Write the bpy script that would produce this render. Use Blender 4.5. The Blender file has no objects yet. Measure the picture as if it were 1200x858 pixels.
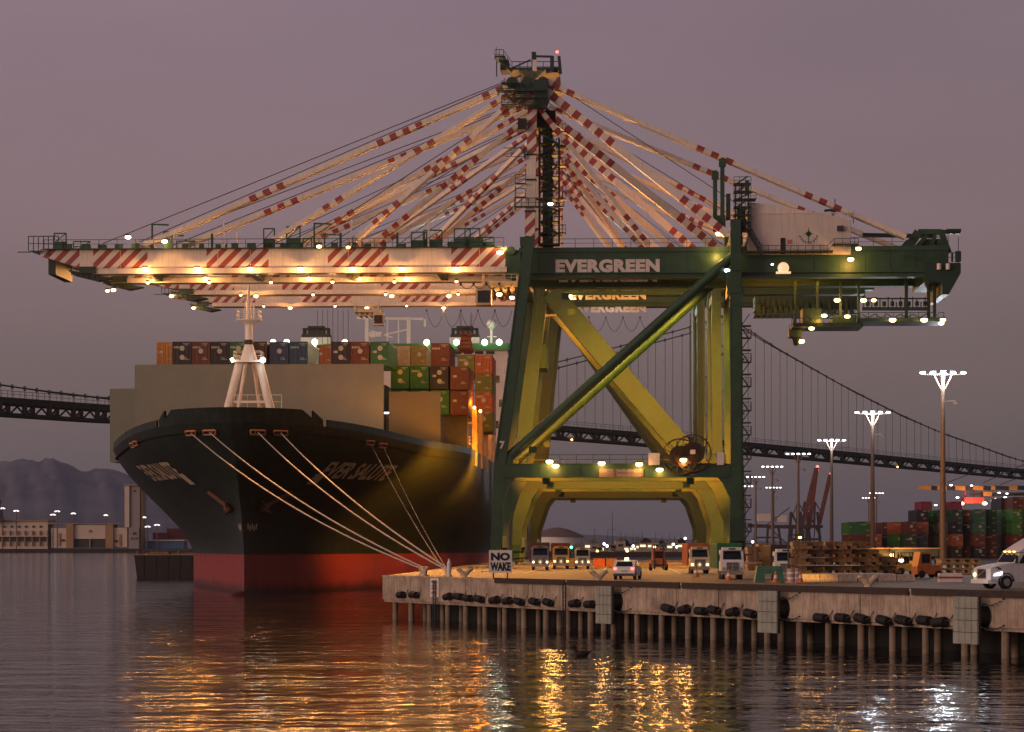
import bpy, bmesh, math, random
from mathutils import Vector, Matrix

# ------------------------------------------------------------------ camera, sky, sun, exposure
F, HZ, CH, DK = 2940.0, 640.0, 7.0, 4.2     # focal length in photo pixels, horizon row, eye height, quay deck height
sc = bpy.context.scene
cam_data = bpy.data.cameras.new("camera")
cam = bpy.data.objects.new("camera", cam_data)
sc.collection.objects.link(cam)
cam.location = (0, 0, CH)
cam.rotation_euler = (math.radians(90), 0, 0)
cam_data.sensor_fit = 'HORIZONTAL'
cam_data.sensor_width = 36.0
cam_data.lens = 36.0 * F / 1200.0
cam_data.shift_y = (HZ - 429.0) / 1200.0
cam_data.clip_start = 1.0
cam_data.clip_end = 40000.0
sc.camera = cam

world = bpy.data.worlds.new("World")
sc.world = world
world.use_nodes = True
nt = world.node_tree
nt.nodes.clear()
wo = nt.nodes.new('ShaderNodeOutputWorld')
SUN_AZ = math.radians(214.0)      # direction of the afterglow, measured from +X: behind the camera and to its left
SUN_EL = math.radians(4.0)
sky = nt.nodes.new('ShaderNodeTexSky')
sky.sky_type = 'NISHITA'
sky.sun_disc = False
sky.sun_elevation = SUN_EL
sky.sun_rotation = math.radians(90) - SUN_AZ
bg1 = nt.nodes.new('ShaderNodeBackground')
bg1.inputs['Strength'].default_value = 0.05
nt.links.new(sky.outputs[0], bg1.inputs[0])
tc = nt.nodes.new('ShaderNodeTexCoord')
sx = nt.nodes.new('ShaderNodeSeparateXYZ')
nt.links.new(tc.outputs['Generated'], sx.inputs[0])
mr = nt.nodes.new('ShaderNodeMapRange')
mr.inputs['From Min'].default_value = 0.0
mr.inputs['From Max'].default_value = 0.5
nt.links.new(sx.outputs['Z'], mr.inputs['Value'])
ramp = nt.nodes.new('ShaderNodeValToRGB')
nt.links.new(mr.outputs[0], ramp.inputs[0])
cr = ramp.color_ramp
stops = [(0.0, (.112, .102, .138)), (.04, (.132, .111, .140)), (.13, (.208, .147, .160)), (.26, (.310, .202, .232)),
         (.46, (.338, .228, .285)), (.62, (.24, .19, .25)), (1.0, (.10, .10, .16))]
cr.elements[0].position = stops[0][0]; cr.elements[0].color = (*stops[0][1], 1)
cr.elements[1].position = 1.0; cr.elements[1].color = (*stops[-1][1], 1)
for p_, c_ in stops[1:-1]:
    e = cr.elements.new(p_); e.color = (*c_, 1)
# faint uneven dusk cloud
nz = nt.nodes.new('ShaderNodeTexNoise')
nz.inputs['Scale'].default_value = 3.0
nz.inputs['Detail'].default_value = 4.0
mp = nt.nodes.new('ShaderNodeMapping')
mp.inputs['Scale'].default_value = (1, 1, 4)
nt.links.new(tc.outputs['Generated'], mp.inputs[0])
nt.links.new(mp.outputs[0], nz.inputs['Vector'])
mrn = nt.nodes.new('ShaderNodeMapRange')
mrn.inputs['From Min'].default_value = .3; mrn.inputs['From Max'].default_value = .7
mrn.inputs['To Min'].default_value = .91; mrn.inputs['To Max'].default_value = 1.09
nt.links.new(nz.outputs[0], mrn.inputs['Value'])
mulc = nt.nodes.new('ShaderNodeVectorMath'); mulc.operation = 'SCALE'
nt.links.new(ramp.outputs[0], mulc.inputs[0]); nt.links.new(mrn.outputs[0], mulc.inputs['Scale'])
# the sky is a little lighter towards the left of the view
mra = nt.nodes.new('ShaderNodeMapRange')
mra.inputs['From Min'].default_value = -.22; mra.inputs['From Max'].default_value = .22
mra.inputs['To Min'].default_value = 1.05; mra.inputs['To Max'].default_value = .92
nt.links.new(sx.outputs['X'], mra.inputs['Value'])
mula = nt.nodes.new('ShaderNodeVectorMath'); mula.operation = 'SCALE'
nt.links.new(mulc.outputs[0], mula.inputs[0]); nt.links.new(mra.outputs[0], mula.inputs['Scale'])
# warm afterglow low in the western sky behind the camera
gd = (math.cos(SUN_AZ), math.sin(SUN_AZ), .12)
dot = nt.nodes.new('ShaderNodeVectorMath'); dot.operation = 'DOT_PRODUCT'
dot.inputs[1].default_value = gd
nt.links.new(tc.outputs['Generated'], dot.inputs[0])
mx = nt.nodes.new('ShaderNodeMath'); mx.operation = 'MAXIMUM'; mx.inputs[1].default_value = 0
nt.links.new(dot.outputs['Value'], mx.inputs[0])
pw = nt.nodes.new('ShaderNodeMath'); pw.operation = 'POWER'; pw.inputs[1].default_value = 4.0
nt.links.new(mx.outputs[0], pw.inputs[0])
glow = nt.nodes.new('ShaderNodeVectorMath'); glow.operation = 'SCALE'
glow.inputs[0].default_value = (1.75, 1.0, .72)
nt.links.new(pw.outputs[0], glow.inputs['Scale'])
add = nt.nodes.new('ShaderNodeVectorMath'); add.operation = 'ADD'
nt.links.new(mula.outputs[0], add.inputs[0]); nt.links.new(glow.outputs[0], add.inputs[1])
bg2 = nt.nodes.new('ShaderNodeBackground')
nt.links.new(add.outputs[0], bg2.inputs[0])
bg2.inputs['Strength'].default_value = 0.82
bg1.inputs['Strength'].default_value = 0.012
adds = nt.nodes.new('ShaderNodeAddShader')
nt.links.new(bg1.outputs[0], adds.inputs[0]); nt.links.new(bg2.outputs[0], adds.inputs[1])
nt.links.new(adds.outputs[0], wo.inputs['Surface'])

sun_d = bpy.data.lights.new("sun", 'SUN')
sun_d.energy = 0.95
sun_d.angle = math.radians(25)
sun_d.color = (1.0, .70, .54)
sun = bpy.data.objects.new("sun", sun_d)
sc.collection.objects.link(sun)
sdir = Vector((math.cos(SUN_AZ) * math.cos(SUN_EL), math.sin(SUN_AZ) * math.cos(SUN_EL), math.sin(SUN_EL)))
sun.rotation_euler = sdir.to_track_quat('Z', 'Y').to_euler()

sc.view_settings.view_transform = 'Standard'
sc.view_settings.look = 'None'
sc.view_settings.exposure = -0.22
sc.view_settings.gamma = 1.0
sc.view_settings.use_curve_mapping = False
sc.cycles.use_denoising = True
sc.cycles.max_bounces = 5
sc.cycles.glossy_bounces = 3
sc.cycles.diffuse_bounces = 2
sc.cycles.sample_clamp_indirect = 6.0
sc.cycles.sample_clamp_direct = 30.0
sc.cycles.use_light_tree = True
sc.cycles.caustics_reflective = False
sc.cycles.caustics_refractive = False

# ------------------------------------------------------------------ helpers
def P(x, y, D):
    return Vector(((x - 600) * D / F, D, CH - (y - HZ) * D / F))
def G(x, y, z=DK):
    D = (CH - z) * F / (y - HZ)
    return Vector(((x - 600) * D / F, D, z))

def link(o):
    sc.collection.objects.link(o)
    return o

def tag(o, label=None, cat=None, group=None, kind=None):
    if label: o['label'] = label
    if cat: o['category'] = cat
    if group: o['group'] = group
    if kind: o['kind'] = kind
    return o

def empty(name, loc, rz=0.0):
    o = bpy.data.objects.new(name, None)
    o.empty_display_size = .5
    link(o)
    o.location = loc
    o.rotation_euler = (0, 0, rz)
    return o

MATS = {}
def nd(t, kind, **kw):
    n = t.nodes.new(kind)
    for k, v in kw.items():
        n.inputs[k.replace('_', ' ')].default_value = v
    return n

def mat(name, col, rough=.6, metal=0.0, var=.25, scale=1.5, bump=0.0, bscale=8.0, streak=0.0, spec=.5, dirt=None, dirt_amt=0.0):
    """procedural paint: base colour, large and small noise in value, optional vertical streaks of dirt or rust, optional bump"""
    if name in MATS: return MATS[name]
    m = bpy.data.materials.new(name); m.use_nodes = True
    t = m.node_tree; b = t.nodes['Principled BSDF']
    b.inputs['Roughness'].default_value = rough
    b.inputs['Metallic'].default_value = metal
    b.inputs['Specular IOR Level'].default_value = spec
    tcn = t.nodes.new('ShaderNodeTexCoord')
    n1 = nd(t, 'ShaderNodeTexNoise', Scale=scale, Detail=5.0, Roughness=.65)
    t.links.new(tcn.outputs['Object'], n1.inputs['Vector'])
    r1 = nd(t, 'ShaderNodeMapRange')
    r1.inputs['From Min'].default_value = .3; r1.inputs['From Max'].default_value = .7
    r1.inputs['To Min'].default_value = 1 - var; r1.inputs['To Max'].default_value = 1 + var
    t.links.new(n1.outputs[0], r1.inputs['Value'])
    v = nd(t, 'ShaderNodeVectorMath'); v.operation = 'SCALE'
    v.inputs[0].default_value = col
    t.links.new(r1.outputs[0], v.inputs['Scale'])
    out = v.outputs[0]
    if dirt_amt > 0:
        mpn = nd(t, 'ShaderNodeMapping'); mpn.inputs['Scale'].default_value = (2.2, 2.2, .18)
        t.links.new(tcn.outputs['Object'], mpn.inputs[0])
        n2 = nd(t, 'ShaderNodeTexNoise', Scale=streak or 1.5, Detail=6.0, Roughness=.7)
        t.links.new(mpn.outputs[0], n2.inputs['Vector'])
        r2 = nd(t, 'ShaderNodeMapRange')
        r2.inputs['From Min'].default_value = .48; r2.inputs['From Max'].default_value = .75
        r2.inputs['To Max'].default_value = dirt_amt
        t.links.new(n2.outputs[0], r2.inputs['Value'])
        mixn = t.nodes.new('ShaderNodeMix'); mixn.data_type = 'RGBA'
        t.links.new(r2.outputs[0], mixn.inputs[0])
        t.links.new(out, mixn.inputs[6])
        mixn.inputs[7].default_value = (*(dirt or (.08, .05, .03)), 1)
        out = mixn.outputs[2]
    t.links.new(out, b.inputs['Base Color'])
    rr = nd(t, 'ShaderNodeMapRange')
    rr.inputs['To Min'].default_value = max(.05, rough - .12); rr.inputs['To Max'].default_value = min(1, rough + .12)
    t.links.new(n1.outputs[0], rr.inputs['Value'])
    t.links.new(rr.outputs[0], b.inputs['Roughness'])
    if bump:
        nb = nd(t, 'ShaderNodeTexNoise', Scale=bscale, Detail=4.0)
        t.links.new(tcn.outputs['Object'], nb.inputs['Vector'])
        bp = nd(t, 'ShaderNodeBump', Strength=bump, Distance=.05)
        t.links.new(nb.outputs[0], bp.inputs['Height'])
        t.links.new(bp.outputs[0], b.inputs['Normal'])
    MATS[name] = m
    return m

def emit(name, col, strength):
    if name in MATS: return MATS[name]
    m = bpy.data.materials.new(name); m.use_nodes = True
    b = m.node_tree.nodes['Principled BSDF']
    b.inputs['Base Color'].default_value = (.8, .8, .8, 1)
    b.inputs['Emission Color'].default_value = (*col, 1)
    b.inputs['Emission Strength'].default_value = strength
    m.cycles.emission_sampling = 'NONE'
    MATS[name] = m
    return m

class MB:
    def __init__(s):
        s.v = []; s.f = []; s.m = []; s.smooth = []
    def quad(s, pts, mi=0, sm=False):
        b = len(s.v); s.v += [Vector(p) for p in pts]
        s.f.append(tuple(range(b, b + len(pts)))); s.m.append(mi); s.smooth.append(sm)
    def box(s, c, size, mi=0, M=None, rz=0.0):
        cx, cy, cz = c; a, b_, h = size[0] / 2, size[1] / 2, size[2] / 2
        R = Matrix.Rotation(rz, 3, 'Z') if rz else None
        base = len(s.v)
        for dx in (-a, a):
            for dy in (-b_, b_):
                for dz in (-h, h):
                    p = Vector((dx, dy, dz))
                    if R: p = R @ p
                    p += Vector(c)
                    if M: p = M @ p
                    s.v.append(p)
        for f in ((0, 1, 3, 2), (4, 6, 7, 5), (0, 4, 5, 1), (2, 3, 7, 6), (0, 2, 6, 4), (1, 5, 7, 3)):
            s.f.append(tuple(base + i for i in f)); s.m.append(mi); s.smooth.append(False)
    def bx(s, x0, x1, y0, y1, z0, z1, mi=0):
        s.box(((x0 + x1) / 2, (y0 + y1) / 2, (z0 + z1) / 2), (abs(x1 - x0), abs(y1 - y0), abs(z1 - z0)), mi)
    def frame(s, d):
        d = d.normalized()
        up = Vector((0, 0, 1)) if abs(d.z) < .95 else Vector((0, 1, 0))
        sd = d.cross(up).normalized(); u = sd.cross(d).normalized()
        return sd, u
    def bar(s, p, q, w, h=None, mi=0, w2=None, h2=None):
        p, q = Vector(p), Vector(q); h = h or w; w2 = w2 or w; h2 = h2 or h
        if (q - p).length < 1e-5: return
        sd, u = s.frame(q - p)
        base = len(s.v)
        for c, ww, hh in ((p, w, h), (q, w2, h2)):
            for a, b_ in ((-1, -1), (1, -1), (1, 1), (-1, 1)):
                s.v.append(c + sd * (a * ww / 2) + u * (b_ * hh / 2))
        for f in ((3, 2, 1, 0), (4, 5, 6, 7), (0, 1, 5, 4), (1, 2, 6, 5), (2, 3, 7, 6), (3, 0, 4, 7)):
            s.f.append(tuple(base + i for i in f)); s.m.append(mi); s.smooth.append(False)
    def tube(s, p, q, r, n=8, mi=0, r2=None, caps=True, sm=True):
        p, q = Vector(p), Vector(q); r2 = r if r2 is None else r2
        if (q - p).length < 1e-5: return
        sd, u = s.frame(q - p); base = len(s.v)
        for c, rr in ((p, r), (q, r2)):
            for i in range(n):
                a = 2 * math.pi * i / n
                s.v.append(c + sd * (math.cos(a) * rr) + u * (math.sin(a) * rr))
        for i in range(n):
            j = (i + 1) % n
            s.f.append((base + i, base + j, base + n + j, base + n + i)); s.m.append(mi); s.smooth.append(sm)
        if caps:
            s.quad([s.v[base + i] for i in reversed(range(n))], mi); s.quad([s.v[base + n + i] for i in range(n)], mi)
    def path(s, pts, r, n=6, mi=0):
        for a, b_ in zip(pts, pts[1:]): s.tube(a, b_, r, n, mi, caps=False)
    def prism(s, pts, ext, mi=0):
        """polygon (list of 3D points) extruded by vector ext"""
        pts = [Vector(p) for p in pts]; e = Vector(ext); n = len(pts); base = len(s.v)
        s.v += pts + [p + e for p in pts]
        s.f.append(tuple(base + i for i in reversed(range(n)))); s.m.append(mi); s.smooth.append(False)
        s.f.append(tuple(base + n + i for i in range(n))); s.m.append(mi); s.smooth.append(False)
        for i in range(n):
            j = (i + 1) % n
            s.f.append((base + i, base + j, base + n + j, base + n + i)); s.m.append(mi); s.smooth.append(False)
    def ball(s, c, r, u=10, v=6, mi=0, sc_=(1, 1, 1)):
        base = len(s.v); c = Vector(c)
        for j in range(v + 1):
            ph = math.pi * j / v
            for i in range(u):
                th = 2 * math.pi * i / u
                s.v.append(c + Vector((r * sc_[0] * math.sin(ph) * math.cos(th), r * sc_[1] * math.sin(ph) * math.sin(th), r * sc_[2] * math.cos(ph))))
        for j in range(v):
            for i in range(u):
                k = (i + 1) % u
                s.f.append((base + j * u + i, base + (j + 1) * u + i, base + (j + 1) * u + k, base + j * u + k)); s.m.append(mi); s.smooth.append(True)
    def wheel(s, c, r, w, mi=0, n=16, axis=(1, 0, 0)):
        a = Vector(axis) * (w / 2); s.tube(Vector(c) - a, Vector(c) + a, r, n, mi)
    def rail(s, pts, h=1.1, step=2.0, r=.05, mi=0, mid=True):
        """hand rail over a polyline: posts, a top rail and a knee rail"""
        for a, b_ in zip(pts, pts[1:]):
            a, b_ = Vector(a), Vector(b_); L = (b_ - a).length; n = max(1, int(round(L / step)))
            for i in range(n + 1):
                p = a.lerp(b_, i / n); s.bar(p, p + Vector((0, 0, h)), r * 1.3, r * 1.3, mi)
            up = Vector((0, 0, h)); s.bar(a + up, b_ + up, r * 1.4, r * 1.4, mi)
            if mid: s.bar(a + up * .5, b_ + up * .5, r, r, mi)
    def mesh(s, name, mats):
        me = bpy.data.meshes.new(name)
        me.from_pydata([tuple(v) for v in s.v], [], s.f)
        for m in (mats if isinstance(mats, (list, tuple)) else [mats]): me.materials.append(m)
        me.polygons.foreach_set('material_index', s.m)
        me.polygons.foreach_set('use_smooth', s.smooth)
        bm = bmesh.new(); bm.from_mesh(me)
        bmesh.ops.recalc_face_normals(bm, faces=bm.faces)
        bm.to_mesh(me); bm.free()
        me.update()
        return me
    def build(s, name, mats, parent=None, origin=None):
        if origin is not None:
            o_ = Vector(origin); s.v = [Vector(v) - o_ for v in s.v]
        o = bpy.data.objects.new(name, s.mesh(name, mats))
        link(o)
        if origin is not None: o.location = origin
        if parent is not None: o.parent = parent
        return o

def inst(me, name, loc, rz=0.0, parent=None, m=None):
    o = bpy.data.objects.new(name, me); link(o)
    o.location = loc; o.rotation_euler = (0, 0, rz)
    if parent is not None: o.parent = parent
    if m is not None:
        o.material_slots[0].link = 'OBJECT'; o.material_slots[0].material = m
    return o

def copy_tree(o, parent=None, name=None):
    c = o.copy(); link(c); c.parent = parent
    for ch in list(o.children): copy_tree(ch, c)
    return c

def light(loc, power, col, parent=None, size=.4, target=None, angle=None, blend=.6):
    d = bpy.data.lights.new('lamp_light', 'SPOT' if angle else 'POINT')
    d.energy = power; d.color = col; d.shadow_soft_size = size
    if angle:
        d.spot_size = math.radians(angle); d.spot_blend = blend
    o = bpy.data.objects.new('lamp_light', d); link(o)
    o.location = loc
    if target is not None:
        o.rotation_euler = (Vector(loc) - Vector(target)).to_track_quat('Z', 'Y').to_euler()
    if parent is not None: o.parent = parent
    return o

def text_mb(body, size, width=None, depth=.04, bold=.02, space=1.0):
    """letters as a mesh lying in the XZ plane, facing -Y, left bottom at the origin"""
    cu = bpy.data.curves.new('lettering', 'FONT')
    cu.body = body; cu.size = size; cu.extrude = depth / 2; cu.offset = bold * size; cu.space_character = space
    cu.resolution_u = 3
    o = bpy.data.objects.new('lettering', cu); link(o)
    dg = bpy.context.evaluated_depsgraph_get()
    me = bpy.data.meshes.new_from_object(o.evaluated_get(dg))
    mb = MB()
    xs = [v.co.x for v in me.vertices]; x0, x1 = min(xs), max(xs)
    ys = [v.co.y for v in me.vertices]; y0 = min(ys)
    k = (width / (x1 - x0)) if width else 1.0
    mb.v = [Vector(((v.co.x - x0) * k, -v.co.z, v.co.y - y0)) for v in me.vertices]
    for p in me.polygons:
        mb.f.append(tuple(p.vertices)); mb.m.append(0); mb.smooth.append(False)
    bpy.data.objects.remove(o); bpy.data.curves.remove(cu); bpy.data.meshes.remove(me)
    return mb

def ordinal(n):
    w = ['first', 'second', 'third', 'fourth', 'fifth', 'sixth', 'seventh', 'eighth', 'ninth', 'tenth', 'eleventh', 'twelfth', 'thirteenth',
         'fourteenth', 'fifteenth', 'sixteenth', 'seventeenth', 'eighteenth', 'nineteenth', 'twentieth']
    if n <= 20: return w[n - 1]
    return 'twenty ' + w[n - 21]

# ------------------------------------------------------------------ shared materials
GREEN = mat('crane_green_paint', (.020, .066, .036), .5, var=.3, scale=.6, dirt=(.03, .035, .02), dirt_amt=.6)
DGREEN = mat('dark_green_paint', (.011, .036, .025), .55, var=.3, scale=1.2)
CREAM = mat('cream_paint', (.70, .62, .55), .5, var=.08, scale=.5, dirt=(.30, .22, .16), dirt_amt=.45)
RED = mat('signal_red_paint', (.30, .05, .045), .55, var=.2, scale=1.0)
WHITE = mat('white_paint', (.74, .72, .69), .45, var=.06, scale=.6, dirt=(.3, .25, .2), dirt_amt=.3)
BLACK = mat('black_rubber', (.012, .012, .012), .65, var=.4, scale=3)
STEEL = mat('dark_steel', (.045, .047, .05), .45, metal=.3, var=.4, scale=2)
GLASS = mat('dark_glass', (.01, .014, .018), .12, var=.1)
CABLE = mat('wire_rope', (.035, .035, .037), .5, metal=.3, var=.2)
YELLOWP = mat('yellow_paint', (.55, .32, .04), .5, var=.15)
ORANGEP = mat('orange_paint', (.50, .15, .03), .5, var=.2)
SODIUM = (1.0, .29, .012)
WARM = (1.0, .50, .16)
COOL = (.86, .93, 1.0)
E_WARM = emit('lamp_warm', (1.0, .66, .30), 9.0)
E_SOD = emit('lamp_sodium', (1.0, .52, .14), 9.0)
E_COOL = emit('lamp_cool', (.92, .95, 1.0), 7.0)
E_GREENW = emit('lamp_greenish_white', (.80, 1.0, .72), 12.0)
E_RED = emit('lamp_red', (1.0, .08, .05), 6.0)

def striped(name, per=1.9, slope=1.0):
    """cream steel with slanted red warning stripes painted right across the plate"""
    if name in MATS: return MATS[name]
    m = bpy.data.materials.new(name); m.use_nodes = True
    t = m.node_tree; b = t.nodes['Principled BSDF']; b.inputs['Roughness'].default_value = .5
    tcn = t.nodes.new('ShaderNodeTexCoord'); s = t.nodes.new('ShaderNodeSeparateXYZ')
    t.links.new(tcn.outputs['Object'], s.inputs[0])
    ml = nd(t, 'ShaderNodeMath'); ml.operation = 'MULTIPLY'; ml.inputs[1].default_value = slope
    t.links.new(s.outputs['Z'], ml.inputs[0])
    sb = nd(t, 'ShaderNodeMath'); sb.operation = 'SUBTRACT'
    t.links.new(s.outputs['X'], sb.inputs[0]); t.links.new(ml.outputs[0], sb.inputs[1])
    dv = nd(t, 'ShaderNodeMath'); dv.operation = 'DIVIDE'; dv.inputs[1].default_value = per
    t.links.new(sb.outputs[0], dv.inputs[0])
    fr = nd(t, 'ShaderNodeMath'); fr.operation = 'FRACT'; t.links.new(dv.outputs[0], fr.inputs[0])
    gt = nd(t, 'ShaderNodeMath'); gt.operation = 'GREATER_THAN'; gt.inputs[1].default_value = .5
    t.links.new(fr.outputs[0], gt.inputs[0])
    n1 = nd(t, 'ShaderNodeTexNoise', Scale=1.2, Detail=5.0); t.links.new(tcn.outputs['Object'], n1.inputs['Vector'])
    mixn = t.nodes.new('ShaderNodeMix'); mixn.data_type = 'RGBA'
    t.links.new(gt.outputs[0], mixn.inputs[0])
    mixn.inputs[6].default_value = (.68, .60, .53, 1); mixn.inputs[7].default_value = (.32, .06, .05, 1)
    rg = nd(t, 'ShaderNodeMapRange'); rg.inputs['To Min'].default_value = .8; rg.inputs['To Max'].default_value = 1.15
    t.links.new(n1.outputs[0], rg.inputs['Value'])
    v = nd(t, 'ShaderNodeVectorMath'); v.operation = 'SCALE'
    t.links.new(mixn.outputs[2], v.inputs[0]); t.links.new(rg.outputs[0], v.inputs['Scale'])
    t.links.new(v.outputs[0], b.inputs['Base Color'])
    MATS[name] = m
    return m
STRIPE = striped('red_white_stripes')
# ------------------------------------------------------------------ setting: water, quay, hills
def water_material():
    m = bpy.data.materials.new('harbour_water'); m.use_nodes = True
    t = m.node_tree; b = t.nodes['Principled BSDF']
    b.inputs['Base Color'].default_value = (.010, .013, .016, 1)
    b.inputs['Roughness'].default_value = .06
    b.inputs['IOR'].default_value = 1.333; b.inputs['Specular IOR Level'].default_value = .42
    g = t.nodes.new('ShaderNodeNewGeometry')
    def noise(scale, sy, detail, rot=0.0):
        mpn = nd(t, 'ShaderNodeMapping'); mpn.inputs['Scale'].default_value = (scale, scale * sy, scale)
        mpn.inputs['Rotation'].default_value = (0, 0, rot)
        t.links.new(g.outputs['Position'], mpn.inputs[0])
        n = nd(t, 'ShaderNodeTexNoise', Scale=1.0, Detail=detail, Roughness=.55)
        t.links.new(mpn.outputs[0], n.inputs['Vector'])
        return n.outputs[0]
    a = noise(.22, 1.6, 2.0, .12)
    c = noise(.75, 1.5, 2.0, -.2)
    w = noise(.06, 2.0, 1.0, .4)
    def mul(x, k):
        n = nd(t, 'ShaderNodeMath'); n.operation = 'MULTIPLY'; t.links.new(x, n.inputs[0])
        if isinstance(k, float): n.inputs[1].default_value = k
        else: t.links.new(k, n.inputs[1])
        return n.outputs[0]
    def addn(x, y):
        n = nd(t, 'ShaderNodeMath'); n.operation = 'ADD'; t.links.new(x, n.inputs[0]); t.links.new(y, n.inputs[1]); return n.outputs[0]
    h = addn(mul(a, .235), mul(c, .05))
    gain = nd(t, 'ShaderNodeMapRange'); gain.inputs['From Min'].default_value = .3; gain.inputs['From Max'].default_value = .7
    gain.inputs['To Min'].default_value = .65; gain.inputs['To Max'].default_value = 1.2
    t.links.new(w, gain.inputs['Value'])
    h = mul(h, gain.outputs[0])
    bp = nd(t, 'ShaderNodeBump', Strength=1.0, Distance=1.0)
    t.links.new(h, bp.inputs['Height'])
    t.links.new(bp.outputs[0], b.inputs['Normal'])
    return m
mb = MB()
mb.quad([(-9000, -60, 0), (9000, -60, 0), (9000, 13000, 0), (-9000, 13000, 0)])
tag(mb.build('water', water_material()), kind='structure')

# the quay: corner, direction of its long front face and the berth side where the ship lies
C0 = Vector((-12.0, 239.0, 0)); QD = Vector((43.1, -84.0, 0)).normalized(); QN = Vector((QD.y, -QD.x, 0))
U = Vector((.0425, 1.0, 0)).normalized()
def Q(t, out=0.0, z=0.0):
    """point on the quay front, t metres from its far corner, out metres proud of the face"""
    return C0 + QD * t + QN * out + Vector((0, 0, z))
def qt(px):
    """t of the quay front seen at photo column px"""
    k = (px - 600) / F
    return (k * C0.y - C0.x) / (QD.x - k * QD.y)
QRZ = math.atan2(QD.y, QD.x)
if QN.dot(Vector((-1, 0, 0))) < 0: QN = -QN

def ground_material():
    m = bpy.data.materials.new('quay_asphalt'); m.use_nodes = True
    t = m.node_tree; b = t.nodes['Principled BSDF']; b.inputs['Roughness'].default_value = .7
    g = t.nodes.new('ShaderNodeNewGeometry')
    n1 = nd(t, 'ShaderNodeTexNoise', Scale=.15, Detail=8.0, Roughness=.7); t.links.new(g.outputs['Position'], n1.inputs['Vector'])
    r = t.nodes.new('ShaderNodeValToRGB'); t.links.new(n1.outputs[0], r.inputs[0])
    r.color_ramp.elements[0].position = .3; r.color_ramp.elements[0].color = (.035, .032, .030, 1)
    r.color_ramp.elements[1].position = .7; r.color_ramp.elements[1].color = (.11, .10, .09, 1)
    t.links.new(r.outputs[0], b.inputs['Base Color'])
    return m
mb = MB()
gp = [Q(0, 0, DK), Q(170, 0, DK), Vector((500, 70, DK)), Vector((4200, 2600, DK)), Vector((3000, 4600, DK)), C0 + U * 2600 + Vector((0, 0, DK))]
mb.prism(gp, (0, 0, -1.4))
tag(mb.build('ground', ground_material()), kind='structure')

CONC = mat('stained_concrete', (.40, .325, .255), .85, var=.42, scale=.6, bump=.5, bscale=3, streak=2.2, dirt=(.10, .065, .042), dirt_amt=1.0)
CONC2 = mat('pile_concrete', (.27, .21, .16), .85, var=.3, scale=.8, bump=.4, dirt=(.05, .045, .035), dirt_amt=.7)
CONC3 = mat('greenish_fender_plate', (.30, .315, .27), .75, var=.2, scale=1.2, dirt=(.12, .11, .07), dirt_amt=.5)
EDGE_DARK = mat('dark_edge_brown', (.045, .030, .024), .8, var=.4, scale=2)
qw = empty('quay_wall', Q(0), QRZ)
tag(qw, 'long stained concrete quay front standing on rows of piles in the water', 'quay wall')
# local frame of the quay wall: x along the face, y inland (the face looks to -y or +y according to QN)
SGN = -1.0 if (Matrix.Rotation(QRZ, 3, 'Z') @ Vector((0, -1, 0))).dot(QN) > 0 else 1.0   # local y that points out of the face
def ql(t, out, z): return (t, SGN * out, z)
mb = MB()
tj = [0.0]
rnd = random.Random(4)
while tj[-1] < 168: tj.append(tj[-1] + rnd.choice((6.0, 6.4, 5.6, 12.0)))
for a, b_ in zip(tj, tj[1:]):
    pr = rnd.uniform(0, .05)
    mb.bx(a + .04, b_ - .04, SGN * (.35 + pr), -SGN * .6, 1.92, DK - .16)
    mb.bx(a + .04, b_ - .04, SGN * (.22), -SGN * .5, 1.70, 1.92)
mb.build('front_panel', CONC, qw)
mb = MB()
mb.bx(0, 168, SGN * .45, SGN * -.1, DK - .16, DK + .02, 0)
mb.build('coping', CONC, qw)
mb = MB()
for a, b_ in ((24, 36.8), (37.2, 55), (55.4, 84), (84.4, 118), (118.4, 168)):
    mb.bx(a, b_, SGN * .56, SGN * .20, DK - .40, DK + .05, 0)
mb.build('edge_band', EDGE_DARK, qw)  # dark brown band along the top of the quay face
k = 0
t_ = 1.6
while t_ < 160 and k < 84:
    mb = MB()
    back = k % 2
    o_ = -.25 if not back else -2.6
    mb.tube(ql(t_, o_, -4), ql(t_, o_, 1.9), .27 + rnd.uniform(-.02, .03), 10)
    mb.build('pile', CONC2, qw)
    t_ += rnd.uniform(1.75, 2.1); k += 1
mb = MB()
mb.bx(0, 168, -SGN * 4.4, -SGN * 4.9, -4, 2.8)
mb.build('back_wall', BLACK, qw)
for px, w in ((516, .5), (669, .5)):
    mb = MB(); t0 = qt(px)
    for dx in (-.22, .22): mb.bar(ql(t0 + dx, .62, -.6), ql(t0 + dx, .62, DK - .3), .09, .09)
    z = -.3
    while z < DK - .4:
        mb.bar(ql(t0 - .22, .62, z), ql(t0 + .22, .62, z), .06, .06); z += .35
    o = mb.build('ladder', STEEL)
    o.location = qw.location; o.rotation_euler = qw.rotation_euler
    tag(o, 'steel ladder down the quay wall beside the ' + ('white notice board' if px == 516 else 'vertical joint and two log fenders'), 'ladder')

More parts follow.
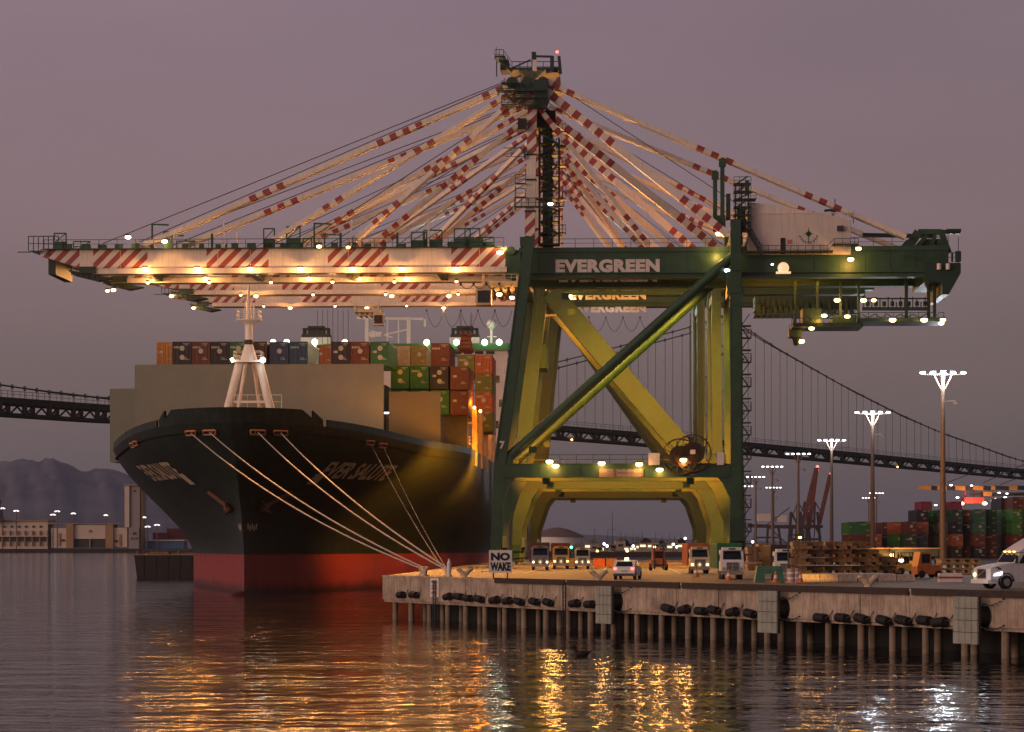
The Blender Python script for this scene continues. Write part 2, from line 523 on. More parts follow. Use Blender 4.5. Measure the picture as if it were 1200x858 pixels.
# fender plates with their rubber cylinders behind
for i, px in enumerate((735, 931, 1168)):
    fr = empty('fender_panel', Q(qt(px) - 1.35), QRZ)
    tag(fr, ['greenish fender plate on the quay under the white car', 'greenish fender plate on the quay under the stacked flatbeds',
             'greenish fender plate on the quay under the white semi truck'][i], 'fender', 'plate fenders along the quay front')
    mb = MB()
    for ix in range(4):
        for iz in range(4):
            mb.bx(-1.25 + ix * .625 + .02, -1.25 + (ix + 1) * .625 - .02, SGN * 1.42, SGN * 1.30, .85 + iz * .75 + .02, .85 + (iz + 1) * .75 - .02)
    mb.build('face_plate', CONC3, fr)
    mb = MB(); mb.bx(-1.25, 1.25, SGN * 1.3, SGN * 1.12, .85, 3.85); mb.build('steel_panel', STEEL, fr)
    mb = MB(); mb.tube((.55, SGN * .3, 2.6), (.55, SGN * 1.12, 2.6), .62, 16); mb.tube((.55, SGN * .3, 2.6), (.55, SGN * .42, 2.6), .8, 16)
    mb.build('rubber_cone', BLACK, fr)
    mb = MB()
    for zz, z2 in ((3.3, 3.9), (1.9, 2.2)):
        n = 7
        for j in range(n):
            a = Vector((1.2 + j * .22, SGN * (1.15 - j * .11), zz + (z2 - zz) * j / n - .25 * math.sin(j / n * math.pi)))
            mb.tube(a, a + Vector((.17, -SGN * .06, .05)), .05, 6)
    mb.build('chain', STEEL, fr)

# black log fenders hung from the wall
logs = [(478, 697), (493, 697), (533, 699), (546, 699), (557, 701), (570, 702), (588, 703), (603, 704), (617, 705), (635, 705), (651, 706), (682, 707),
        (700, 708), (792, 713), (811, 714), (831, 716), (846, 715), (868, 717), (889, 719), (907, 722), (972, 724), (997, 724), (1020, 725),
        (1046, 727), (1069, 727), (1094, 727), (1112, 729), (1140, 731)]
secs = [('left of the notice board', 0, 2), ('right of the notice board', 2, 11), ('right of the second ladder', 11, 13),
        ('under the white car and trucks', 13, 20), ('below the stacked flatbeds', 20, 28)]
for where, a, b_ in secs:
    for i in range(a, b_):
        px, py = logs[i]
        t0 = qt(px); D = Q(t0).y
        z0 = CH - (py - HZ) * D / F
        mb = MB()
        tl = rnd.uniform(-.10, .10); L = .54 + rnd.uniform(-.06, .08)
        mb.tube((-L, 0, tl), (L, 0, -tl), .31, 12)
        mb.tube((-L * .5, 0, tl * .5), (-L * .35, 0, tl * .35), .325, 12)
        mb.tube((L * .35, 0, -tl * .35), (L * .5, 0, -tl * .5), .325, 12)
        o = mb.build('log_fender', BLACK)
        o.location = Q(t0, .74, z0); o.rotation_euler = (0, 0, QRZ)
        n = b_ - a
        tag(o, f'black rubber log fender, {ordinal(i - a + 1)} of the {["", "", "two", "", "", "", "", "seven", "eight", "nine"][n]} {where}', 'fender', 'black log fenders hung along the quay wall')
        c = MB(); c.path([Vector((L, 0, -tl)), Vector((L + .25, -SGN * .2, .15)), Vector((L + .38, -SGN * .36, .55))], .035, 5)
        c.build('chain', STEEL, o)

# mooring bollards on the edge, the white post and the boards
def bollard(loc, rz, name, label, group='cream mooring cleats on the quay edge', s=1.0):
    o = MB()
    o.tube((0, 0, 0), (0, 0, .16 * s), .52 * s, 14); o.tube((0, 0, .1 * s), (0, 0, .45 * s), .27 * s, 12, r2=.24 * s)
    for d in (-1, 1):
        o.tube((0, 0, .35 * s), (d * .55 * s, 0, .88 * s), .24 * s, 12, r2=.20 * s)
        o.ball((d * .57 * s, 0, .88 * s), .24 * s, 12, 6, 0, (1.2, 1, .7))
    b = o.build(name, CREAMB); b.location = loc; b.rotation_euler = (0, 0, rz)
    return tag(b, label, 'bollard', group)
CREAMB = mat('cream_bollard_paint', (.62, .50, .34), .6, var=.2, scale=3, dirt=(.2, .1, .05), dirt_amt=.5)
for px, lab in ((545, 'cream forked bollard on the quay edge near the white post'), (702, 'cream forked bollard on the quay edge left of the white car'),
                (1018, 'cream forked bollard on the quay edge below the stacked flatbeds')):
    bollard(Q(qt(px), .05, DK - .12), .25, 'mooring_bollard', lab, s=.95)
for px, out, lab in ((470, -2.2, 'small bollard nearest the quay corner, holding no line'), (484, -1.2, 'small bollard holding the pair of lines nearest the corner'),
                     (506, -1.6, 'small bollard holding the steeper pair of mooring lines')):
    bollard(Q(qt(px), out, DK), QRZ, 'mooring_bollard', lab, s=.85)
p = Q(qt(521), -.45, DK)
mb = MB(); mb.tube((0, 0, 0), (0, 0, 1.25), .19, 12); mb.tube((0, 0, 1.25), (0, 0, 1.42), .19, 12, r2=.09); mb.tube((0, 0, 1.42), (0, 0, 1.62), .10, 10)
o = mb.build('marker_post', WHITE); o.location = p
tag(o, 'stubby white marker post standing on the quay edge above the notice', 'post')
# notice board on the wall
nb = empty('notice_board', Q(qt(514.5), .42, 2.35), QRZ)
tag(nb, 'white notice board with faded red writing fixed on the quay wall', 'sign')
mb = MB(); mb.bx(-.92, .92, SGN * .06, 0, 0, 1.72); mb.build('board', WHITE, nb)
FADED = mat('faded_red_ink', (.45, .16, .13), .8, var=.2, scale=6)
mb = MB()
rr_ = random.Random(9)
for zz, h in ((1.28, .22), (.95, .12), (.72, .12), (.3, .16)):
    x = -.62
    while x < .6:
        w = rr_.uniform(.06, .16); mb.bx(x, min(.66, x + w), SGN * .075, SGN * .062, zz, zz + h); x += w + .05
mb.build('lettering', FADED, nb)
# NO WAKE sign
sg = P(586.5, 671.5, 214); sg.z = DK
sr = empty('no_wake_sign', sg, 0)
tag(sr, 'square white board reading NO WAKE in black at the quay edge', 'sign')
ss = 214 / F
mb = MB(); mb.bx(-13.5 * ss, 13.5 * ss, -.05, .05, .52, .52 + 26.5 * ss); mb.build('board', WHITE, sr)
mb = MB()
for x in (-.6, .6): mb.bx(x - .05, x + .05, .06, .16, 0, 1.9)
mb.build('post', STEEL, sr)
INK = mat('black_sign_paint', (.012, .011, .010), .6, var=.1)
for body, z0, h, w in (('NO', .52 + 14.2 * ss, 9.4 * ss, 22.5 * ss), ('WAKE', .52 + 2.2 * ss, 10.2 * ss, 24.0 * ss)):
    tm = text_mb(body, 1.0, None, .02, .06)
    zz = max(v.z for v in tm.v); xx = max(v.x for v in tm.v)
    tm.v = [Vector((v.x * w / xx - w / 2, -.062 + v.y * .3, z0 + v.z * h / zz)) for v in tm.v]
    tm.build('lettering', INK, sr)

# painted lane lines and crane rails on the quay
LINEP = mat('worn_lane_paint', (.45, .38, .22), .8, var=.3, scale=1)
def strip(a, b_, w, name, m, z=.006):
    mb = MB(); a, b_ = Vector(a), Vector(b_); d = (b_ - a).normalized(); s_ = Vector((-d.y, d.x, 0)) * w / 2
    mb.quad([a - s_, b_ - s_, b_ + s_, a + s_]); o = mb.build(name, m); o.location.z = z
    return tag(o, kind='structure')
for x0 in (-1.67 + 6, -1.67 + 14, -1.67 + 22):
    a = Vector((x0 - .0425 * 75, 255, DK)); strip(a, a + U * 300, .22, 'road_marking', LINEP)
for x0 in (-1.67 + 1.0, -1.67 + 31.6):
    a = Vector((x0 - .0425 * 60, 268, DK)); mb = MB(); mb.bar(a + Vector((0, 0, .05)), a + U * 400 + Vector((0, 0, .05)), .16, .10)
    tag(mb.build('crane_track', STEEL), kind='structure')

# distant hills
def hills():
    rnd = random.Random(3)
    prof = [(-1000, 600), (-760, 585), (-560, 560), (-420, 552), (-330, 556), (-250, 548), (-180, 541), (-120, 546), (-60, 538), (0, 540), (20, 536), (42, 539), (64, 533), (85, 545), (100, 551), (125, 546), (146, 552), (200, 566), (260, 574), (330, 583), (420, 596), (520, 610), (640, 622), (800, 630), (1000, 634), (1300, 636), (1500, 637)]
    def top(x):
        for (a, ya), (b_, yb) in zip(prof, prof[1:]):
            if a <= x <= b_:
                t = (x - a) / (b_ - a); return ya + (yb - ya) * t
        return prof[-1][1]
    mb = MB(); NX, NY = 300, 14
    def n1(x, s): return math.sin(x * s) * .5 + math.sin(x * s * 2.3 + 1.3) * .3 + math.sin(x * s * 5.1 + .4) * .2
    for j in range(NY):
        D = 7400 + j * 260
        e = math.sin(math.pi * min(1, (j / (NY - 4)) * .5)) if j <= NY - 4 else 1 - (j - (NY - 4)) * .25
        for i in range(NX):
            x = -1000 + 2500 * i / (NX - 1)
            h = (640 - top(x) + n1(x, .07) * 1.5 * (640 - top(x)) / 100) * 9800 / F
            hh = h * e * (1 + .14 * n1(x + j * 31, .23) * (1 - e * .8))
            mb.v.append(Vector(((x - 600) * D / F, D, max(-2, hh))))
    for j in range(NY - 1):
        for i in range(NX - 1):
            a = j * NX + i; mb.f.append((a, a + 1, a + NX + 1, a + NX)); mb.m.append(0); mb.smooth.append(True)
    o = mb.build('hills', mat('hazy_hill', (.15, .160, .200), .95, var=.3, scale=.004))  # haze over the hills is partly put into this bluish colour
    tag(o, kind='structure')
hills()
# ------------------------------------------------------------------ container ship
SH = empty('container_ship', Vector((-37.9, 355.0, 0)), -.0425)
tag(SH, 'huge dark hulled container ship with red waterline moored bow on beside the quay', 'container ship')
HB = 29.0
def sstep(a, b_, x):
    t = min(1, max(0, (x - a) / (b_ - a))); return t * t * (3 - 2 * t)
def stem(z):
    return -13.0 * max(0.0, (z - 5.0) / 20.0) ** 1.35 if z > 5 else 0.0
def half(sp, z):
    k = sstep(5, 23, z)
    L = 150 + (75 - 150) * k
    p = 1.25 + (.555 - 1.25) * k
    t = min(1.0, max(0.0, sp / L))
    return HB * math.sin(math.pi / 2 * t) ** p
def ztop(sp):
    return 22.0 + 1.9 * (1 - sstep(3, 42, sp))
def hull_pt(sp, z, side, off=0.0):
    """side: +1 is the quay side; off moves the point out of the plating"""
    e = .25
    p = Vector((side * half(sp, z), stem(z) + sp, z))
    if off:
        a = Vector((side * half(sp + e, z), stem(z) + sp + e, z)) - Vector((side * half(max(0, sp - e), z), stem(z) + max(0, sp - e), z))
        b_ = Vector((side * half(sp, z + e), stem(z + e) + sp, z + e)) - p
        n = a.cross(b_).normalized()
        if n.x * side < 0: n = -n
        p = p + n * off
    return p

def hull_material():
    m = bpy.data.materials.new('hull_paint'); m.use_nodes = True
    t = m.node_tree; b = t.nodes['Principled BSDF']; b.inputs['Roughness'].default_value = .45; b.inputs['Specular IOR Level'].default_value = .18
    tcn = t.nodes.new('ShaderNodeTexCoord'); s = t.nodes.new('ShaderNodeSeparateXYZ'); t.links.new(tcn.outputs['Object'], s.inputs[0])
    n1 = nd(t, 'ShaderNodeTexNoise', Scale=.25, Detail=7.0, Roughness=.7); t.links.new(tcn.outputs['Object'], n1.inputs['Vector'])
    mpn = nd(t, 'ShaderNodeMapping'); mpn.inputs['Scale'].default_value = (1.2, 1.2, .10); t.links.new(tcn.outputs['Object'], mpn.inputs[0])
    n2 = nd(t, 'ShaderNodeTexNoise', Scale=1.0, Detail=7.0, Roughness=.7); t.links.new(mpn.outputs[0], n2.inputs['Vector'])
    up = t.nodes.new('ShaderNodeValToRGB'); t.links.new(n2.outputs[0], up.inputs[0])
    up.color_ramp.elements[0].position = .35; up.color_ramp.elements[0].color = (.015, .027, .027, 1)
    up.color_ramp.elements[1].position = .72; up.color_ramp.elements[1].color = (.032, .046, .045, 1)
    e = up.color_ramp.elements.new(.9); e.color = (.07, .040, .026, 1)
    rd = t.nodes.new('ShaderNodeValToRGB'); t.links.new(n1.outputs[0], rd.inputs[0])
    rd.color_ramp.elements[0].position = .3; rd.color_ramp.elements[0].color = (.28, .044, .042, 1)
    e2 = rd.color_ramp.elements.new(.5); e2.color = (.31, .050, .044, 1)
    rd.color_ramp.elements[-1].position = .8; rd.color_ramp.elements[-1].color = (.16, .06, .045, 1)
    wv = nd(t, 'ShaderNodeMath'); wv.operation = 'MULTIPLY_ADD'; wv.inputs[1].default_value = .30; t.links.new(n1.outputs[0], wv.inputs[0]); t.links.new(s.outputs['Z'], wv.inputs[2])
    gt = nd(t, 'ShaderNodeMapRange'); gt.inputs['From Min'].default_value = 5.86; gt.inputs['From Max'].default_value = 5.96; t.links.new(wv.outputs[0], gt.inputs['Value'])
    mixn = t.nodes.new('ShaderNodeMix'); mixn.data_type = 'RGBA'; t.links.new(gt.outputs[0], mixn.inputs[0])
    t.links.new(rd.outputs[0], mixn.inputs[6]); t.links.new(up.outputs[0], mixn.inputs[7])
    # weed and grime along the waterline
    gw = nd(t, 'ShaderNodeMath'); gw.operation = 'MULTIPLY_ADD'; gw.inputs[1].default_value = -2.6; t.links.new(n1.outputs[0], gw.inputs[0]); t.links.new(s.outputs['Z'], gw.inputs[2])
    gr = nd(t, 'ShaderNodeMapRange'); gr.inputs['From Min'].default_value = -.9; gr.inputs['From Max'].default_value = .5; gr.inputs['To Min'].default_value = .85; gr.inputs['To Max'].default_value = 0.0; t.links.new(gw.outputs[0], gr.inputs['Value'])
    mg = t.nodes.new('ShaderNodeMix'); mg.data_type = 'RGBA'; t.links.new(gr.outputs[0], mg.inputs[0]); t.links.new(mixn.outputs[2], mg.inputs[6]); mg.inputs[7].default_value = (.035, .022, .016, 1)
    # pale rubbed streaks and rust runs
    sr_ = nd(t, 'ShaderNodeMapRange'); sr_.inputs['From Min'].default_value = .60; sr_.inputs['From Max'].default_value = .80; sr_.inputs['To Max'].default_value = .45; t.links.new(n2.outputs[0], sr_.inputs['Value'])
    mr_ = t.nodes.new('ShaderNodeMix'); mr_.data_type = 'RGBA'; t.links.new(sr_.outputs[0], mr_.inputs[0]); t.links.new(mg.outputs[2], mr_.inputs[6]); mr_.inputs[7].default_value = (.12, .055, .035, 1)
    t.links.new(mr_.outputs[2], b.inputs['Base Color'])
    n3 = nd(t, 'ShaderNodeTexNoise', Scale=.12, Detail=2.0); t.links.new(tcn.outputs['Object'], n3.inputs['Vector'])
    bp = nd(t, 'ShaderNodeBump', Strength=.35, Distance=.5); t.links.new(n3.outputs[0], bp.inputs['Height'])
    cb = t.nodes.new('ShaderNodeCombineXYZ'); t.links.new(s.outputs['Y'], cb.inputs[0]); t.links.new(s.outputs['Z'], cb.inputs[1])
    bk_ = nd(t, 'ShaderNodeTexBrick', Scale=1.0); bk_.inputs['Mortar Size'].default_value = .05; bk_.inputs['Brick Width'].default_value = 9.0; bk_.inputs['Row Height'].default_value = 2.6
    t.links.new(cb.outputs[0], bk_.inputs['Vector'])
    bp2 = nd(t, 'ShaderNodeBump', Strength=.5, Distance=.04); bp2.invert = True; t.links.new(bk_.outputs['Fac'], bp2.inputs['Height']); t.links.new(bp.outputs[0], bp2.inputs['Normal'])
    t.links.new(bp2.outputs[0], b.inputs['Normal'])
    return m
HULL = hull_material()
sps = [0, .25, .6, 1, 1.6, 2.4, 3.4, 4.6, 6, 8, 10, 12.5, 15, 18, 21, 25, 29, 33, 38, 43, 48, 54, 60, 68, 76, 86, 96, 108, 120, 150, 200, 260, 320]
NV = 26
mb = MB()
for side in (1, -1):
    base = len(mb.v)
    for sp in sps:
        for j in range(NV):
            z = -3 + (ztop(sp) + 3) * j / (NV - 1)
            mb.v.append(hull_pt(sp, z, side))
    for i in range(len(sps) - 1):
        for j in range(NV - 1):
            a = base + i * NV + j
            mb.f.append((a, a + NV, a + NV + 1, a + 1)); mb.m.append(0); mb.smooth.append(True)
mb.quad([hull_pt(320, -3, 1), hull_pt(320, 22, 1), hull_pt(320, 22, -1), hull_pt(320, -3, -1)])
HO = mb.build('hull', HULL, SH)
# bulbous bow just breaking the surface
mb = MB(); mb.ball((0, -3.0, -2.2), 2.9, 16, 10, 0, (.8, 2.2, 1.0)); mb.build('bulbous_bow', HULL, HO)
# deck
mb = MB(); dp = [hull_pt(sp, ztop(sp), 1) - Vector((.3, 0, 1.3)) for sp in sps[4:]] ; dl = [Vector((-p.x, p.y, p.z)) for p in dp]
for i in range(len(dp) - 1): mb.quad([dp[i], dp[i + 1], dl[i + 1], dl[i]])
DECKM = mat('ship_deck_paint', (.12, .035, .025), .7, var=.3)
mb.build('deck', DECKM, SH)
# raised bulwark round the forecastle
mb = MB()
bs = [0, .25, .6, 1, 1.6, 2.4, 3.4, 4.6, 6, 7.6, 9.2]
def bul(sp, z, side, off=0):
    zt = ztop(sp); k = (z - zt)
    p = hull_pt(sp, zt, side); q = hull_pt(sp, zt - 1.0, side)
    d = (p - q); p = p + d * k * .6; p.z = z
    if off: p = p + Vector((-side * off * .7, off, 0))
    return p
for side in (1, -1):
    for i in range(len(bs) - 1):
        for (oa) in (0, .35):
            a = [bul(bs[i], ztop(bs[i]) - .05, side, oa), bul(bs[i + 1], ztop(bs[i + 1]) - .05, side, oa),
                 bul(bs[i + 1], ztop(bs[i + 1]) + (2.05 if i < 8 else .9), side, oa), bul(bs[i], ztop(bs[i]) + 2.05 if i < 9 else ztop(bs[i]) + 2.05, side, oa)]
            mb.quad(a)
        zt_a = ztop(bs[i]) + 2.05; zt_b = ztop(bs[i + 1]) + (2.05 if i < 8 else .9)
        mb.quad([bul(bs[i], zt_a, side), bul(bs[i + 1], zt_b, side), bul(bs[i + 1], zt_b, side, .35), bul(bs[i], zt_a, side, .35)])
mb.build('bulwark', HULL, SH)
# low bulwark running aft along both sides
mb = MB()
for side in (1, -1):
    mb = MB(); ss_ = [x for x in sps if 10 <= x <= 320]
    for a, b_ in zip(ss_, ss_[1:]):
        p, q = hull_pt(a, ztop(a), side), hull_pt(b_, ztop(b_), side)
        for w in (0, .25):
            o_ = Vector((-side * w, 0, 0)); mb.quad([p + o_, q + o_, q + o_ + Vector((0, 0, 1.0)), p + o_ + Vector((0, 0, 1.0))])
        mb.quad([p + Vector((0, 0, 1)), q + Vector((0, 0, 1)), q + Vector((-side * .25, 0, 1)), p + Vector((-side * .25, 0, 1))])
    mb.build('side_bulwark', HULL, SH)

# ship's name on both bows, bent round the plating
def bend_text(body, size, side, s_mid, z0, mat_, bold=.03, width=None):
    tm = text_mb(body, size, width, .0, bold)
    W = max(v.x for v in tm.v)
    # arc length table at the lettering's mid height
    zc = z0 + size * .35; tab = []; L = 0; last = None
    for i in range(0, 900):
        sp = i * .1; p = hull_pt(sp, zc, 1)
        if last is not None: L += (p - last).length
        tab.append((L, sp)); last = p
    def sp_at(l):
        for (l0, s0), (l1, s1) in zip(tab, tab[1:]):
            if l0 <= l <= l1: return s0 + (s1 - s0) * (l - l0) / max(1e-6, l1 - l0)
        return tab[-1][1]
    lm = next(l for l, sp in tab if sp >= s_mid)
    nv = []
    for v in tm.v:
        x = (v.x - W / 2); l = lm + (x if side > 0 else -x)
        nv.append(hull_pt(sp_at(l), z0 + v.z, side, .10))
    tm.v = nv
    return tm.build('lettering', mat_, HO)
NAMEP = mat('worn_white_lettering', (.62, .52, .42), .6, var=.15, scale=2)
bend_text('EVER SALUTE', 3.0, 1, 22.0, 16.9, NAMEP, width=19.5)
bend_text('EVER SALUTE', 3.0, -1, 22.0, 16.9, NAMEP, width=19.5)
# draught marks near the stem
mb = MB()
for side in (-1, 1):
    for i in range(5):
        sp = 2.0 + i * .75; z = 9.4 - (.25 if i % 2 else 0)
        a = hull_pt(sp, z, side, .06); b_ = hull_pt(sp + .4, z, side, .06); c_ = hull_pt(sp + .4, z + .8, side, .06); d_ = hull_pt(sp, z + .8, side, .06)
        mb.quad([a, b_, c_, d_])
mb.build('draught_mark', NAMEP, HO)
# anchors in their pockets with a white patch over each
for side in (-1, 1):
    c0 = hull_pt(13.5, 15.2, side, .25); c1 = hull_pt(17.5, 13.6, side, .3)
    mb = MB(); a = [hull_pt(s_, z_, side, .12) for s_, z_ in ((12.3, 16.0), (14.4, 16.0), (14.4, 17.5), (12.3, 17.5))]
    mb.prism(a, (side * .12, -.1, 0)); mb.build('white_patch', NAMEP, HO)
    mb = MB(); mb.tube(hull_pt(10.5, 14.8, side, .1), hull_pt(5.5, 12.6, side, .3), .38, 8); d = hull_pt(5.5, 12.6, side, .45)
    e1 = hull_pt(6.6, 14.4, side, .5); e2 = hull_pt(4.6, 13.6, side, .6)
    e3 = hull_pt(8.0, 11.9, side, .5)
    mb.bar(d, e2, .7, .7, w2=.25, h2=.25); mb.bar(d, e3, .7, .7, w2=.25, h2=.25)
    mb.ball(d, .75, 10, 6)
    mb.build('anchor', mat('rusty_iron', (.10, .045, .028), .8, var=.4, scale=3), HO)
    mb = MB(); a = [hull_pt(s_, z_, side, .07) for s_, z_ in ((9.0, 12.6), (12.0, 13.2), (11.5, 15.4), (8.0, 15.3))]
    mb.quad(a); mb.build('anchor_pocket', BLACK, HO)
# mooring chocks in the bulwark: orange lipped openings
CHOCK = mat('chock_lip', (.45, .20, .10), .6, var=.2, scale=3)
chocks = {}
for name, side, sp in (('a', -1, 2.9), ('b', -1, .9), ('c', 1, 1.0), ('d', 1, 3.0), ('e', 1, 19.0), ('f', 1, 22.5), ('g', -1, 21.5), ('h', -1, 19.3)):
    z = ztop(sp) - 1.2
    p = hull_pt(sp, z, side, .15); q = hull_pt(sp + .4, z, side, .15); t_ = (q - p).normalized()
    mb = MB()
    w, h = 1.05, .36
    upv = (hull_pt(sp, z + .3, side, .15) - p).normalized()
    for a, b_ in (((-w, -h), (w, -h)), ((w, -h), (w, h)), ((w, h), (-w, h)), ((-w, h), (-w, -h))):
        mb.tube(p + t_ * a[0] + upv * a[1], p + t_ * b_[0] + upv * b_[1], .15, 6, 0)
    pm = p - (hull_pt(sp, z, side, .15) - hull_pt(sp, z, side, .02))
    mb.quad([pm + t_ * a + upv * b_ for a, b_ in ((-w, -h), (w, -h), (w, h), (-w, h))], 1)
    mb.tube(p - t_ * .45 - upv * .25, p - t_ * .45 + upv * .25, .13, 6, 0)
    mb.build('chock', [CHOCK, BLACK], HO)
    chocks[name] = p
# foremast: two raked legs, a platform, a column with crow's nest and pole (drawn where it stands on the forecastle)
def S(px, py, D):
    """photo pixel at depth D in ship coordinates"""
    return SH_INV @ P(px, py, D)
SH_M = Matrix.Translation(SH.location) @ Matrix.Rotation(-.0425, 4, 'Z'); SH_INV = SH_M.inverted()
DM = 366
fm = empty('foremast', S(290, 500, DM)); fm.parent = SH
fo = fm.location.copy()
def fp(px, py, dy=0): return S(px, py, DM + dy) - fo
mb = MB()
for a, b_ in ((262, 281), (322, 303)):
    mb.tube(fp(a, 500), fp(b_, 422), .66, 12, 0, r2=.58)
mb.bar(fp(272, 471), fp(313, 471), .35, .35)
mb.tube(fp(276, 500, 5), fp(288, 424, 2), .26, 10); mb.tube(fp(307, 500, 5), fp(297, 424, 2), .26, 10)
mb.build('legs', WHITE, fm)
mb = MB(); mb.tube(fp(291.5, 423), fp(291.5, 404), 1.3, 14, 0, r2=.6); mb.tube(fp(291.5, 404), fp(291.5, 379), .56, 14, 0); mb.tube(fp(291.5, 380), fp(291.5, 375.5), .8, 14, 0, r2=1.8)
mb.tube(fp(291.5, 376), fp(291.5, 350), .40, 10, 0, r2=.32); mb.tube(fp(291.5, 350), fp(292, 328), .26, 8, 0, r2=.10)
mb.build('mast_column', WHITE, fm)
mb = MB(); mb.tube(fp(291.5, 404), fp(291.5, 398.5), .63, 14); mb.build('black_band', BLACK, fm)
mb = MB(); c = fp(291.5, 424); mb.box(c, (4.0, 3.2, .3)); mb.tube(fp(291.5, 376), fp(291.5, 375), 1.9, 16)
mb.build('platform', WHITE, fm)
mb = MB()
for c, w, dd in ((fp(291.5, 423), 2.0, 1.6), (fp(291.5, 375), 1.6, 1.6)):
    mb.rail([c + Vector((a * w, b_ * dd, 0)) for a, b_ in ((-1, -1), (1, -1), (1, 1), (-1, 1), (-1, -1))], 1.3, 1.2, .05)
c = fp(284, 360); mb.bar(fp(287, 374), fp(287, 352), .12); mb.bar(fp(297, 374), fp(297, 356), .12); mb.bar(fp(301, 375), fp(306, 374), .5, .5)
mb.rail([fp(266, 479, -2), fp(290, 479, -2), fp(330, 479, -2)], 2.0, 1.6, .06)
mb.build('railing', WHITE, fm)
mb = MB(); mb.ball(fp(308, 422, -2), .42, 10, 6); mb.build('masthead_lamp', E_COOL, fm)
light(fp(309, 423, -3), 120, COOL, fm, .3)
mb = MB(); mb.bar(fp(271, 420, -2), fp(273.5, 424, -2), .45); mb.build('floodlight', E_WARM, fm)

# breakwater and wind shields standing on the fore deck
SHB = mat('beige_shield_paint', (.205, .225, .185), .7, var=.10, scale=.25, bump=.15, bscale=1.5, dirt=(.2, .15, .1), dirt_amt=.35)
SHB_SHADED = mat('shaded_shield_paint', (.13, .135, .155), .7, var=.10, scale=.25, dirt=(.12, .1, .09), dirt_amt=.35)  # right shields stand in shade; that shade is put into this colour
def shield(px0, px1, py0, D, m, zb=20.5, th=.5):
    a = S(px0, py0, D); b_ = S(px1, py0, D)
    o = empty('wind_shield', ((a.x + b_.x) / 2, (a.y + b_.y) / 2, zb)); o.parent = SH
    y = 0; h = a.z - zb; w = (b_.x - a.x) / 2
    mb = MB(); mb.bx(-w, w, 0, th, 0, h)
    mb.build('plate', m, o)
    mb = MB(); n = max(1, int(2 * w / 3))
    for i in range(n + 1):
        x = -w + 2 * w * i / n; mb.bx(x - .04, x + .04, -.012, -.003, .1, h - .1)
    for k in range(1, 4): mb.bx(-w + .1, w - .1, -.010, -.006, h * k / 4 - .05, h * k / 4 + .05)
    mb.build('seam', m, o)
    mb = MB()
    for i in range(int(2 * w / 5) + 1):
        x = -w + .2 + i * 5; 
        if x < w: mb.prism([(x, th + .02, 0), (x, th + 5, 0), (x, th + .02, h * .9)], (.2, 0, 0))
    mb.build('brace', m, o)
    return o
shield(157, 450, 427, 390, SHB)
shield(129, 162, 455.5, 404, SHB)
shield(456, 516, 459, 404, SHB_SHADED)
shield(511, 546, 469.5, 417, SHB_SHADED)
# lamps on the shields
for px, py, D in ((453, 484, 402), (511, 491, 415), (511, 515, 415), (430, 505, 396), (395, 502, 392)):
    mb = MB(); c = S(px, py, D); mb.box((0, 0, 0), (.7, .4, .22))
    o = mb.build('deck_lamp', [E_WARM if py in (505, 502) else E_COOL], SH); o.location = c
# hatch covers under the deck cargo
mb = MB(); a = S(200, 440, 412); b_ = S(455, 440, 412)
mb.bx(a.x, b_.x, a.y - 2.4, a.y + 14, 20, 33.2); b2 = S(551, 470, 424)
mb.bx(b_.x + .5, b2.x, a.y + 6, a.y + 20, 20, 28.5)
mb.build('hatch_cover', STEEL, SH)
# lashing bridges: orange lit posts along the quay side
LASH = mat('lashing_bridge_paint', (.40, .27, .17), .6, var=.2, scale=1, dirt=(.2, .07, .03), dirt_amt=.7)
for k, (px, D, yt) in enumerate(((556, 420, 480), (563, 436, 484), (569, 455, 490), (574, 478, 497), (578, 505, 503))):
    a = S(px, yt, D); mb = MB()
    for dx in (0, -2.6):
        mb.bar((a.x + dx, a.y, 20.5), (a.x + dx, a.y, a.z), .7, .7)
        mb.bar((a.x + dx, a.y + 3, 20.5), (a.x + dx, a.y + 3, a.z), .6, .6)
    for z in (24, 27.5, 31): 
        if z < a.z: mb.bx(a.x - 3.2, a.x + .4, a.y - .2, a.y + 3.2, z, z + .25)
    mb.bar((a.x, a.y, 21), (a.x, a.y + 3, a.z), .25); mb.rail([(a.x - 3, a.y - .2, 24.2), (a.x + .3, a.y - .2, 24.2)], 1.1, 1.2, .06)
    mb.build('lashing_bridge', LASH, SH)
    mb = MB(); mb.ball((a.x, a.y - .3, a.z + .3), .28, 8, 5); mb.build('deck_lamp', E_SOD, SH)
    if k in (0, 3): light((a.x + .8, a.y - 1.5, a.z + 1.0), 1800, SODIUM, SH, .4)
# accommodation block and bridge wings far aft
DB = 600
br = empty('bridge_house', S(466, 640, DB)); br.parent = SH; bo = br.location.copy()
def bp_(px, py, dy=0): return S(px, py, DB + dy) - bo
a, b_ = bp_(338, 403), bp_(597, 403)
mb = MB(); zt = a.z; mb.bx(a.x, b_.x, a.y, a.y + 9, bp_(0, 411).z, zt)
mb.build('wheelhouse_roof', mat('wheelhouse_green', (.05, .22, .07), .55, var=.15), br)
mb = MB(); mb.bx(a.x + .6, b_.x - .4, a.y + .8, a.y + 8.5, bp_(0, 416).z, bp_(0, 411).z - .02); mb.bx(a.x + 16, b_.x - 16, a.y + 1, a.y + 16, 15, bp_(0, 416).z - .02)
l, r_ = bp_(578, 416), bp_(597.5, 500)
mb.bx(l.x, r_.x, a.y + .8, a.y + 12, 12, bp_(0, 416).z - .03)
mb.build('house_wall', CREAM, br)
mb = MB()
for px in range(466, 576, 13):
    q = bp_(px, 414); mb.bx(q.x, q.x + 2.0, a.y + .74, a.y + .78, bp_(0, 415.5).z, bp_(0, 412).z)
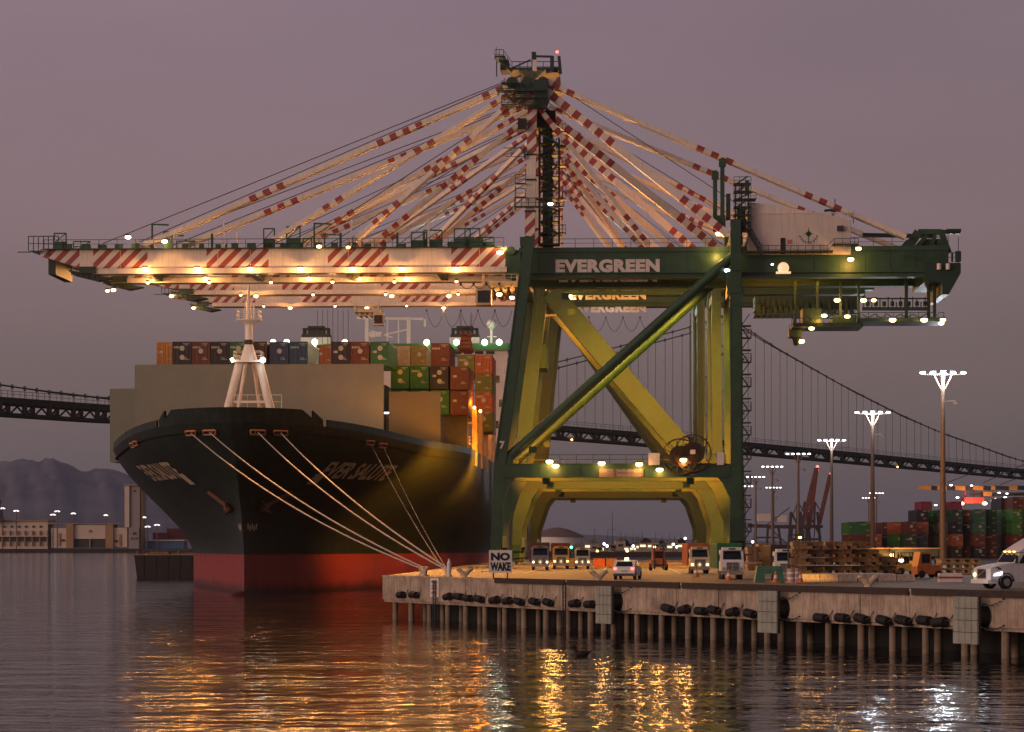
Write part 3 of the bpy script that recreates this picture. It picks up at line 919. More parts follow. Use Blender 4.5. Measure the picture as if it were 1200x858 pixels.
for px, py in ((581, 445), (585, 473), (580, 498)):
    q = bp_(px, py); mb.bx(q.x, q.x + .9, a.y + .70, a.y + .78, q.z - .9, q.z + .9)
mb.build('window', GLASS, br)
for px in (371, 545):
    f_ = MB(); c = bp_(px, 400, 8)
    f_.bx(c.x - 3.6, c.x + 3.6, c.y - 2, c.y + 2, c.z - 1, c.z + .8)
    o = f_.build('funnel', CREAM, br)
    f_ = MB(); f_.bx(c.x - 3.4, c.x + 3.4, c.y - 2, c.y + 2, c.z + .81, c.z + 1.6); f_.bx(c.x - 2.0, c.x + 2.0, c.y - 1.5, c.y + 1.5, c.z + 1.61, c.z + 3.6)
    for dx in (-3.2, 2.6): f_.bx(c.x + dx, c.x + dx + .6, c.y - 1.5, c.y + 1.5, c.z + 1.61, c.z + 3.1)
    f_.bx(c.x - 3.2, c.x + 3.2, c.y - 1.5, c.y - 1.2, c.z + 2.5, c.z + 3.1)
    f_.build('exhaust_top', BLACK, o)
mb = MB()
for px in (430, 479):
    mb.bar(bp_(px, 404, 4), bp_(px, 372, 4), .9)
mb.bar(bp_(418, 373, 4), bp_(496, 374, 4), .6, .6)
mb.bar(bp_(430, 397, 4), bp_(479, 386, 4), .4); mb.bar(bp_(430, 386, 4), bp_(460, 396, 4), .35); mb.box(bp_(440, 392, 4), (3, 1, 1.2)); mb.bar(bp_(454, 404, 4), bp_(454, 372, 4), .3)
mb.bar(bp_(498, 374, 4), bp_(498, 383, 4), .5); mb.bar(bp_(467, 404, 4), bp_(467, 372, 4), .3)
mb.build('radar_mast', WHITE, br)
mb = MB(); c = bp_(576, 380, 4); mb.ball(c, 1.25, 12, 8); mb.tube(c - Vector((0, 0, 4.8)), c, .35, 8); mb.bar(c + Vector((-1, 0, -3)), c + Vector((1.2, 0, -3)), .25)
mb.build('satellite_dome', WHITE, br)
for i, (px, py) in enumerate(((320, 402), (336, 402), (369, 401), (404, 402.5), (500, 403), (535, 402), (568, 405), (585, 405))):
    mb = MB(); c = bp_(px, py, -2); c.z = max(c.z, zt + .2)
    mb.ball(c, .72, 10, 6); mb.bar(c, c - Vector((0, -1, 1.4)), .2)
    mb.build('floodlight', E_GREENW if i not in (3, 4) else E_WARM, br)
    if i in (2, 5, 6, 7): light(c + Vector((0, -.4, .9)), 420, (.85, 1, .75), br, .5); light(c + Vector((0, -1.2, .3)), 30000, (.85, 1, .72), br, .5, c + Vector((.1, -2.2, .18)), 60, .4)

# ------------------------------------------------------------------ cargo containers on the ship
def container_mesh(w, h, L, name):
    """end doors face -y; corner posts, corrugated sides, door leaves with locking bars"""
    mb = MB(); p = .17
    mb.bx(-w / 2 + .06, w / 2 - .06, .10, L - .05, .12, h - .06)
    for x in (-1, 1):
        mb.bx(x * (w / 2 - p / 2) - p / 2, x * (w / 2 - p / 2) + p / 2, 0, p, 0, h)
        mb.bx(x * (w / 2 - p / 2) - p / 2, x * (w / 2 - p / 2) + p / 2, L - p, L, 0, h)
        n = int(L / .55)
        for i in range(n):
            y = .3 + i * (L - .6) / n; mb.bx(x * (w / 2 - .06) - .045, x * (w / 2 - .06) + .045, y, y + .26, .22, h - .16)
    for z in (0, h - .2):
        mb.bx(-w / 2 + p, w / 2 - p, .02, .14, z, z + .2)
        for x in (-1, 1): mb.bx(x * (w / 2 - .07) - .07, x * (w / 2 - .07) + .07, p, L - p, z, z + .18)
    return mb.mesh(name, [MATS['white_paint']])
def door_mesh(w, h, name):
    mb = MB()
    for x in (-1, 1):
        mb.bx(x * (w * .235) - w * .215, x * (w * .235) + w * .215, .04, .09, .24, h - .24)
        for dx in (-.11, .11):
            mb.tube((x * w * .235 + dx * w, .0, .22), (x * w * .235 + dx * w, .0, h - .22), .035, 6)
            mb.bx(x * w * .235 + dx * w - .05, x * w * .235 + dx * w + .05, -.02, .05, h * .38, h * .42)
    return mb.mesh(name, [MATS['white_paint']])
def emblem_mesh(w, h, name, two=True):
    mb = MB()
    for z in ((h * .72, h * .34) if two else (h * .6,)):
        mb.tube((w * .02, -.05, z), (w * .02, .03, z), w * .135, 14)
    return mb.mesh(name, [MATS['white_paint']])
def marking_mesh(w, h, seed, name='marking'):
    r = random.Random(seed); mb = MB()
    for z, x0, n in ((h * .90, w * .06, 7), (h * .84, w * .10, 5), (h * .30, w * .08, 4), (h * .24, w * .08, 6)):
        x = x0
        for i in range(n):
            d = r.uniform(.08, .14); mb.bx(x, x + d, .005, .035, z, z + h * .035); x += d + .04
    if seed % 3 == 0:
        x = -w * .42
        for i in range(6): d = r.uniform(.12, .2); mb.bx(x, x + d, .005, .035, h * .72, h * .80); x += d + .05
    if seed % 3 == 1: mb.bx(-w * .38, -w * .16, .005, .035, h * .52, h * .62)
    return mb.mesh(name, [MATS['white_paint']])
CW, CHH, CL = 2.96, 3.75, 15.0
CM = container_mesh(CW, CHH, CL, 'container'); CD = door_mesh(CW, CHH, 'doors'); CE2 = emblem_mesh(CW, CHH, 'emblem'); CE1 = emblem_mesh(CW, CHH, 'emblem', False); CMK = [marking_mesh(CW, CHH, i) for i in range(6)]; crnd = random.Random(31)
cols = {'dark navy': (.016, .022, .045), 'brown red': (.17, .042, .028), 'green': (.016, .18, .06), 'dark brown': (.045, .025, .02), 'blue': (.022, .06, .16),
        'teal blue': (.018, .09, .17), 'amber': (.55, .25, .06), 'orange': (.48, .13, .045), 'olive green': (.15, .20, .03), 'cream': (.55, .42, .24),
        'olive yellow': (.34, .27, .05), 'black': (.015, .016, .017), 'rust': (.22, .06, .03), 'red': (.35, .045, .04), 'magenta': (.33, .045, .10), 'grey': (.16, .17, .18), 'lime green': (.07, .30, .06), 'dark green': (.015, .085, .045), 'teal': (.05, .18, .13), 'tan': (.30, .16, .07)}
def cmat(c): return mat('container_' + c.replace(' ', '_'), tuple(x * .78 for x in cols[c]), .55, var=.2, scale=1.1, dirt=(.06, .035, .02), dirt_amt=.55)
LOGO = mat('logo_white', (.42, .41, .37), .6, var=.1, scale=4)
def ship_container(c, px, pyb, D, label, emb=2, w=None, group='containers stacked on the ship', sz=1.0):
    o = empty('shipping_container', P(px, pyb, D), -.0425)
    tag(o, label, 'container', group)
    a = inst(CM, 'body', (0, 0, 0), 0, o, cmat(c)); b_ = inst(CD, 'door', (0, 0, 0), 0, o, cmat(c))
    if emb: inst(CE2 if emb == 2 else CE1, 'emblem', (0, 0, 0), 0, o, LOGO)
    inst(crnd.choice(CMK), 'marking', (0, 0, 0), 0, o, LOGO)
    o.scale = (sz, 1, sz)
    return o
D1 = 395
row = [(213, 'dark navy', 2), (235, 'brown red', 1), (257, 'dark navy', 1), (279, 'green', 2), (302, 'dark brown', 0), (327, 'blue', 1), (350, 'teal blue', 0),
       (399, 'dark navy', 2), (421.5, 'brown red', 1), (445, 'green', 2)]
seen = {}
tot = {}
for px, c, e in row: tot[c] = tot.get(c, 0) + 1
for px, c, e in row:
    seen[c] = seen.get(c, 0) + 1
    opts = {'dark navy': ['leftmost in the top row on the ship', 'between the brown red and green ones left of the foremast', 'right of the amber lit gap'],
            'brown red': ['second from the left in the top row on the ship', 'between a navy and a green one right of the gap'],
            'green': ['just behind the foremast top', 'at the right end of the top row above the beige shield']}
    w = opts[c][seen[c] - 1] if c in opts else 'in the top row on the ship right of the foremast'
    ship_container(c, px, 428.3, D1, f'{c} container {w}', e)
for c, px, py, D, lab, e in (
    ('amber', 194, 428, 408, 'amber container end peeping out left of the top row', 0),
    ('green', 170, 459, 425, 'green container of which only a sliver shows beside the beige shield', 0),
    ('orange', 381, 429, 440, 'orange container lit in the gap of the top row', 0),
    ('cream', 471, 430, 452, 'cream container glimpsed under the wheelhouse roof', 0),
    ('olive yellow', 491, 430, 452, 'olive yellow container glimpsed under the wheelhouse roof', 1),
    ('brown red', 515.5, 429, 408, 'tall brown red container standing alone on top of the right stacks', 0),
    ('green', 468.5, 455.5, 408, 'green container with two white discs right of the beige shield', 2),
    ('green', 491.5, 455.5, 408, 'green container with one white disc above the grey shield', 1),
    ('dark navy', 514.5, 456, 408, 'dark navy container with two pale discs above the grey shield', 2),
    ('brown red', 538.5, 456.5, 408, 'brown red container right of the navy one above the grey shield', 0),
    ('green', 468.5, 483.5, 409, 'green container mostly hidden behind the left half of the grey shield', 0),
    ('green', 491.5, 483.5, 409, 'green container mostly hidden behind the right half of the grey shield', 0),
    ('green', 515.5, 484, 409, 'green container low between the two grey shields', 1),
    ('brown red', 538.5, 485, 409, 'brown red container lowest of its stack above the small grey shield', 0),
    ('olive green', 546, 441, 440, 'olive green container with a pale disc on the far stack', 1),
    ('orange', 566.5, 441, 440, 'orange container topmost of the far stack beside the white house wall', 0),
    ('olive green', 566.5, 462, 440, 'olive green container below the topmost orange one', 0),
    ('orange', 566.5, 484, 440, 'orange container second from the bottom of the far stack', 1),
    ('olive green', 566.5, 506, 440, 'olive green container at the bottom of the far stack', 1)):
    ship_container(c, px, py, D, lab, e)

# ------------------------------------------------------------------ mooring lines
ROPE = mat('pale_mooring_rope', (.34, .31, .30), .9, var=.05, scale=.2)
def rope(p, q, sag, r, label, m=ROPE):
    p, q = Vector(p), Vector(q); mb = MB(); pts = [p.lerp(q, i / 12) - Vector((0, 0, sag * 4 * (i / 12) * (1 - i / 12))) for i in range(13)]
    mb.path(pts, r, 8)
    return tag(mb.build('mooring_line', m), label, 'mooring line', 'mooring lines from the bow to the quay')
def wch(n): return SH_M @ chocks[n]
b1 = Q(qt(484), -1.2, DK + .55); b2 = Q(qt(506), -1.6, DK + .55)
rope(wch('a'), b1, 1.6, .085, 'lowest pale mooring line, from the leftmost chock to the quay corner')
rope(wch('b'), b1 + Vector((.15, 0, .1)), 1.3, .085, 'second pale mooring line, from the chock left of the stem')
rope(wch('c'), b2, 1.3, .085, 'third pale mooring line, from the chock right of the stem')
rope(wch('d'), b2 + Vector((.15, 0, .1)), 1.0, .085, 'uppermost pale mooring line, from the fourth bow chock')
DROPE = mat('dark_mooring_rope', (.10, .10, .105), .8, var=.2, scale=2)
e_ = P(505, 640, 380); e2_ = P(512, 640, 385)
rope(wch('e'), C0 + U * 60 + Vector((1.0, 0, DK + .4)), .6, .07, "dark mooring line crossing the ship's name, nearer the bow", DROPE)
rope(wch('f'), C0 + U * 66 + Vector((1.0, 0, DK + .4)), .6, .07, "dark mooring line crossing the ship's name, farther aft", DROPE)
# ------------------------------------------------------------------ ship to shore cranes
RZC = -.0425
CG, SG_ = math.cos(RZC), math.sin(RZC)
class Crane:
    def __init__(s, X0, Y0, label):
        s.X0, s.Y0 = X0, Y0
        s.o = empty('gantry_crane', (X0, Y0, DK), RZC)
        tag(s.o, label, 'gantry crane', 'green quay cranes over the ship')
    def pt(s, px, py, ly):
        """local point at depth ly seen at a photo pixel"""
        k = (px - 600) / F
        c, sn = CG, -SG_
        lx = (k * (s.Y0 + ly * c) - s.X0 - ly * sn) / (c + k * sn)
        Y = s.Y0 - lx * sn + ly * c
        return Vector((lx, ly, CH - (py - HZ) * Y / F - DK))

def seg_bar(mb, p, q, w, h, zones, sl, mw=0, mr=1):
    """bar from p to q, cream with red bands in the fraction zones"""
    p, q = Vector(p), Vector(q); L = (q - p).length
    cuts = [(0.0, 1.0, False)]
    t = 0.0
    pieces = []
    for a, b_ in zones:
        if a > t: pieces.append((t, a, mw))
        n = max(1, int(round((b_ - a) * L / sl)))
        for i in range(n):
            pieces.append((a + (b_ - a) * i / n, a + (b_ - a) * (i + 1) / n, mr if i % 2 == 0 else mw))
        t = b_
    if t < 1: pieces.append((t, 1.0, mw))
    for a, b_, m in pieces: mb.bar(p.lerp(q, a), p.lerp(q, b_), w, h, m)

def lamp(c, parent, em, r=.34, name='floodlight'):
    mb = MB(); c = Vector(c)
    mb.box(c + Vector((0, .05, .28)), (r * 2.0, r * 1.5, .2), 0)
    mb.ball(c, r, 10, 6, 1, (1.15, .9, .75))
    return mb.build(name, [STEEL, em], parent)

CORR = mat('corrugated_house_wall', (.66, .58, .52), .55, var=.06, scale=.4, dirt=(.3, .2, .15), dirt_amt=.4)

def crane(idx, X0, Y0, dep, zg, web, girders, tip, rear, za, diag, label):
    C = Crane(X0, Y0, label); o = C.o; full = idx == 1
    fl = .7                                   # rail flange below the web
    ztopg = zg + fl + web
    bz = .85 if full else .35; bt = zg + bz + fl + (2.65 if full else web - .2)   # the boom hangs a little higher than the land girder
    LX = 30.9                                 # landside legs
    legtop = zg + 5.2
    lean = 3.9
    frames = (0.0, dep)
    def sea(z): return .1 + (0 if z < 13.4 else (z - 13.4) / (legtop - 13.4) * lean)
    for fy in frames:
        mb = MB(); pl = [Vector((-.35, fy, 2.4)), Vector((.05, fy, 13.4))]
        mb.bar(pl[0], pl[1], 1.5, 1.4, w2=1.45, h2=1.5)
        mb.bar(pl[1], (sea(zg), fy, zg), 1.5 if full else 2.1, 1.45 if full else 2.2, w2=1.3 if full else 2.4, h2=1.5); mb.bar((sea(zg), fy, zg), (sea(legtop), fy, legtop), 1.5, 1.3, w2=1.25, h2=1.25)
        for z in (20, 27, 34): mb.box((sea(z), fy, z), (1.6, 1.62, .18))
        for sx_ in ((-.66, .66) if full else (-1.05, -.3, .45, 1.05)):
            for sy_ in ((-.80, .80) if full else (-1.02, 1.02)): mb.bar((sea(14.2) + sx_, fy + sy_, 14.2), (sea(zg) + sx_, fy + sy_, zg), .16, .14)
        mb.build('leg', GREEN, o)
        mb = MB(); mb.bar((LX, fy, 2.4), (LX, fy, 13.4), 2.0, 1.7, w2=1.7, h2=1.6); mb.bar((LX, fy, 13.4), (LX - .2, fy, zg + .1), 1.6, 1.7 if full else 2.5, w2=1.4, h2=1.6 if full else 2.5)
        for z in (8, 20, 27, 34): mb.box((LX, fy, z), (1.86, 1.82, .18))
        for sx_ in ((-.72, .72) if full else (-1.2, -.4, .4, 1.2)):
            for sy_ in (-.80, .80): mb.bar((LX + sx_, fy + sy_, 14.2), (LX - .2 + sx_, fy + sy_, zg), .16, .14)
        mb.build('leg', GREEN, o)
        mb = MB(); hz = (5.2, 10.4, 11.8) if idx > 1 or fy > 0 else (8.6, 11.0, 11.8)
        mb.bx(.6, LX - .9, fy - .72, fy + .72, 11.8, 13.45)
        a = 1.7 if (idx > 1 or fy > 0) else 1.1
        mb.prism([(.4, fy - .70, hz[0]), (.45 + a, fy - .70, hz[1]), (.45 + a * 1.65, fy - .70, 11.85), (.4, fy - .70, 11.85)], (0, 1.4, 0))
        mb.prism([(LX - .7, fy - .70, hz[0]), (LX - .75 - a, fy - .70, hz[1]), (LX - .75 - a * 1.65, fy - .70, 11.85), (LX - .7, fy - .70, 11.85)], (0, 1.4, 0))
        mb.bx(1.0, LX - 1.2, fy - .86, fy + .86, 11.72, 11.86); mb.bx(1.0, LX - 1.2, fy - .86, fy + .86, 13.40, 13.52)
        for i in range(1, 9): mb.bx(.7 + i * 3.3, .8 + i * 3.3, fy - .75, fy + .75, 11.9, 13.4)
        mb.build('portal_beam', GREEN, o)
        mb = MB(); mb.rail([(1.5, fy - .8, 13.5), (LX - 1.5, fy - .8, 13.5)], 1.15, 2.2, .055); mb.build('railing', DGREEN, o)
    for lx in (-.35, LX):
        mb = MB(); mb.bx(lx - .7, lx + .7, .9, dep - .9, 2.6, 4.1); mb.build('sill_beam', GREEN, o)
        for fy in frames:
            mb = MB()
            mb.prism([(lx - .6, fy - 3.2, 2.0), (lx - .6, fy + 3.2, 2.0), (lx - .6, fy + .9, 3.0), (lx - .6, fy - .9, 3.0)], (1.2, 0, 0))
            for d in (-2.0, 2.0):
                mb.prism([(lx - .5, fy + d - 1.5, .95), (lx - .5, fy + d + 1.5, .95), (lx - .5, fy + d + .6, 1.95), (lx - .5, fy + d - .6, 1.95)], (1.0, 0, 0))
                for e in (-.8, .8): mb.wheel((lx, fy + d + e, .48), .42, .35, 1, 14); mb.box((lx - .42, fy + d + e, .6), (.12, .5, .5), 0); mb.box((lx + .42, fy + d + e, .6), (.12, .5, .5), 0)
            mb.build('bogie', [GREEN, STEEL], o)
    # diagonals
    for fy in frames:
        mb = MB()
        if diag == 'pipe':
            mb.tube((.7, fy + .1, 13.9), (LX - .5, fy + .1, legtop - 2.6), .66, 14); mb.box((1.1, fy, 14.0), (1.4, 1.2, 1.6)); 
        else:
            mb.bar((sea(zg) + 1.6, fy, zg - .3), (28.6, fy, 14.4), 2.6, 3.1)
            dd_ = (Vector((28.6, 0, 14.4)) - Vector((sea(zg) + 1.6, 0, zg - .3))).normalized(); pn_ = Vector((-dd_.z, 0, dd_.x))
            for s_ in (-1, 1):
                for yy in (-1.36, 1.36): mb.bar(Vector((sea(zg) + 1.6, fy + yy, zg - .3)) + pn_ * s_ * 1.35, Vector((28.6, fy + yy, 14.4)) + pn_ * s_ * 1.35, .18, .18)
            mb.box((28.4, fy, 14.2), (3.2, 1.5, 1.6))
        mb.build('diagonal_brace', GREEN, o)
    # cross ties between the two frames
    mb = MB()
    for lx, z in ((sea(zg) + .1, zg - .9), (LX - .2, zg - .9)):
        mb.bx(lx - .55, lx + .55, .8, dep - .8, z - .65, z + .65)
    mb.build('cross_tie', GREEN, o)
    # girders on the land side, boom over the water
    GW = 1.5 if len(girders) > 1 else 2.6
    BZ = [(-60.6, -55.4, 1), (-55.4, -53.6, 0), (-53.6, -46.4, 1), (-46.4, -38.6, 0), (-38.6, -30.4, 1), (-30.4, -22.6, 0), (-22.6, -14.6, 1), (-14.6, -6.4, 0), (-6.4, .9, 1)]
    k = tip / -60.6
    for gi, gy in enumerate(girders):
        mb = MB(); off = gi * 1.2
        for a, b_, m in BZ:
            a2, b2 = a * k + (off if a > -60 else 0), b_ * k + (off if b_ < .8 else 0)
            if a < -60:
                mb.prism([(a2, gy - GW / 2, bt - .9), (b2, gy - GW / 2, (zg + bz) + fl + .15), (b2, gy - GW / 2, bt), (a2, gy - GW / 2, bt)], (0, GW, 0), m)
            else: mb.bx(a2, b2, gy - GW / 2, gy + GW / 2, (zg + bz) + fl, bt, m)
        for i in range(12): 
            x = (-50 + i * 4.3) * k; mb.bx(x - .03, x + .03, gy - GW / 2 - .03, gy + GW / 2 + .03, (zg + bz) + fl + .05, bt - .05, 0)
        mb.bx(-53.5 * k, .9, gy - GW / 2 - .42, gy + GW / 2 + .42, (zg + bz), (zg + bz) + .10, 0); mb.bx(-53.5 * k, .9, gy - GW / 2 - .36, gy + GW / 2 + .36, (zg + bz) + .10, (zg + bz) + fl - .08, 0)
        mb.bx(-53.5 * k, .9, gy - GW / 2 - .42, gy + GW / 2 + .42, (zg + bz) + fl - .08, (zg + bz) + fl, 0)
        mb.build('boom', [CREAM, STRIPE], o)
        mb = MB()
        x0, x1 = -60 * k, rear
        mb.rail([(x0, gy - GW / 2 - .5, bt), (.5, gy - GW / 2 - .5, bt)], 1.15, 2.4, .05)
        mb.rail([(5, gy - GW / 2 + .1, ztopg), (x1, gy - GW / 2 + .1, ztopg)], 1.15, 2.4, .05)
        mb.bx(x0, .5, gy - GW / 2 - .75, gy - GW / 2 - .02, bt - .12, bt - .02)
        mb.build('walkway', DGREEN, o)
        mb = MB()
        mb.bx(2.5, rear, gy - GW / 2, gy + GW / 2, zg + fl, ztopg - .02)
        mb.bx(2.5, rear - 1.5, gy - GW / 2 - .42, gy + GW / 2 + .42, zg, zg + .12); mb.bx(2.5, rear - 1.5, gy - GW / 2 - .1, gy + GW / 2 + .1, zg + .12, zg + fl - .1); mb.bx(2.5, rear - 1.5, gy - GW / 2 - .42, gy + GW / 2 + .42, zg + fl - .1, zg + fl - .003)
        mb.bx(2.5, rear, gy - GW / 2 - .18, gy + GW / 2 + .18, ztopg - .6, ztopg)
        for i in range(16):
            x = 5 + i * (rear - 6) / 16; mb.bx(x - .04, x + .04, gy - GW / 2 - .04, gy + GW / 2 + .04, zg + fl + .02, ztopg - .62)
        mb.build('girder', GREEN, o)
        # hinge block at the boom root
        mb = MB(); mb.bx(.7, 2.7, gy - GW / 2 - .2, gy + GW / 2 + .2, zg + .1, ztopg - .3); mb.tube((1.5, gy - GW / 2 - .5, ztopg - .4), (1.5, gy + GW / 2 + .5, ztopg - .4), .55, 12)
        mb.build('boom_hinge', GREEN, o)
    gyn, gyf = girders[0], girders[-1]
    mb = MB()
    if len(girders) > 1:
        for x in [-60 * k + .6, -47 * k, -33 * k, -20 * k, -8 * k, 3.4, 12, 22, LX, 42, rear - 1]:
            mb = MB(); mb.bx(x - .5, x + .5, gyn + .8, gyf - .8, zg + fl + .3, ztopg - .3); mb.build('cross_girder', DGREEN, o)
    # cross head carrying the girders on the legs
    mb = MB(); mb.bx(sea(zg) - .6, sea(zg) + .9, -.4, dep + .4, ztopg + .05, ztopg + 1.1); mb.bx(LX - .9, LX + .7, -.4, dep + .4, ztopg + .05, ztopg + 1.2)
    for fy in frames: mb.bar((LX - .2, fy, zg - .2), (LX - .2, fy, ztopg + 3.2), 1.3, 1.3)
    mb.build('cross_head', GREEN, o)
    # mast and apex
    ap = sea(legtop) + .4
    mnear, mfar = (0.0, dep) if dep < 24 else (dep * .25, dep * .75)
    for my in (mnear, mfar):
        mb = MB(); b0 = Vector((sea(legtop), my, legtop)); b1 = Vector((ap, my, za - 1.5)); H = b1.z - b0.z
        mb.bar(b0, b0.lerp(b1, .16), 1.3, 1.2, 2); mb.bar(b0.lerp(b1, .16), b0.lerp(b1, .52), 1.22, 1.2, 0); mb.bar(b0.lerp(b1, .52), b1, 1.2, 1.2, 1)
        for t_ in (.16, .36, .52): mb.box(b0.lerp(b1, t_), (1.45, 1.45, .22), 3)
        mb.build('mast', [CREAM, STRIPE, STRIPE, DGREEN], o)
    mb = MB()
    for z in (za - 2.2, za - 6.0): mb.bx(ap - .5, ap + .5, mnear + .5, mfar - .5, z - .45, z + .45)
    mb.build('apex_tie', GREEN, o)
    # stays: fore stays to the boom, back stays to the rear, thick raked back legs
    SP = [(.01, .10), (.26, .38), (.63, .74)]
    def twin(p, q, gap, w, zones, sl=.95, nm='stay', h=None):
        mb = MB(); g = Vector((0, gap / 2, 0))
        for sg_ in (-1, 1): seg_bar(mb, Vector(p) + g * sg_, Vector(q) + g * sg_, w, h or w, zones, sl)
        mb.build(nm, [CREAM, RED], o)
    for my, gy in ((mnear, gyn), (mfar, gyf if len(girders) > 1 else gyn)):
        outx, inx = -46.5 * k, -19.5 * k
        twin((ap - 1.6, my, za - 1.6), (outx, gy, bt + .6), 1.2, .60, SP)
        twin((ap - 1.4, my, za - 3.2), (inx, gy, bt + .6), 1.2, .58, [(.03, .12), (.3, .52), (.72, .9)])
        twin((ap + 1.6, my, za - 1.8), (rear - 5.5, gy, ztopg + 1.2), 1.1, .56, [(.02, .10), (.42, .52), (.72, .82)])
        twin((ap - 1.5, my, za - 2.4), (outx * .66, gy, bt + .6), 1.1, .54, [(.05, .14), (.34, .44), (.7, .8)])
        mb = MB(); p = Vector((ap + 1.0, my, za - 2.4)); q = Vector((LX - 1.4, my, ztopg + 1.4))
        seg_bar(mb, p, q, 1.15, 1.0, [(.0, .42), (.76, 1.0)], .95); mb.build('back_leg', [CREAM, RED], o)
        mb = MB(); p = Vector((ap + .8, my, za - 5.2)); q = Vector((19.5, gy, ztopg + .4))
        seg_bar(mb, p, q, .62, .6, [(.0, .30), (.78, 1.0)], .9); mb.build('back_leg', [CREAM, RED], o)
        mb = MB()
        mb.tube((ap - 1.6, my + .3, za - .8), (outx - 6, gy, bt + .8), .06, 5); mb.tube((ap - 1.6, my - .5, za - 1.1), (outx - 2, gy, bt + .6), .06, 5)
        mb.tube((ap - 1, my - .2, za - 4), (inx * 1.35, gy, bt + .5), .06, 5); mb.tube((ap + 1.2, my, za - 1.0), (LX + 2, gy, ztopg + 4.5), .05, 5)
        mb.build('hoist_rope', CABLE, o)
        for x in (outx, inx):
            mb = MB(); mb.prism([(x - 1.0, gy - .3, bt - .1), (x + 1.2, gy - .3, bt - .1), (x + .5, gy - .3, bt + 1.1), (x - .4, gy - .3, bt + 1.1)], (0, .6, 0)); mb.build('stay_bracket', CREAM, o)
    return C, dict(zg=zg, zb=zg + bz, bt=bt, fl=fl, ztopg=ztopg, LX=LX, ap=ap, za=za, gyn=gyn, gyf=gyf, k=k, GW=GW, sea=sea, dep=dep, rear=rear)

def girder_text(C, g, body, px0, px1, py0, py1, gy, m):
    ly = gy - g['GW'] / 2 - .06
    a = C.pt(px0, py1, ly); b_ = C.pt(px1, py0, ly)
    tm = text_mb(body, 1.0, None, .02, .06, 1.08); xx = max(v.x for v in tm.v); zz = max(v.z for v in tm.v)
    tm.v = [Vector((a.x + v.x * (b_.x - a.x) / xx, ly + v.y, a.z + v.z * (b_.z - a.z) / zz)) for v in tm.v]
    tm.build('lettering', m, C.o)
LETTER = mat('white_lettering', (.62, .56, .52), .6, var=.12, scale=2)

C1, g1 = crane(1, -1.67, 327.0, 18.5, 37.9, 3.35, (3.2, 14.8), -60.9, 58.5, 65.0, 'pipe', 'nearest green crane with the large legible lettering and white machinery house')
C2, g2 = crane(2, 1.10, 392.0, 20.0, 42.7, 2.3, (9.0,), -60.0, 56.0, 70.5, 'box', 'second green crane, middle of the three, with smaller lettering below the nearest girder')
C3, g3 = crane(3, 4.20, 465.0, 25.0, 48.1, 2.3, (12.0,), -70.0, 62.0, 76.5, 'box', 'third green crane, farthest of the three, its lettering lowest in the row')
girder_text(C1, g1, 'EVERGREEN', 651, 773, 303.5, 319.5, 3.2, LETTER)
girder_text(C1, g1, 'EVERGREEN', 655, 770, 317, 331.5, 14.8, LETTER)
girder_text(C2, g2, 'EVERGREEN', 667, 757, 340, 351.5, 9.0, LETTER)
light(C3.pt(716, 372, 6), 500, (1, .8, .6), C3.o, .4)  # light without a fixture, added to brighten the third crane's lettering
girder_text(C3, g3, 'EVERGREEN', 675, 757, 355.5, 366.5, 12.0, LETTER)

# --- fittings of the nearest crane
FITG = mat('fitting_green', (.016, .075, .042), .6, var=.3)
def clutter(C, g, gy, seed):
    r = random.Random(seed); t = g['bt']
    y = gy - g['GW'] / 2
    for x in (-58, -44, -30, -27, -11, -8.5, -5, -3.2, -1.8):
        mb = MB(); x += r.uniform(-.5, .5); h = r.uniform(1.2, 2.8); w = r.uniform(.5, 1.3)
        mb.bx(x - w, x + w, y - .4, y + .6, t + .02, t + h * .45)
        for dx in (-w, w): mb.bar((x + dx, y, t), (x + dx, y, t + h), .16)
        mb.bar((x - w, y, t + h), (x + w, y, t + h), .16); mb.bar((x - w, y, t + h * .4), (x + w, y, t + h), .1)
        mb.build('winch_frame', FITG, C.o)
    for x in (-46, -24.5):
        mb = MB(); mb.bar((x, y, t), (x, y, t + 3.3), .22); mb.bar((x, y, t + 3.2), (x + 2.2, y, t + 3.1), .2); mb.build('davit', FITG, C.o)
    for x in (-38, -21, -13.5, -10):
        mb = MB(); mb.bar((x, y - .2, t), (x, y - .2, t + 1.9), .3); mb.build('bollard_post', FITG, C.o)
    for i in range(26):
        mb = MB(); x = -57 + i * 2.2; mb.box((x, y - .2, t + .27), (r.uniform(.4, 1.2), .4, r.uniform(.3, .8))); mb.build('cable_box', FITG, C.o)
    mb = MB()
    for x in (-36.5, -19.6, -9.4): mb.bar((x, y - .3, t), (x, y - .3, t + 3.6), .22)
    mb.build('white_post', CREAM, C.o)
clutter(C1, g1, 3.2, 3); clutter(C1, g1, 14.8, 5)
def nose(C, g, gy, k):
    t, b_ = g['bt'], g['zb']; w = g['GW'] / 2; mb = MB(); x = -60.9 * k
    mb.prism([(x + 3.6, gy - w - .2, b_ + .6), (x + 9.6, gy - w - .2, b_ - .5), (x + 7.6, gy - w - .2, b_ - .9), (x + 4.4, gy - w - .2, b_ - .1)], (0, 2 * w + .4, 0))
    mb.box((x + 6.4, gy - w - .4, b_ + .5), (2.2, .4, .9)); mb.rail([(x + 4.2, gy - w - .3, b_ - .2), (x + 8, gy - w - .3, b_ - .8)], 1.0, .8, .05)
    mb.prism([(x - 1.6, gy - w, t - .2), (x + 1.4, gy - w, t - .2), (x + 1.4, gy - w, t - .9), (x - .2, gy - w, t - .7)], (0, 2 * w, 0))
    mb.rail([(x - 1.6, gy - w, t - .2), (x + 2.4, gy - w, t - .2)], 1.9, .7, .08); mb.bar((x - 3.2, gy, t - .3), (x - 1.5, gy, t - .3), .12)
    mb.build('boom_nose', DGREEN, C.o)
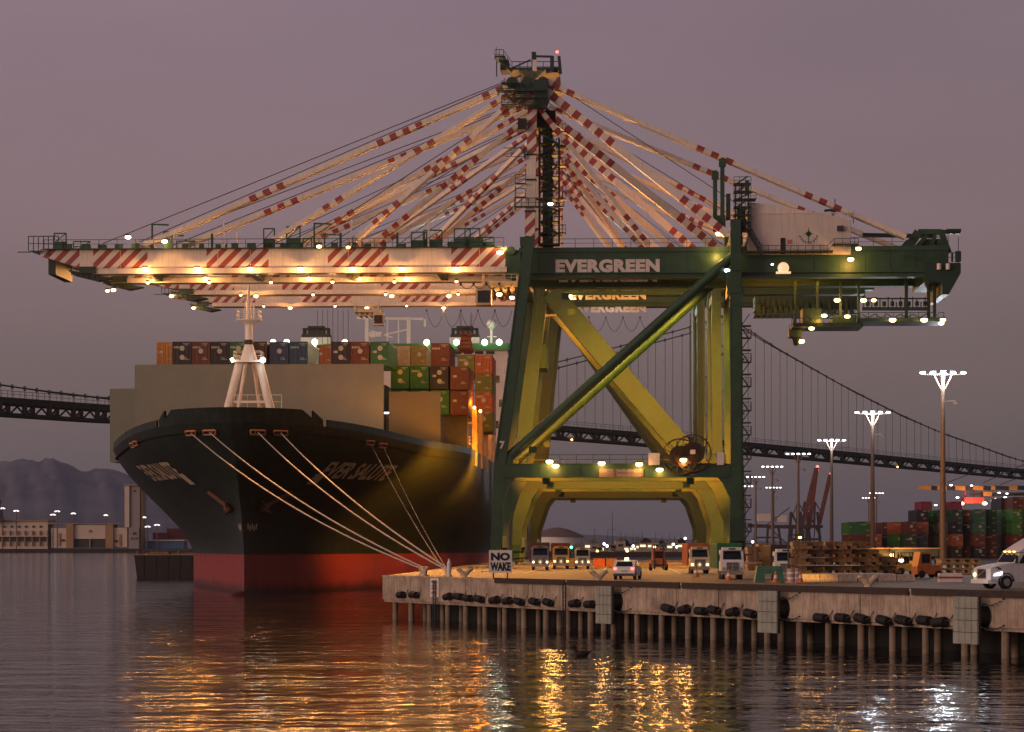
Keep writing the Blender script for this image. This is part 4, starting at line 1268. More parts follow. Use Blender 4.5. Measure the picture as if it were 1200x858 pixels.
nose(C1, g1, 3.2, 1); nose(C1, g1, 14.8, .97); nose(C2, g2, 9.0, g2['k'] * .995); nose(C3, g3, 12.0, g3['k'] * .995)
o1 = C1.o; A = C1.pt
# leg number
tm = text_mb('7', 1.3, None, .02, .03); q = A(585.5, 526, -.76); tm.v = [Vector((q.x + v.x, q.y - .03 + v.y, q.z + v.z)) for v in tm.v]; tm.build('lettering', LETTER, o1)
# machinery house
LYH = 1.6
hp = [A(876, 298, LYH), A(997, 298, LYH), A(997, 259, LYH), A(983, 254.5, LYH), A(906, 240, LYH), A(876, 237, LYH)]
mh = MB(); mh.prism(hp, (0, 15.0, 0))
n = 46; xa, xb = hp[0].x, hp[1].x
for i in range(n):
    x = xa + (xb - xa) * (i + .5) / n
    zt_ = min(A(0, 256, LYH).z, 99)
    mh.bx(x - .07, x + .07, LYH - .05, LYH - .002, hp[0].z + .1, zt_)
mh.bx(xa - .1, xb + .1, LYH - .09, LYH - .003, A(0, 255.6, LYH).z, A(0, 254.4, LYH).z)
HS = mh.build('machinery_house', CORR, o1)
mb = MB(); a = A(914.5, 298, LYH - .06); b_ = A(920, 279, LYH); mb.bx(a.x, b_.x, LYH - .14, LYH - .06, a.z, b_.z); mb.build('door', BLACK, HS)
mb = MB(); a = A(923, 286, LYH); b_ = A(928, 281, LYH); mb.bx(a.x, b_.x, LYH - .1, LYH - .06, a.z, b_.z); mb.build('notice', FADED, HS)
mb = MB(); a = A(981, 271, LYH); b_ = A(988, 265, LYH); mb.bx(a.x, b_.x, LYH - .55, LYH - .06, a.z, b_.z); mb.bx(a.x + .1, b_.x - .1, LYH - .6, LYH - .56, a.z + .1, b_.z - .1); mb.build('air_conditioner', STEEL, HS)
LOGOG = mat('logo_green', (.01, .09, .04), .6, var=.1)
ec = A(947.5, 274, LYH - .08); mb = MB()
for i in range(8):
    a = math.pi / 4 * i; L = .62 if i % 2 == 0 else .42
    d = Vector((math.cos(a), 0, math.sin(a))); pz = Vector((-d.z, 0, d.x)) * .17
    mb.prism([ec + pz + d * .05, ec + d * L, ec - pz + d * .05, ec - d * .1], (0, -.02, 0))
mb.bar(ec, ec + Vector((0, 0, -1.15)), .06, .03); mb.bar(ec, ec + Vector((0, 0, .8)), .06, .03)
mb.build('emblem', LOGOG, HS)
mb = MB(); R_ = 1.16
for i, ch in enumerate('EVERGREEN'):
    a = math.radians(198 + i * 18); tmc = text_mb(ch, .36, None, .01, .03); w = max(v.x for v in tmc.v)
    rot = Matrix.Rotation(-(a + math.pi / 2), 3, 'Y'); c = ec + Vector((math.cos(a) * R_, -.02, math.sin(a) * R_)); base = len(mb.v)
    for v in tmc.v: mb.v.append(c + rot @ Vector((v.x - w / 2, v.y, v.z - .13)))
    for f_ in tmc.f: mb.f.append(tuple(base + j for j in f_)); mb.m.append(0); mb.smooth.append(False)
mb.build('lettering', LOGOG, HS)
mb = MB()
pl = [A(871, 262, .8), A(892, 288 + 10, .8)]
mb.bar(pl[0], pl[1], .8, .2); 
for d in (.25, .75): mb.rail([pl[0] + Vector((0, d - .5, 0)), pl[1] + Vector((0, d - .5, 0))], 1.1, .7, .05)
mb.rail([A(892, 298, .6), A(970, 298, .6)], 1.15, 1.0, .05); mb.rail([A(970, 298, .6), A(978, 290, .6), A(1006, 290, .6)], 1.15, 1.0, .05)
mb.bx(A(876, 0, .6).x, A(976, 0, .6).x, .3, 1.6, A(0, 300.5, .6).z, A(0, 298.6, .6).z); mb.bx(A(976, 0, .6).x, A(1006, 0, .6).x, .3, 1.6, A(0, 292.5, .6).z, A(0, 291, .6).z)
mb.build('stairs', DGREEN, HS)
mb = MB(); a = A(976, 254, 6); mb.bar(a, A(976, 243, 6), .5); mb.bar(A(966, 247, 6), A(977, 246, 6), .3); mb.bar(A(978.5, 250, 6), A(978.5, 233, 6), .12); mb.bar(A(1000, 262, 6), A(1000, 247, 6), .10); mb.bx(A(975, 0, 6).x, A(980, 0, 6).x, 5.5, 6.5, A(0, 256, 6).z, A(0, 247, 6).z)
mb.build('roof_vent', DGREEN, HS)
# rear end: hoist frame, service jib, walkways
mb = MB(); ly = 4.0
for pa, pb, w in (((1062, 294), (1076, 272), 1.1), ((1076, 272), (1103, 272), .7), ((1103, 272), (1112, 297), .7), ((1066, 300), (1086, 276), .5), ((1086, 300), (1096, 276), .5), ((1050, 297), (1064, 282), .4), ((1076, 290), (1108, 298), .4)):
    mb.bar(A(*pa, ly), A(*pb, ly), w); mb.bar(A(*pa, ly + 8), A(*pb, ly + 8), w)
a = A(1080, 296, ly); b_ = A(1106, 276, ly); mb.bx(a.x, b_.x, ly + .4, ly + 9, a.z, b_.z - .4)
mb.bx(A(1098, 0, ly).x, A(1106, 0, ly).x, ly - .4, ly + 7.4, A(0, 300, ly).z, A(0, 286, ly).z)
mb.tube(A(1094, 294, ly - .6), A(1094, 294, ly + 6), .9, 14)
mb.build('rear_frame', GREEN, o1)
mb = MB(); mb.bar(A(1011, 275.5, 8), A(1096, 277, 8), .55, .5); mb.bar(A(1082, 270.5, 7), A(1125, 272.5, 7), .5, .45); mb.bx(A(1109, 0, 7).x, A(1126, 0, 7).x, 6.6, 7.4, A(0, 278, 7).z, A(0, 274.6, 7).z); mb.tube(A(1123, 278, 7), A(1123, 310, 7), .05, 5); mb.bar(A(1118, 274.5, 7), A(1118, 271.5, 7), .3)
mb.build('service_jib', DGREEN, o1)
mb = MB(); mb.prism([A(1084, 308, 1.6), A(1126, 308, 1.6), A(1126, 320, 1.6), A(1112, 345, 1.6), A(1104, 345, 1.6), A(1104, 330, 1.6), A(1084, 330, 1.6)], (0, 14, 0), 0)
mb.rail([A(1060, 307, 1.4), A(1126, 307, 1.4)], 1.2, 1.2, .06); mb.bar(A(1116, 307, 1.4), A(1116, 296, 1.4), .22); mb.bx(A(1120, 0, 1.4).x, A(1126, 0, 1.4).x, 1.2, 2.0, A(0, 312, 1.4).z, A(0, 300, 1.4).z)
mb.build('end_platform', DGREEN, o1)
for px in (1100.5, 1111):
    mb = MB(); mb.tube(A(px, 316, 1.2), A(px, 309, 1.2), .3, 8); mb.build('marker_drum', CREAM, o1)
# hanging service platform under the rear
mb = MB(); ly = 5.0
for px in (1062, 1088, 1095): mb.bar(A(px, 322, ly), A(px, 376, ly), .42); mb.bar(A(px, 322, ly + 6), A(px, 376, ly + 6), .42)
mb.bx(A(1008, 0, ly).x, A(1106, 0, ly).x, ly - .6, ly + 6.6, A(0, 381, ly).z, A(0, 377, ly).z)
mb.rail([A(1008, 377, ly - .5), A(1106, 377, ly - .5)], 1.2, 1.1, .06)
for i in range(6):
    x0, x1 = 1010 + i * 15, 1025 + i * 15; mb.bar(A(x0, 377, ly), A(x1, 368, ly), .1); mb.bar(A(x0, 368, ly), A(x1, 377, ly), .1)
mb.rail([A(1100, 352, ly), A(1106, 352, ly)], 1.0, .6, .05); mb.rail([A(1100, 345, ly), A(1106, 345, ly)], 1.0, .6, .05)
mb.bar(A(1010, 362, ly), A(1086, 362, ly), .45); mb.bar(A(1010, 350, ly), A(1086, 350, ly), .2)
for i in range(16):
    x = 1012 + i * 4.8; mb.bar(A(x, 362, ly), A(x, 348 + (i % 3) * 3, ly), .14)
    if i % 2: mb.box(A(x, 356, ly + .3), (.5, .4, .6))
mb.build('service_platform', DGREEN, o1)
# lower trolley park platform at left of it
mb = MB(); ly = 7.0
mb.bx(A(928, 0, ly).x, A(1010, 0, ly).x, ly - 2, ly + 5, A(0, 388, ly).z, A(0, 384, ly).z); mb.rail([A(928, 384, ly - 2), A(1010, 384, ly - 2)], 1.2, 1.0, .06)
mb.bx(A(940, 0, ly).x, A(962, 0, ly).x, ly - 1, ly + 3, A(0, 384, ly).z, A(0, 366, ly).z); mb.bx(A(975, 0, ly).x, A(1003, 0, ly).x, ly - 1, ly + 3, A(0, 384, ly).z, A(0, 374, ly).z)
for px in (932, 958, 985, 1006): mb.bar(A(px, 384, ly), A(px, 330, ly), .3)
mb.bx(A(925, 0, ly).x, A(940, 0, ly).x, ly, ly + 3, A(0, 398, ly).z, A(0, 390, ly).z); mb.rail([A(925, 390, ly), A(942, 390, ly)], 1.0, .8, .05); mb.tube(A(933, 396, ly), A(933, 405, ly), .6, 10, r2=.3)
for i in range(12): mb.bar(A(930 + i * 6, 384, ly - 1.5), A(930 + i * 6, 372 + (i * 7) % 9, ly - 1.5), .12)
mb.build('trolley_platform', DGREEN, o1)
# dense machinery hung under the rear girder of the second crane
mb = MB(); B2 = C2.pt; ly = 8.0
mb.bx(B2(884, 0, ly).x, B2(1004, 0, ly).x, ly - 1.5, ly + 4, B2(0, 368, ly).z, B2(0, 352, ly).z)
r_ = random.Random(6)
for i in range(18):
    px = 886 + i * 6.4; h = r_.uniform(4, 12); mb.bx(B2(px, 0, ly).x, B2(px + r_.uniform(2, 5), 0, ly).x, ly - 2.4, ly - 1.5, B2(0, 372, ly).z, B2(0, 372 - h, ly).z)
    mb.bar(B2(px, 374, ly - 2), B2(px + 3, 350, ly - 2), .12)
mb.rail([B2(884, 372, ly - 2.4), B2(1006, 372, ly - 2.4)], 1.1, 1.0, .06); mb.bx(B2(884, 0, ly).x, B2(1006, 0, ly).x, ly - 2.6, ly + 4, B2(0, 374, ly).z, B2(0, 372.4, ly).z)
mb.build('machinery_deck', DGREEN, C2.o)
# apex head of the nearest crane
mb = MB(); ly = -.8
mb.bx(A(597, 0, ly).x, A(655, 0, ly).x, ly, 19.5, A(0, 86.5, ly).z, A(0, 84, ly).z)
mb.bx(A(580, 0, ly).x, A(592, 0, ly).x, ly, 3, A(0, 72, ly).z, A(0, 70, ly).z); mb.bar(A(585, 71, ly), A(600, 84, ly), .8, .3); mb.bx(A(586, 0, ly).x, A(596, 0, ly).x, ly + .5, 3, A(0, 86, ly).z, A(0, 74, ly).z)
mb.rail([A(580, 70, ly), A(590, 70, ly)], 1.3, .6, .06); mb.rail([A(590, 70, ly), A(600, 84, ly)], 1.2, .8, .05); mb.rail([A(600, 84, ly), A(655, 84, ly)], 1.3, 1.0, .06)
mb.bar(A(582, 72, ly), A(582, 90, ly), .14); mb.bar(A(582, 64, ly), A(582, 55, ly), .06)
mb.bx(A(623, 0, ly).x, A(628, 0, ly).x, ly, 1.5, A(0, 84, ly).z, A(0, 66, ly).z); mb.bar(A(624, 66, ly), A(648, 66.5, ly), .25); mb.bar(A(647, 66, ly), A(647, 84, ly), .5); mb.bar(A(655, 66, ly), A(657, 87, ly), .4)
mb.bar(A(600, 80, ly), A(622, 70, ly), .18)
mb.bx(A(640, 0, ly).x, A(654, 0, ly).x, ly + .2, 2, A(0, 90, ly).z, A(0, 84, ly).z)
mb.build('apex_platform', DGREEN, o1)
mb = MB(); a = A(624, 83, -1.0); b_ = A(629, 70, -1.0); mb.bx(a.x, b_.x, -1.0, -.8, a.z, b_.z); mb.build('apex_box', CREAM, o1)
mb = MB(); ly = -.5
mb.prism([A(590, 92, ly), A(655, 92, ly), A(640, 128, ly), A(608, 128, ly)], (0, .4, 0), 1)
mb.bx(A(626, 0, ly).x, A(642, 0, ly).x, ly - 1.2, ly - .3, A(0, 133, ly).z, A(0, 100, ly).z)
for y, x0, x1 in ((104, 588, 606), (113, 584, 640), (121, 588, 642), (129, 588, 630)):
    mb.bx(A(x0, 0, ly).x, A(x1, 0, ly).x, ly - 1.8, ly - .5, A(0, y + 1.2, ly).z, A(0, y, ly).z); mb.rail([A(x0, y, ly - 1.7), A(x1, y, ly - 1.7)], 1.0, .8, .06)
for i in range(5):
    c = A(600 + i * 9, 97 + (i % 2) * 7, ly - .4); mb.tube(c + Vector((0, -.25, 0)), c + Vector((0, .25, 0)), .75, 14, 0)
mb.build('sheave_head', [DGREEN, STRIPE], o1)
mb = MB(); mb.bx(A(607, 0, -1).x, A(617, 0, -1).x, -1.6, .4, A(0, 157, -1).z, A(0, 144, -1).z); mb.build('equipment_box', BLACK, o1)
mb = MB(); mb.bx(A(629, 0, 2).x, A(651, 0, 2).x, 1.5, 4, A(0, 155, 2).z, A(0, 135, 2).z); mb.bx(A(652, 0, 2).x, A(664, 0, 2).x, 1.5, 4, A(0, 178, 2).z, A(0, 175, 2).z); mb.rail([A(652, 175, 1.6), A(664, 175, 1.6)], 1.4, .6, .06)
mb.build('equipment_box', BLACK, o1)
# stair tower up the mast
mb = MB(); ly = 1.5
xs0, xs1 = A(632, 0, ly).x, A(655, 0, ly).x
for x in (xs0, xs0 + 1.3, xs1):
    for yy in (ly, ly + 2.0): mb.bar((x, yy, A(0, 290, ly).z), (x, yy, A(0, 155, ly).z), .22)
mb.bx(A(636, 0, ly + 2.4).x, A(648, 0, ly + 2.4).x, ly + 2.3, ly + 3.6, A(0, 290, ly).z, A(0, 150, ly).z)
y = 290; i = 0
while y > 158:
    z0, z1 = A(0, y, ly).z, A(0, y - 13, ly).z
    mb.bx(xs0, xs1, ly - .2, ly + 2.2, z0, z0 + .14); mb.rail([(xs0, ly - .2, z0), (xs1, ly - .2, z0)], 1.0, .65, .05)
    a, b_ = ((xs0 + .2, ly, z0), (xs1 - .2, ly, z1)) if i % 2 == 0 else ((xs1 - .2, ly, z0), (xs0 + .2, ly, z1))
    mb.bar(a, b_, .6, .22); mb.bar((xs0, ly + 2, z0), (xs0 + 1.3, ly + 2, z1), .14); mb.bar((xs0 + .1, ly, z1), (xs0 + 1.3, ly, z0), .12)
    if i % 3 == 1: mb.bx(xs1, xs1 + .9, ly - .2, ly + 1.6, z0, z0 + .14); mb.rail([(xs1, ly - .2, z0), (xs1 + .9, ly - .2, z0)], 1.1, .5, .05)
    y -= 13; i += 1
mb.build('mast_stairs', DGREEN, o1)
mb = MB()
for z0, x0, x1 in ((A(0, 247, -.9).z, 603, 661), (A(0, 220, -.9).z, 604, 616), (A(0, 236, -.9).z, 604, 616)):
    a, b_ = A(x0, 0, -.9).x, A(x1, 0, -.9).x; mb.bx(a, b_, -1.4, -.62, z0, z0 + .16); mb.rail([(a, -1.4, z0), (b_, -1.4, z0)], 1.2, .9, .06)
mb.bar(A(604, 247, -.9), A(604, 218, -.9), .12); mb.bar(A(590, 173.5, -.9), A(616, 173.5, -.9), .10); mb.bar(A(592, 183.5, -.9), A(614, 183.5, -.9), .08); mb.bar(A(615, 174, -.9), A(615, 186, -.9), .25)
mb.build('mast_platform', DGREEN, o1)
# landside posts, ladder cage and stair tower down the landside leg
mb = MB()
for px, yt in ((838, 200), (846.5, 185)):
    mb.bar(A(px, 272, 1), A(px, yt, 1), .55); mb.box(A(px, yt + 6, 1), (.9, .8, 1.0))
mb.bx(A(836, 0, 1).x, A(850, 0, 1).x, .2, 2, A(0, 272, 1).z, A(0, 258, 1).z)
mb.build('rope_post', GREEN, o1)
mb = MB(); ly = .6
for px in (862, 869, 877): mb.bar(A(px, 275, ly), A(px, 216, ly), .2); mb.bar(A(px, 275, ly + 2), A(px, 216, ly + 2), .2)
for i, y in enumerate(range(275, 216, -9)):
    z = A(0, y, ly).z; a, b_ = A(860, 0, ly).x, A(880 + (i == 4) * 6, 0, ly).x; mb.bx(a, b_, ly - .2, ly + 2.2, z, z + .14); mb.rail([(a, ly - .2, z), (b_, ly - .2, z)], .9, .7, .05); mb.bar((a + .3, ly, z), (b_ - .4, ly, z + 1.0), .4, .15)
mb.bar(A(875.5, 225, ly), A(875.5, 212, ly), .5); mb.bx(A(864, 0, ly).x, A(874, 0, ly).x, ly + .3, ly + 1.9, A(0, 275, ly).z, A(0, 250, ly).z)
mb.bx(A(851, 0, ly).x, A(856, 0, ly).x, ly, ly + 1, A(0, 262, ly).z, A(0, 232, ly).z); 
mb.build('ladder_tower', DGREEN, o1)
mb = MB(); ly = -.4; i = 0; y = 652
while y > 385:
    z0, z1 = A(0, y, ly).z, A(0, y - 14, ly).z; a, b_ = A(868, 0, ly).x, A(880, 0, ly).x
    mb.bx(a, b_, ly - .9, ly + .9, z0, z0 + .12)
    if i % 2 == 0: mb.rail([(a, ly - .9, z0), (b_, ly - .9, z0), (b_, ly + .9, z0)], 1.15, .55, .045)
    p, q = ((a, ly - .4, z0), (b_ - .2, ly - .4, z1)) if i % 2 else ((b_ - .2, ly + .4, z0), (a, ly + .4, z1))
    mb.bar(p, q, .55, .12); y -= 14; i += 1
for dx, dy in ((.05, -.9), (.05, .9)): mb.bar((A(868, 0, ly).x + dx, ly + dy, A(0, 652, ly).z), (A(868, 0, ly).x + dx, ly + dy, A(0, 380, ly).z), .13)
mb.build('leg_stairs', DGREEN, o1)
mb = MB(); a = A(855, 634, -1.0); b_ = A(872, 607, -1.0); mb.bx(a.x, b_.x, -2.2, -.95, a.z, b_.z); mb.build('lift_cabin', DGREEN, o1)
# trim on the landside leg head
mb = MB(); mb.bx(A(852, 0, -.9).x, A(869, 0, -.9).x, -1.0, 1.2, A(0, 347, -.9).z, A(0, 322, -.9).z); mb.bx(A(856, 0, -.9).x, A(868, 0, -.9).x, -.95, 1.1, A(0, 321, -.9).z, A(0, 276, -.9).z)
for y in range(280, 318, 6): mb.bx(A(857.5, 0, -1).x, A(867, 0, -1).x, -1.0, -.9, A(0, y + 1, -1).z, A(0, y, -1).z)
mb.build('leg_head', GREEN, o1)
# cable reel on the portal beam
mb = MB(); c0 = A(812, 531, -1.4); c1 = A(797, 535, -1.4)
for c, r in ((c0, 2.35), (c1, 2.3)):
    for dy in (0, .55):
        for i in range(40):
            a, b_ = i * math.pi / 20, (i + 1) * math.pi / 20
            mb.bar(c + Vector((math.cos(a) * r, dy, math.sin(a) * r)), c + Vector((math.cos(b_) * r, dy, math.sin(b_) * r)), .14)
        for i in range(14):
            a = i * math.pi / 7; mb.bar(c, c + Vector((math.cos(a) * r, 0, math.sin(a) * r)) + Vector((0, dy, 0)), .07)
    mb.tube(c + Vector((0, .1, 0)), c + Vector((0, .45, 0)), r * .62, 28)
mb.build('cable_reel', mat('reel_brown', (.045, .022, .010), .6, var=.3), o1)
mb = MB(); a = A(809, 532, -1.9); b_ = A(815, 527, -1.9); mb.bx(a.x, b_.x, -1.62, -1.52, a.z, b_.z); a = A(760, 545, -.9); b_ = A(773, 531, -.9); mb.bx(a.x, b_.x, -1.0, -.2, a.z, b_.z); a = A(840, 545, -.9); b_ = A(848, 530, -.9); mb.bx(a.x, b_.x, -1.0, -.2, a.z, b_.z)
mb.build('control_cabinet', CREAM, o1)
# warning boards on the portal beam
mb = MB(); a = A(702, 559.5, -.9); b_ = A(754, 549.5, -.9); mb.bx(a.x, a.x + 2.0, -.96, -.88, a.z, b_.z); mb.bx(a.x + 2.1, b_.x, -.96, -.88, a.z, b_.z)
WB = mb.build('warning_board', mat('grey_board', (.16, .12, .10), .6, var=.3, scale=3), o1)
for k_, yy in enumerate((553.5, 558.8)):
    tm = text_mb('DANGER HIGH VOLTAGE', .5, 3.2, .01, .02); q = A(723, yy, -.97); tm.v = [Vector((q.x + v.x, -.975, q.z + v.z)) for v in tm.v]; tm.build('lettering', LETTER, WB)
# trolleys with the driver's cab
TR = mat('trolley_cream', (.55, .42, .25), .6, var=.2)
def trolley(C, g, x, s=1.0, cab=-1):
    zg = g['zg']; y0, y1 = g['gyn'] - 1.2, g['gyf'] + 1.2
    if g['gyn'] == g['gyf']: y0 -= 2; y1 += 2
    mb = MB(); mb.bx(x - 2.4, x + 2.4, y0, y1, zg - 1.0, zg - .35)
    for dx in (-2.2, 2.2):
        for yy in (y0, y1): mb.bar((x + dx, yy, zg - .9), (x + dx, yy, zg + .4), .3)
    for yy in (y0, y1): mb.rail([(x - 2.4, yy, zg - .35), (x + 2.4, yy, zg - .35)], .9, .9, .05)
    for i in range(4): mb.tube((x - 1.5 + i, y0 + 1, zg - 1.3), (x - 1.5 + i, y1 - 1, zg - 1.3), .35, 10)
    o = mb.build('trolley', TR, C.o)
    mb = MB(); cx = x + cab * 2.2
    mb.bx(cx - 1.0, cx + 1.0, y0 - .4, y0 + 1.6, zg - 3.5, zg - 1.05); mb.build('driver_cab', TR, o)
    mb = MB(); mb.bx(cx - .8, cx + .8, y0 - .46, y0 - .41, zg - 3.2, zg - 1.6); mb.bx(cx + cab * 1.01, cx + cab * 1.06, y0 - .2, y0 + 1.4, zg - 3.2, zg - 1.6); mb.build('window', GLASS, o)
    return o
t1 = trolley(C1, g1, A(587, 0, 3).x, cab=-1)
t2 = trolley(C2, g2, C2.pt(629, 0, 9).x, cab=1)
t3 = trolley(C3, g3, C3.pt(432, 0, 12).x, cab=1)
t4 = trolley(C2, g2, C2.pt(440, 0, 9).x, cab=1) if False else None
# festoon cable loops under the booms
def festoon(C, ly, x0, x1, ya, yb, n):
    mb = MB()
    for i in range(n):
        a = C.pt(x0 + (x1 - x0) * i / n, ya, ly); b_ = C.pt(x0 + (x1 - x0) * (i + 1) / n, ya, ly); d = a.z - C.pt(0, yb, ly).z
        pts = [a.lerp(b_, t / 10) - Vector((0, 0, d * 4 * (t / 10) * (1 - t / 10))) for t in range(11)]
        mb.path(pts, .05, 5)
        mb.box(a, (.3, .3, .4))
    mb.build('festoon_cable', CABLE, C.o)
festoon(C3, 10.2, 500, 600, 364, 385, 5)
festoon(C3, 10.2, 690, 770, 372, 391, 4)
festoon(C1, 1.0, 540, 600, 333, 341, 4)
mb = MB()
for i in range(7): a = C3.pt(372 + i * 6, 363, 12); mb.tube(a, a - Vector((0, 0, 6.5)), .05, 5)
mb.build('hoist_rope', CABLE, C3.o)

# ------------------------------------------------------------------ crane lamps
def boom_lamps(C, g, gy, pxs, py, em, power, col, dy=-1.0):
    for i, px in enumerate(pxs):
        q = C.pt(px, py, gy + dy - g['GW'] / 2); f_ = lamp(q, C.o, em)
        if power: light(q + Vector((0, -.15, -.46)), power * 1.5, (1, .44, .11), f_, .15); light(q + Vector((0, .5, .1)), power * 6, col, f_, .3, q + Vector((0, 1.1, .02)), 46, .6); light(q + Vector((0, -.3, -.1)), power * 105, (1, .38, .07), f_, .3, q + Vector((0, -1, -.25)), 110, .4)
boom_lamps(C1, g1, 3.2, (170, 231, 293, 352, 413, 471, 535), 315.0, E_WARM, 420, WARM, -1.3)
boom_lamps(C1, g1, 14.8, (180, 241, 362, 420, 476), 326.5, E_WARM, 420, WARM, -1.3)
boom_lamps(C2, g2, 9.0, (201, 300, 459, 526, 668), 347.0, E_WARM, 420, WARM, -1.4)
boom_lamps(C3, g3, 12.0, (227, 340, 430, 520), 361.0, E_WARM, 420, WARM, -1.4)
# long linear lights throw a warm wash along the underside of the booms
for C, g, gy, x0, x1, n, pw_ in ((C1, g1, 9.0, -52, -2, 6, 260), (C2, g2, 3.5, -50, -4, 4, 200), (C3, g3, 5.5, -58, -4, 4, 200)):
    for i in range(n):
        x = x0 + (x1 - x0) * (i + .5) / n
        q = Vector((x, gy, g['zb'] - .5)); f_ = lamp(q, C.o, E_WARM, .2); light(q + Vector((0, 0, -.35)), pw_, WARM, f_, .3)
for px, py, ly, em, r in ((150, 278, 1.5, E_WARM, .35), (193, 283, 1.5, E_WARM, .35), (374, 289, 1.5, E_WARM, .3), (408, 290, 1.5, E_SOD, .25), (586, 296, 1.4, E_WARM, .4), (561, 349, 2, E_COOL, .3), (585, 345, 2, E_WARM, .35), (600, 349, 2, E_COOL, .3),
                          (645, 239, .9, E_COOL, .32), (842, 274, .4, E_WARM, .35), (863, 274, .4, E_COOL, .36), (852, 317, -.4, E_COOL, .33), (1006, 291.5, .2, E_WARM, .34), (997, 304, .4, E_WARM, .36), (981, 352, 5, E_WARM, .36), (1012, 352, 5, E_WARM, .36), (1024, 352, 5, E_WARM, .3),
                          (966, 370, 6, E_WARM, .33), (993, 371, 6, E_WARM, .33), (951, 385, 5, E_WARM, .33), (1046, 375, 4, E_WARM, .4), (1083, 375, 4, E_WARM, .4), (1103, 379, 4, E_WARM, .33), (1105, 375, 4, E_WARM, .33), (939, 400, 7, E_WARM, .4), (905, 310, .6, E_COOL, .16),
                          (126, 341, 14, E_WARM, .25), (133, 340, 14, E_WARM, .3)):
    lamp(A(px, py, ly), o1, em, r)
for px, py, ly, pw_, col in ((586, 292, 1.2, 500, WARM), (585, 349, 1.8, 900, WARM), (842, 278, .3, 300, WARM), (997, 308, .2, 900, (1, .45, .07)), (840, 300, 1.5, 350, (1, .5, .1)), (985, 356, 4.5, 700, (1, .45, .07)), (960, 376, 5, 420, (1, .45, .07)), (1046, 378, 3.6, 350, WARM), (1083, 378, 3.6, 350, WARM), (945, 392, 6, 220, (1, .45, .08)),
                             (950, 325, 5.0, 900, (1, .45, .06)), (905, 322, 5.0, 900, (1, .45, .06)), (150, 282, 1.2, 120, WARM), (193, 286, 1.2, 160, WARM), (110, 322, 8, 120, (1, .5, .1))):
    light(A(px, py, ly), pw_, col, o1, .3)
# beacon dome on the rear girder
mb = MB(); c = A(918, 314, 1.6); mb.ball(c, .75, 12, 8, 0, (1, .5, 1)); mb.bx(c.x - .95, c.x + .95, 1.3, 1.9, c.z - .75, c.z - .5, 0); mb.box(c + Vector((0, -.40, .1)), (.4, .1, .5), 1); mb.build('beacon', [emit('beacon_glow', (1, .5, .22), 1.1), E_RED], o1)
mb = MB(); c = A(653, 61, -.7); mb.ball(c, .2, 8, 5); mb.build('beacon', E_RED, o1)
# portal floodlights: sodium lamps over and under the portal beams of every crane, the last two added for the hull
for px, py in ((644, 541), (651, 546), (705, 543), (749, 544), (773, 550.5), (801, 539)):
    fw_ = 600 if px in (705, 749, 651) else 11000
    q = A(px, py, -1.35); f_ = lamp(q, o1, E_SOD, .42)
    light(q + Vector((0, -.5, -.45)), 300, (1, .45, .10), f_, .2); light(q + Vector((0, -.5, 0)), fw_, (1, .43, .085), f_, .3, q + Vector((0, -1, -.15)), 100, .4)
mb = MB()
def sodium(C, pts, pw_, aim=None, ang=150, em=True, col=SODIUM, soft=.5):
    for x, y, z in pts:
        f_ = lamp((x, y, z), C.o, E_SOD, .24)
        h_ = MB(); h_.bx(x - .5, x + .5, y - .42, y - .30, z - .35, z + .5); h_.bx(x - .5, x + .5, y - .30, y + .3, z + .4, z + .5); h_.build('lamp_hood', GREEN, f_)
        a_ = Vector(aim or (0, 0, -1)); an = ang
        if aim == dn: an = 122
        elif abs(a_.y) > .9 and abs(a_.x) < .01: a_.x = .45 if x < 15 else -.12; an = 90
        q = Vector((x, y, z - .5)); light(q, pw_ * (2.0 if aim == dn else 1.75 if soft < 1 else 2.2), col, f_, soft, q + a_, an, 1.0 if soft > 1 else .5)
dn, bk = (0, .25, -1), (0, 1, .05)
sodium(C1, [(6, 5.0, 11.3), (25, 5.0, 11.3)], 13520, dn)
sodium(C1, [(4.2, 5.5, 15.5), (26.5, 5.5, 15.5)], 16900, bk)
sodium(C1, [(8.5, 6.0, 35.8), (24.5, 6.0, 35.8)], 15600, (0, 1, -.6), col=(1, .52, .05))
sodium(C1, [(6, 24.5, 11.3), (25, 24.5, 11.3)], 16900, dn)
sodium(C1, [(5.5, 25, 17), (25.0, 25, 17)], 23400, bk)
sodium(C1, [(9.0, 25.0, 35.5), (24.5, 25, 35.5)], 20800, (0, 1, -.6), col=(1, .52, .05))
sodium(C2, [(6, 6.0, 11.3), (25, 6, 11.3), (6, 26, 11.3), (25, 26, 11.3)], 16900, dn)
sodium(C2, [(5.0, 6.0, 16), (26.0, 6.0, 16), (8, 6, 39)], 13000, bk)
sodium(C3, [(7, 6.0, 11.3), (24, 6, 11.3)], 13000, dn)
sodium(C2, [(-2.0, -12, 15)], 26000, (-1, .75, .05), 95, soft=2.0)  # added lamp washing the hull, in place of light bounced off the quay
sodium(C2, [(-1.6, 22, 17)], 20000, (-1, .5, .05), 110, soft=2.0)  # second added lamp, carries the hull wash farther aft

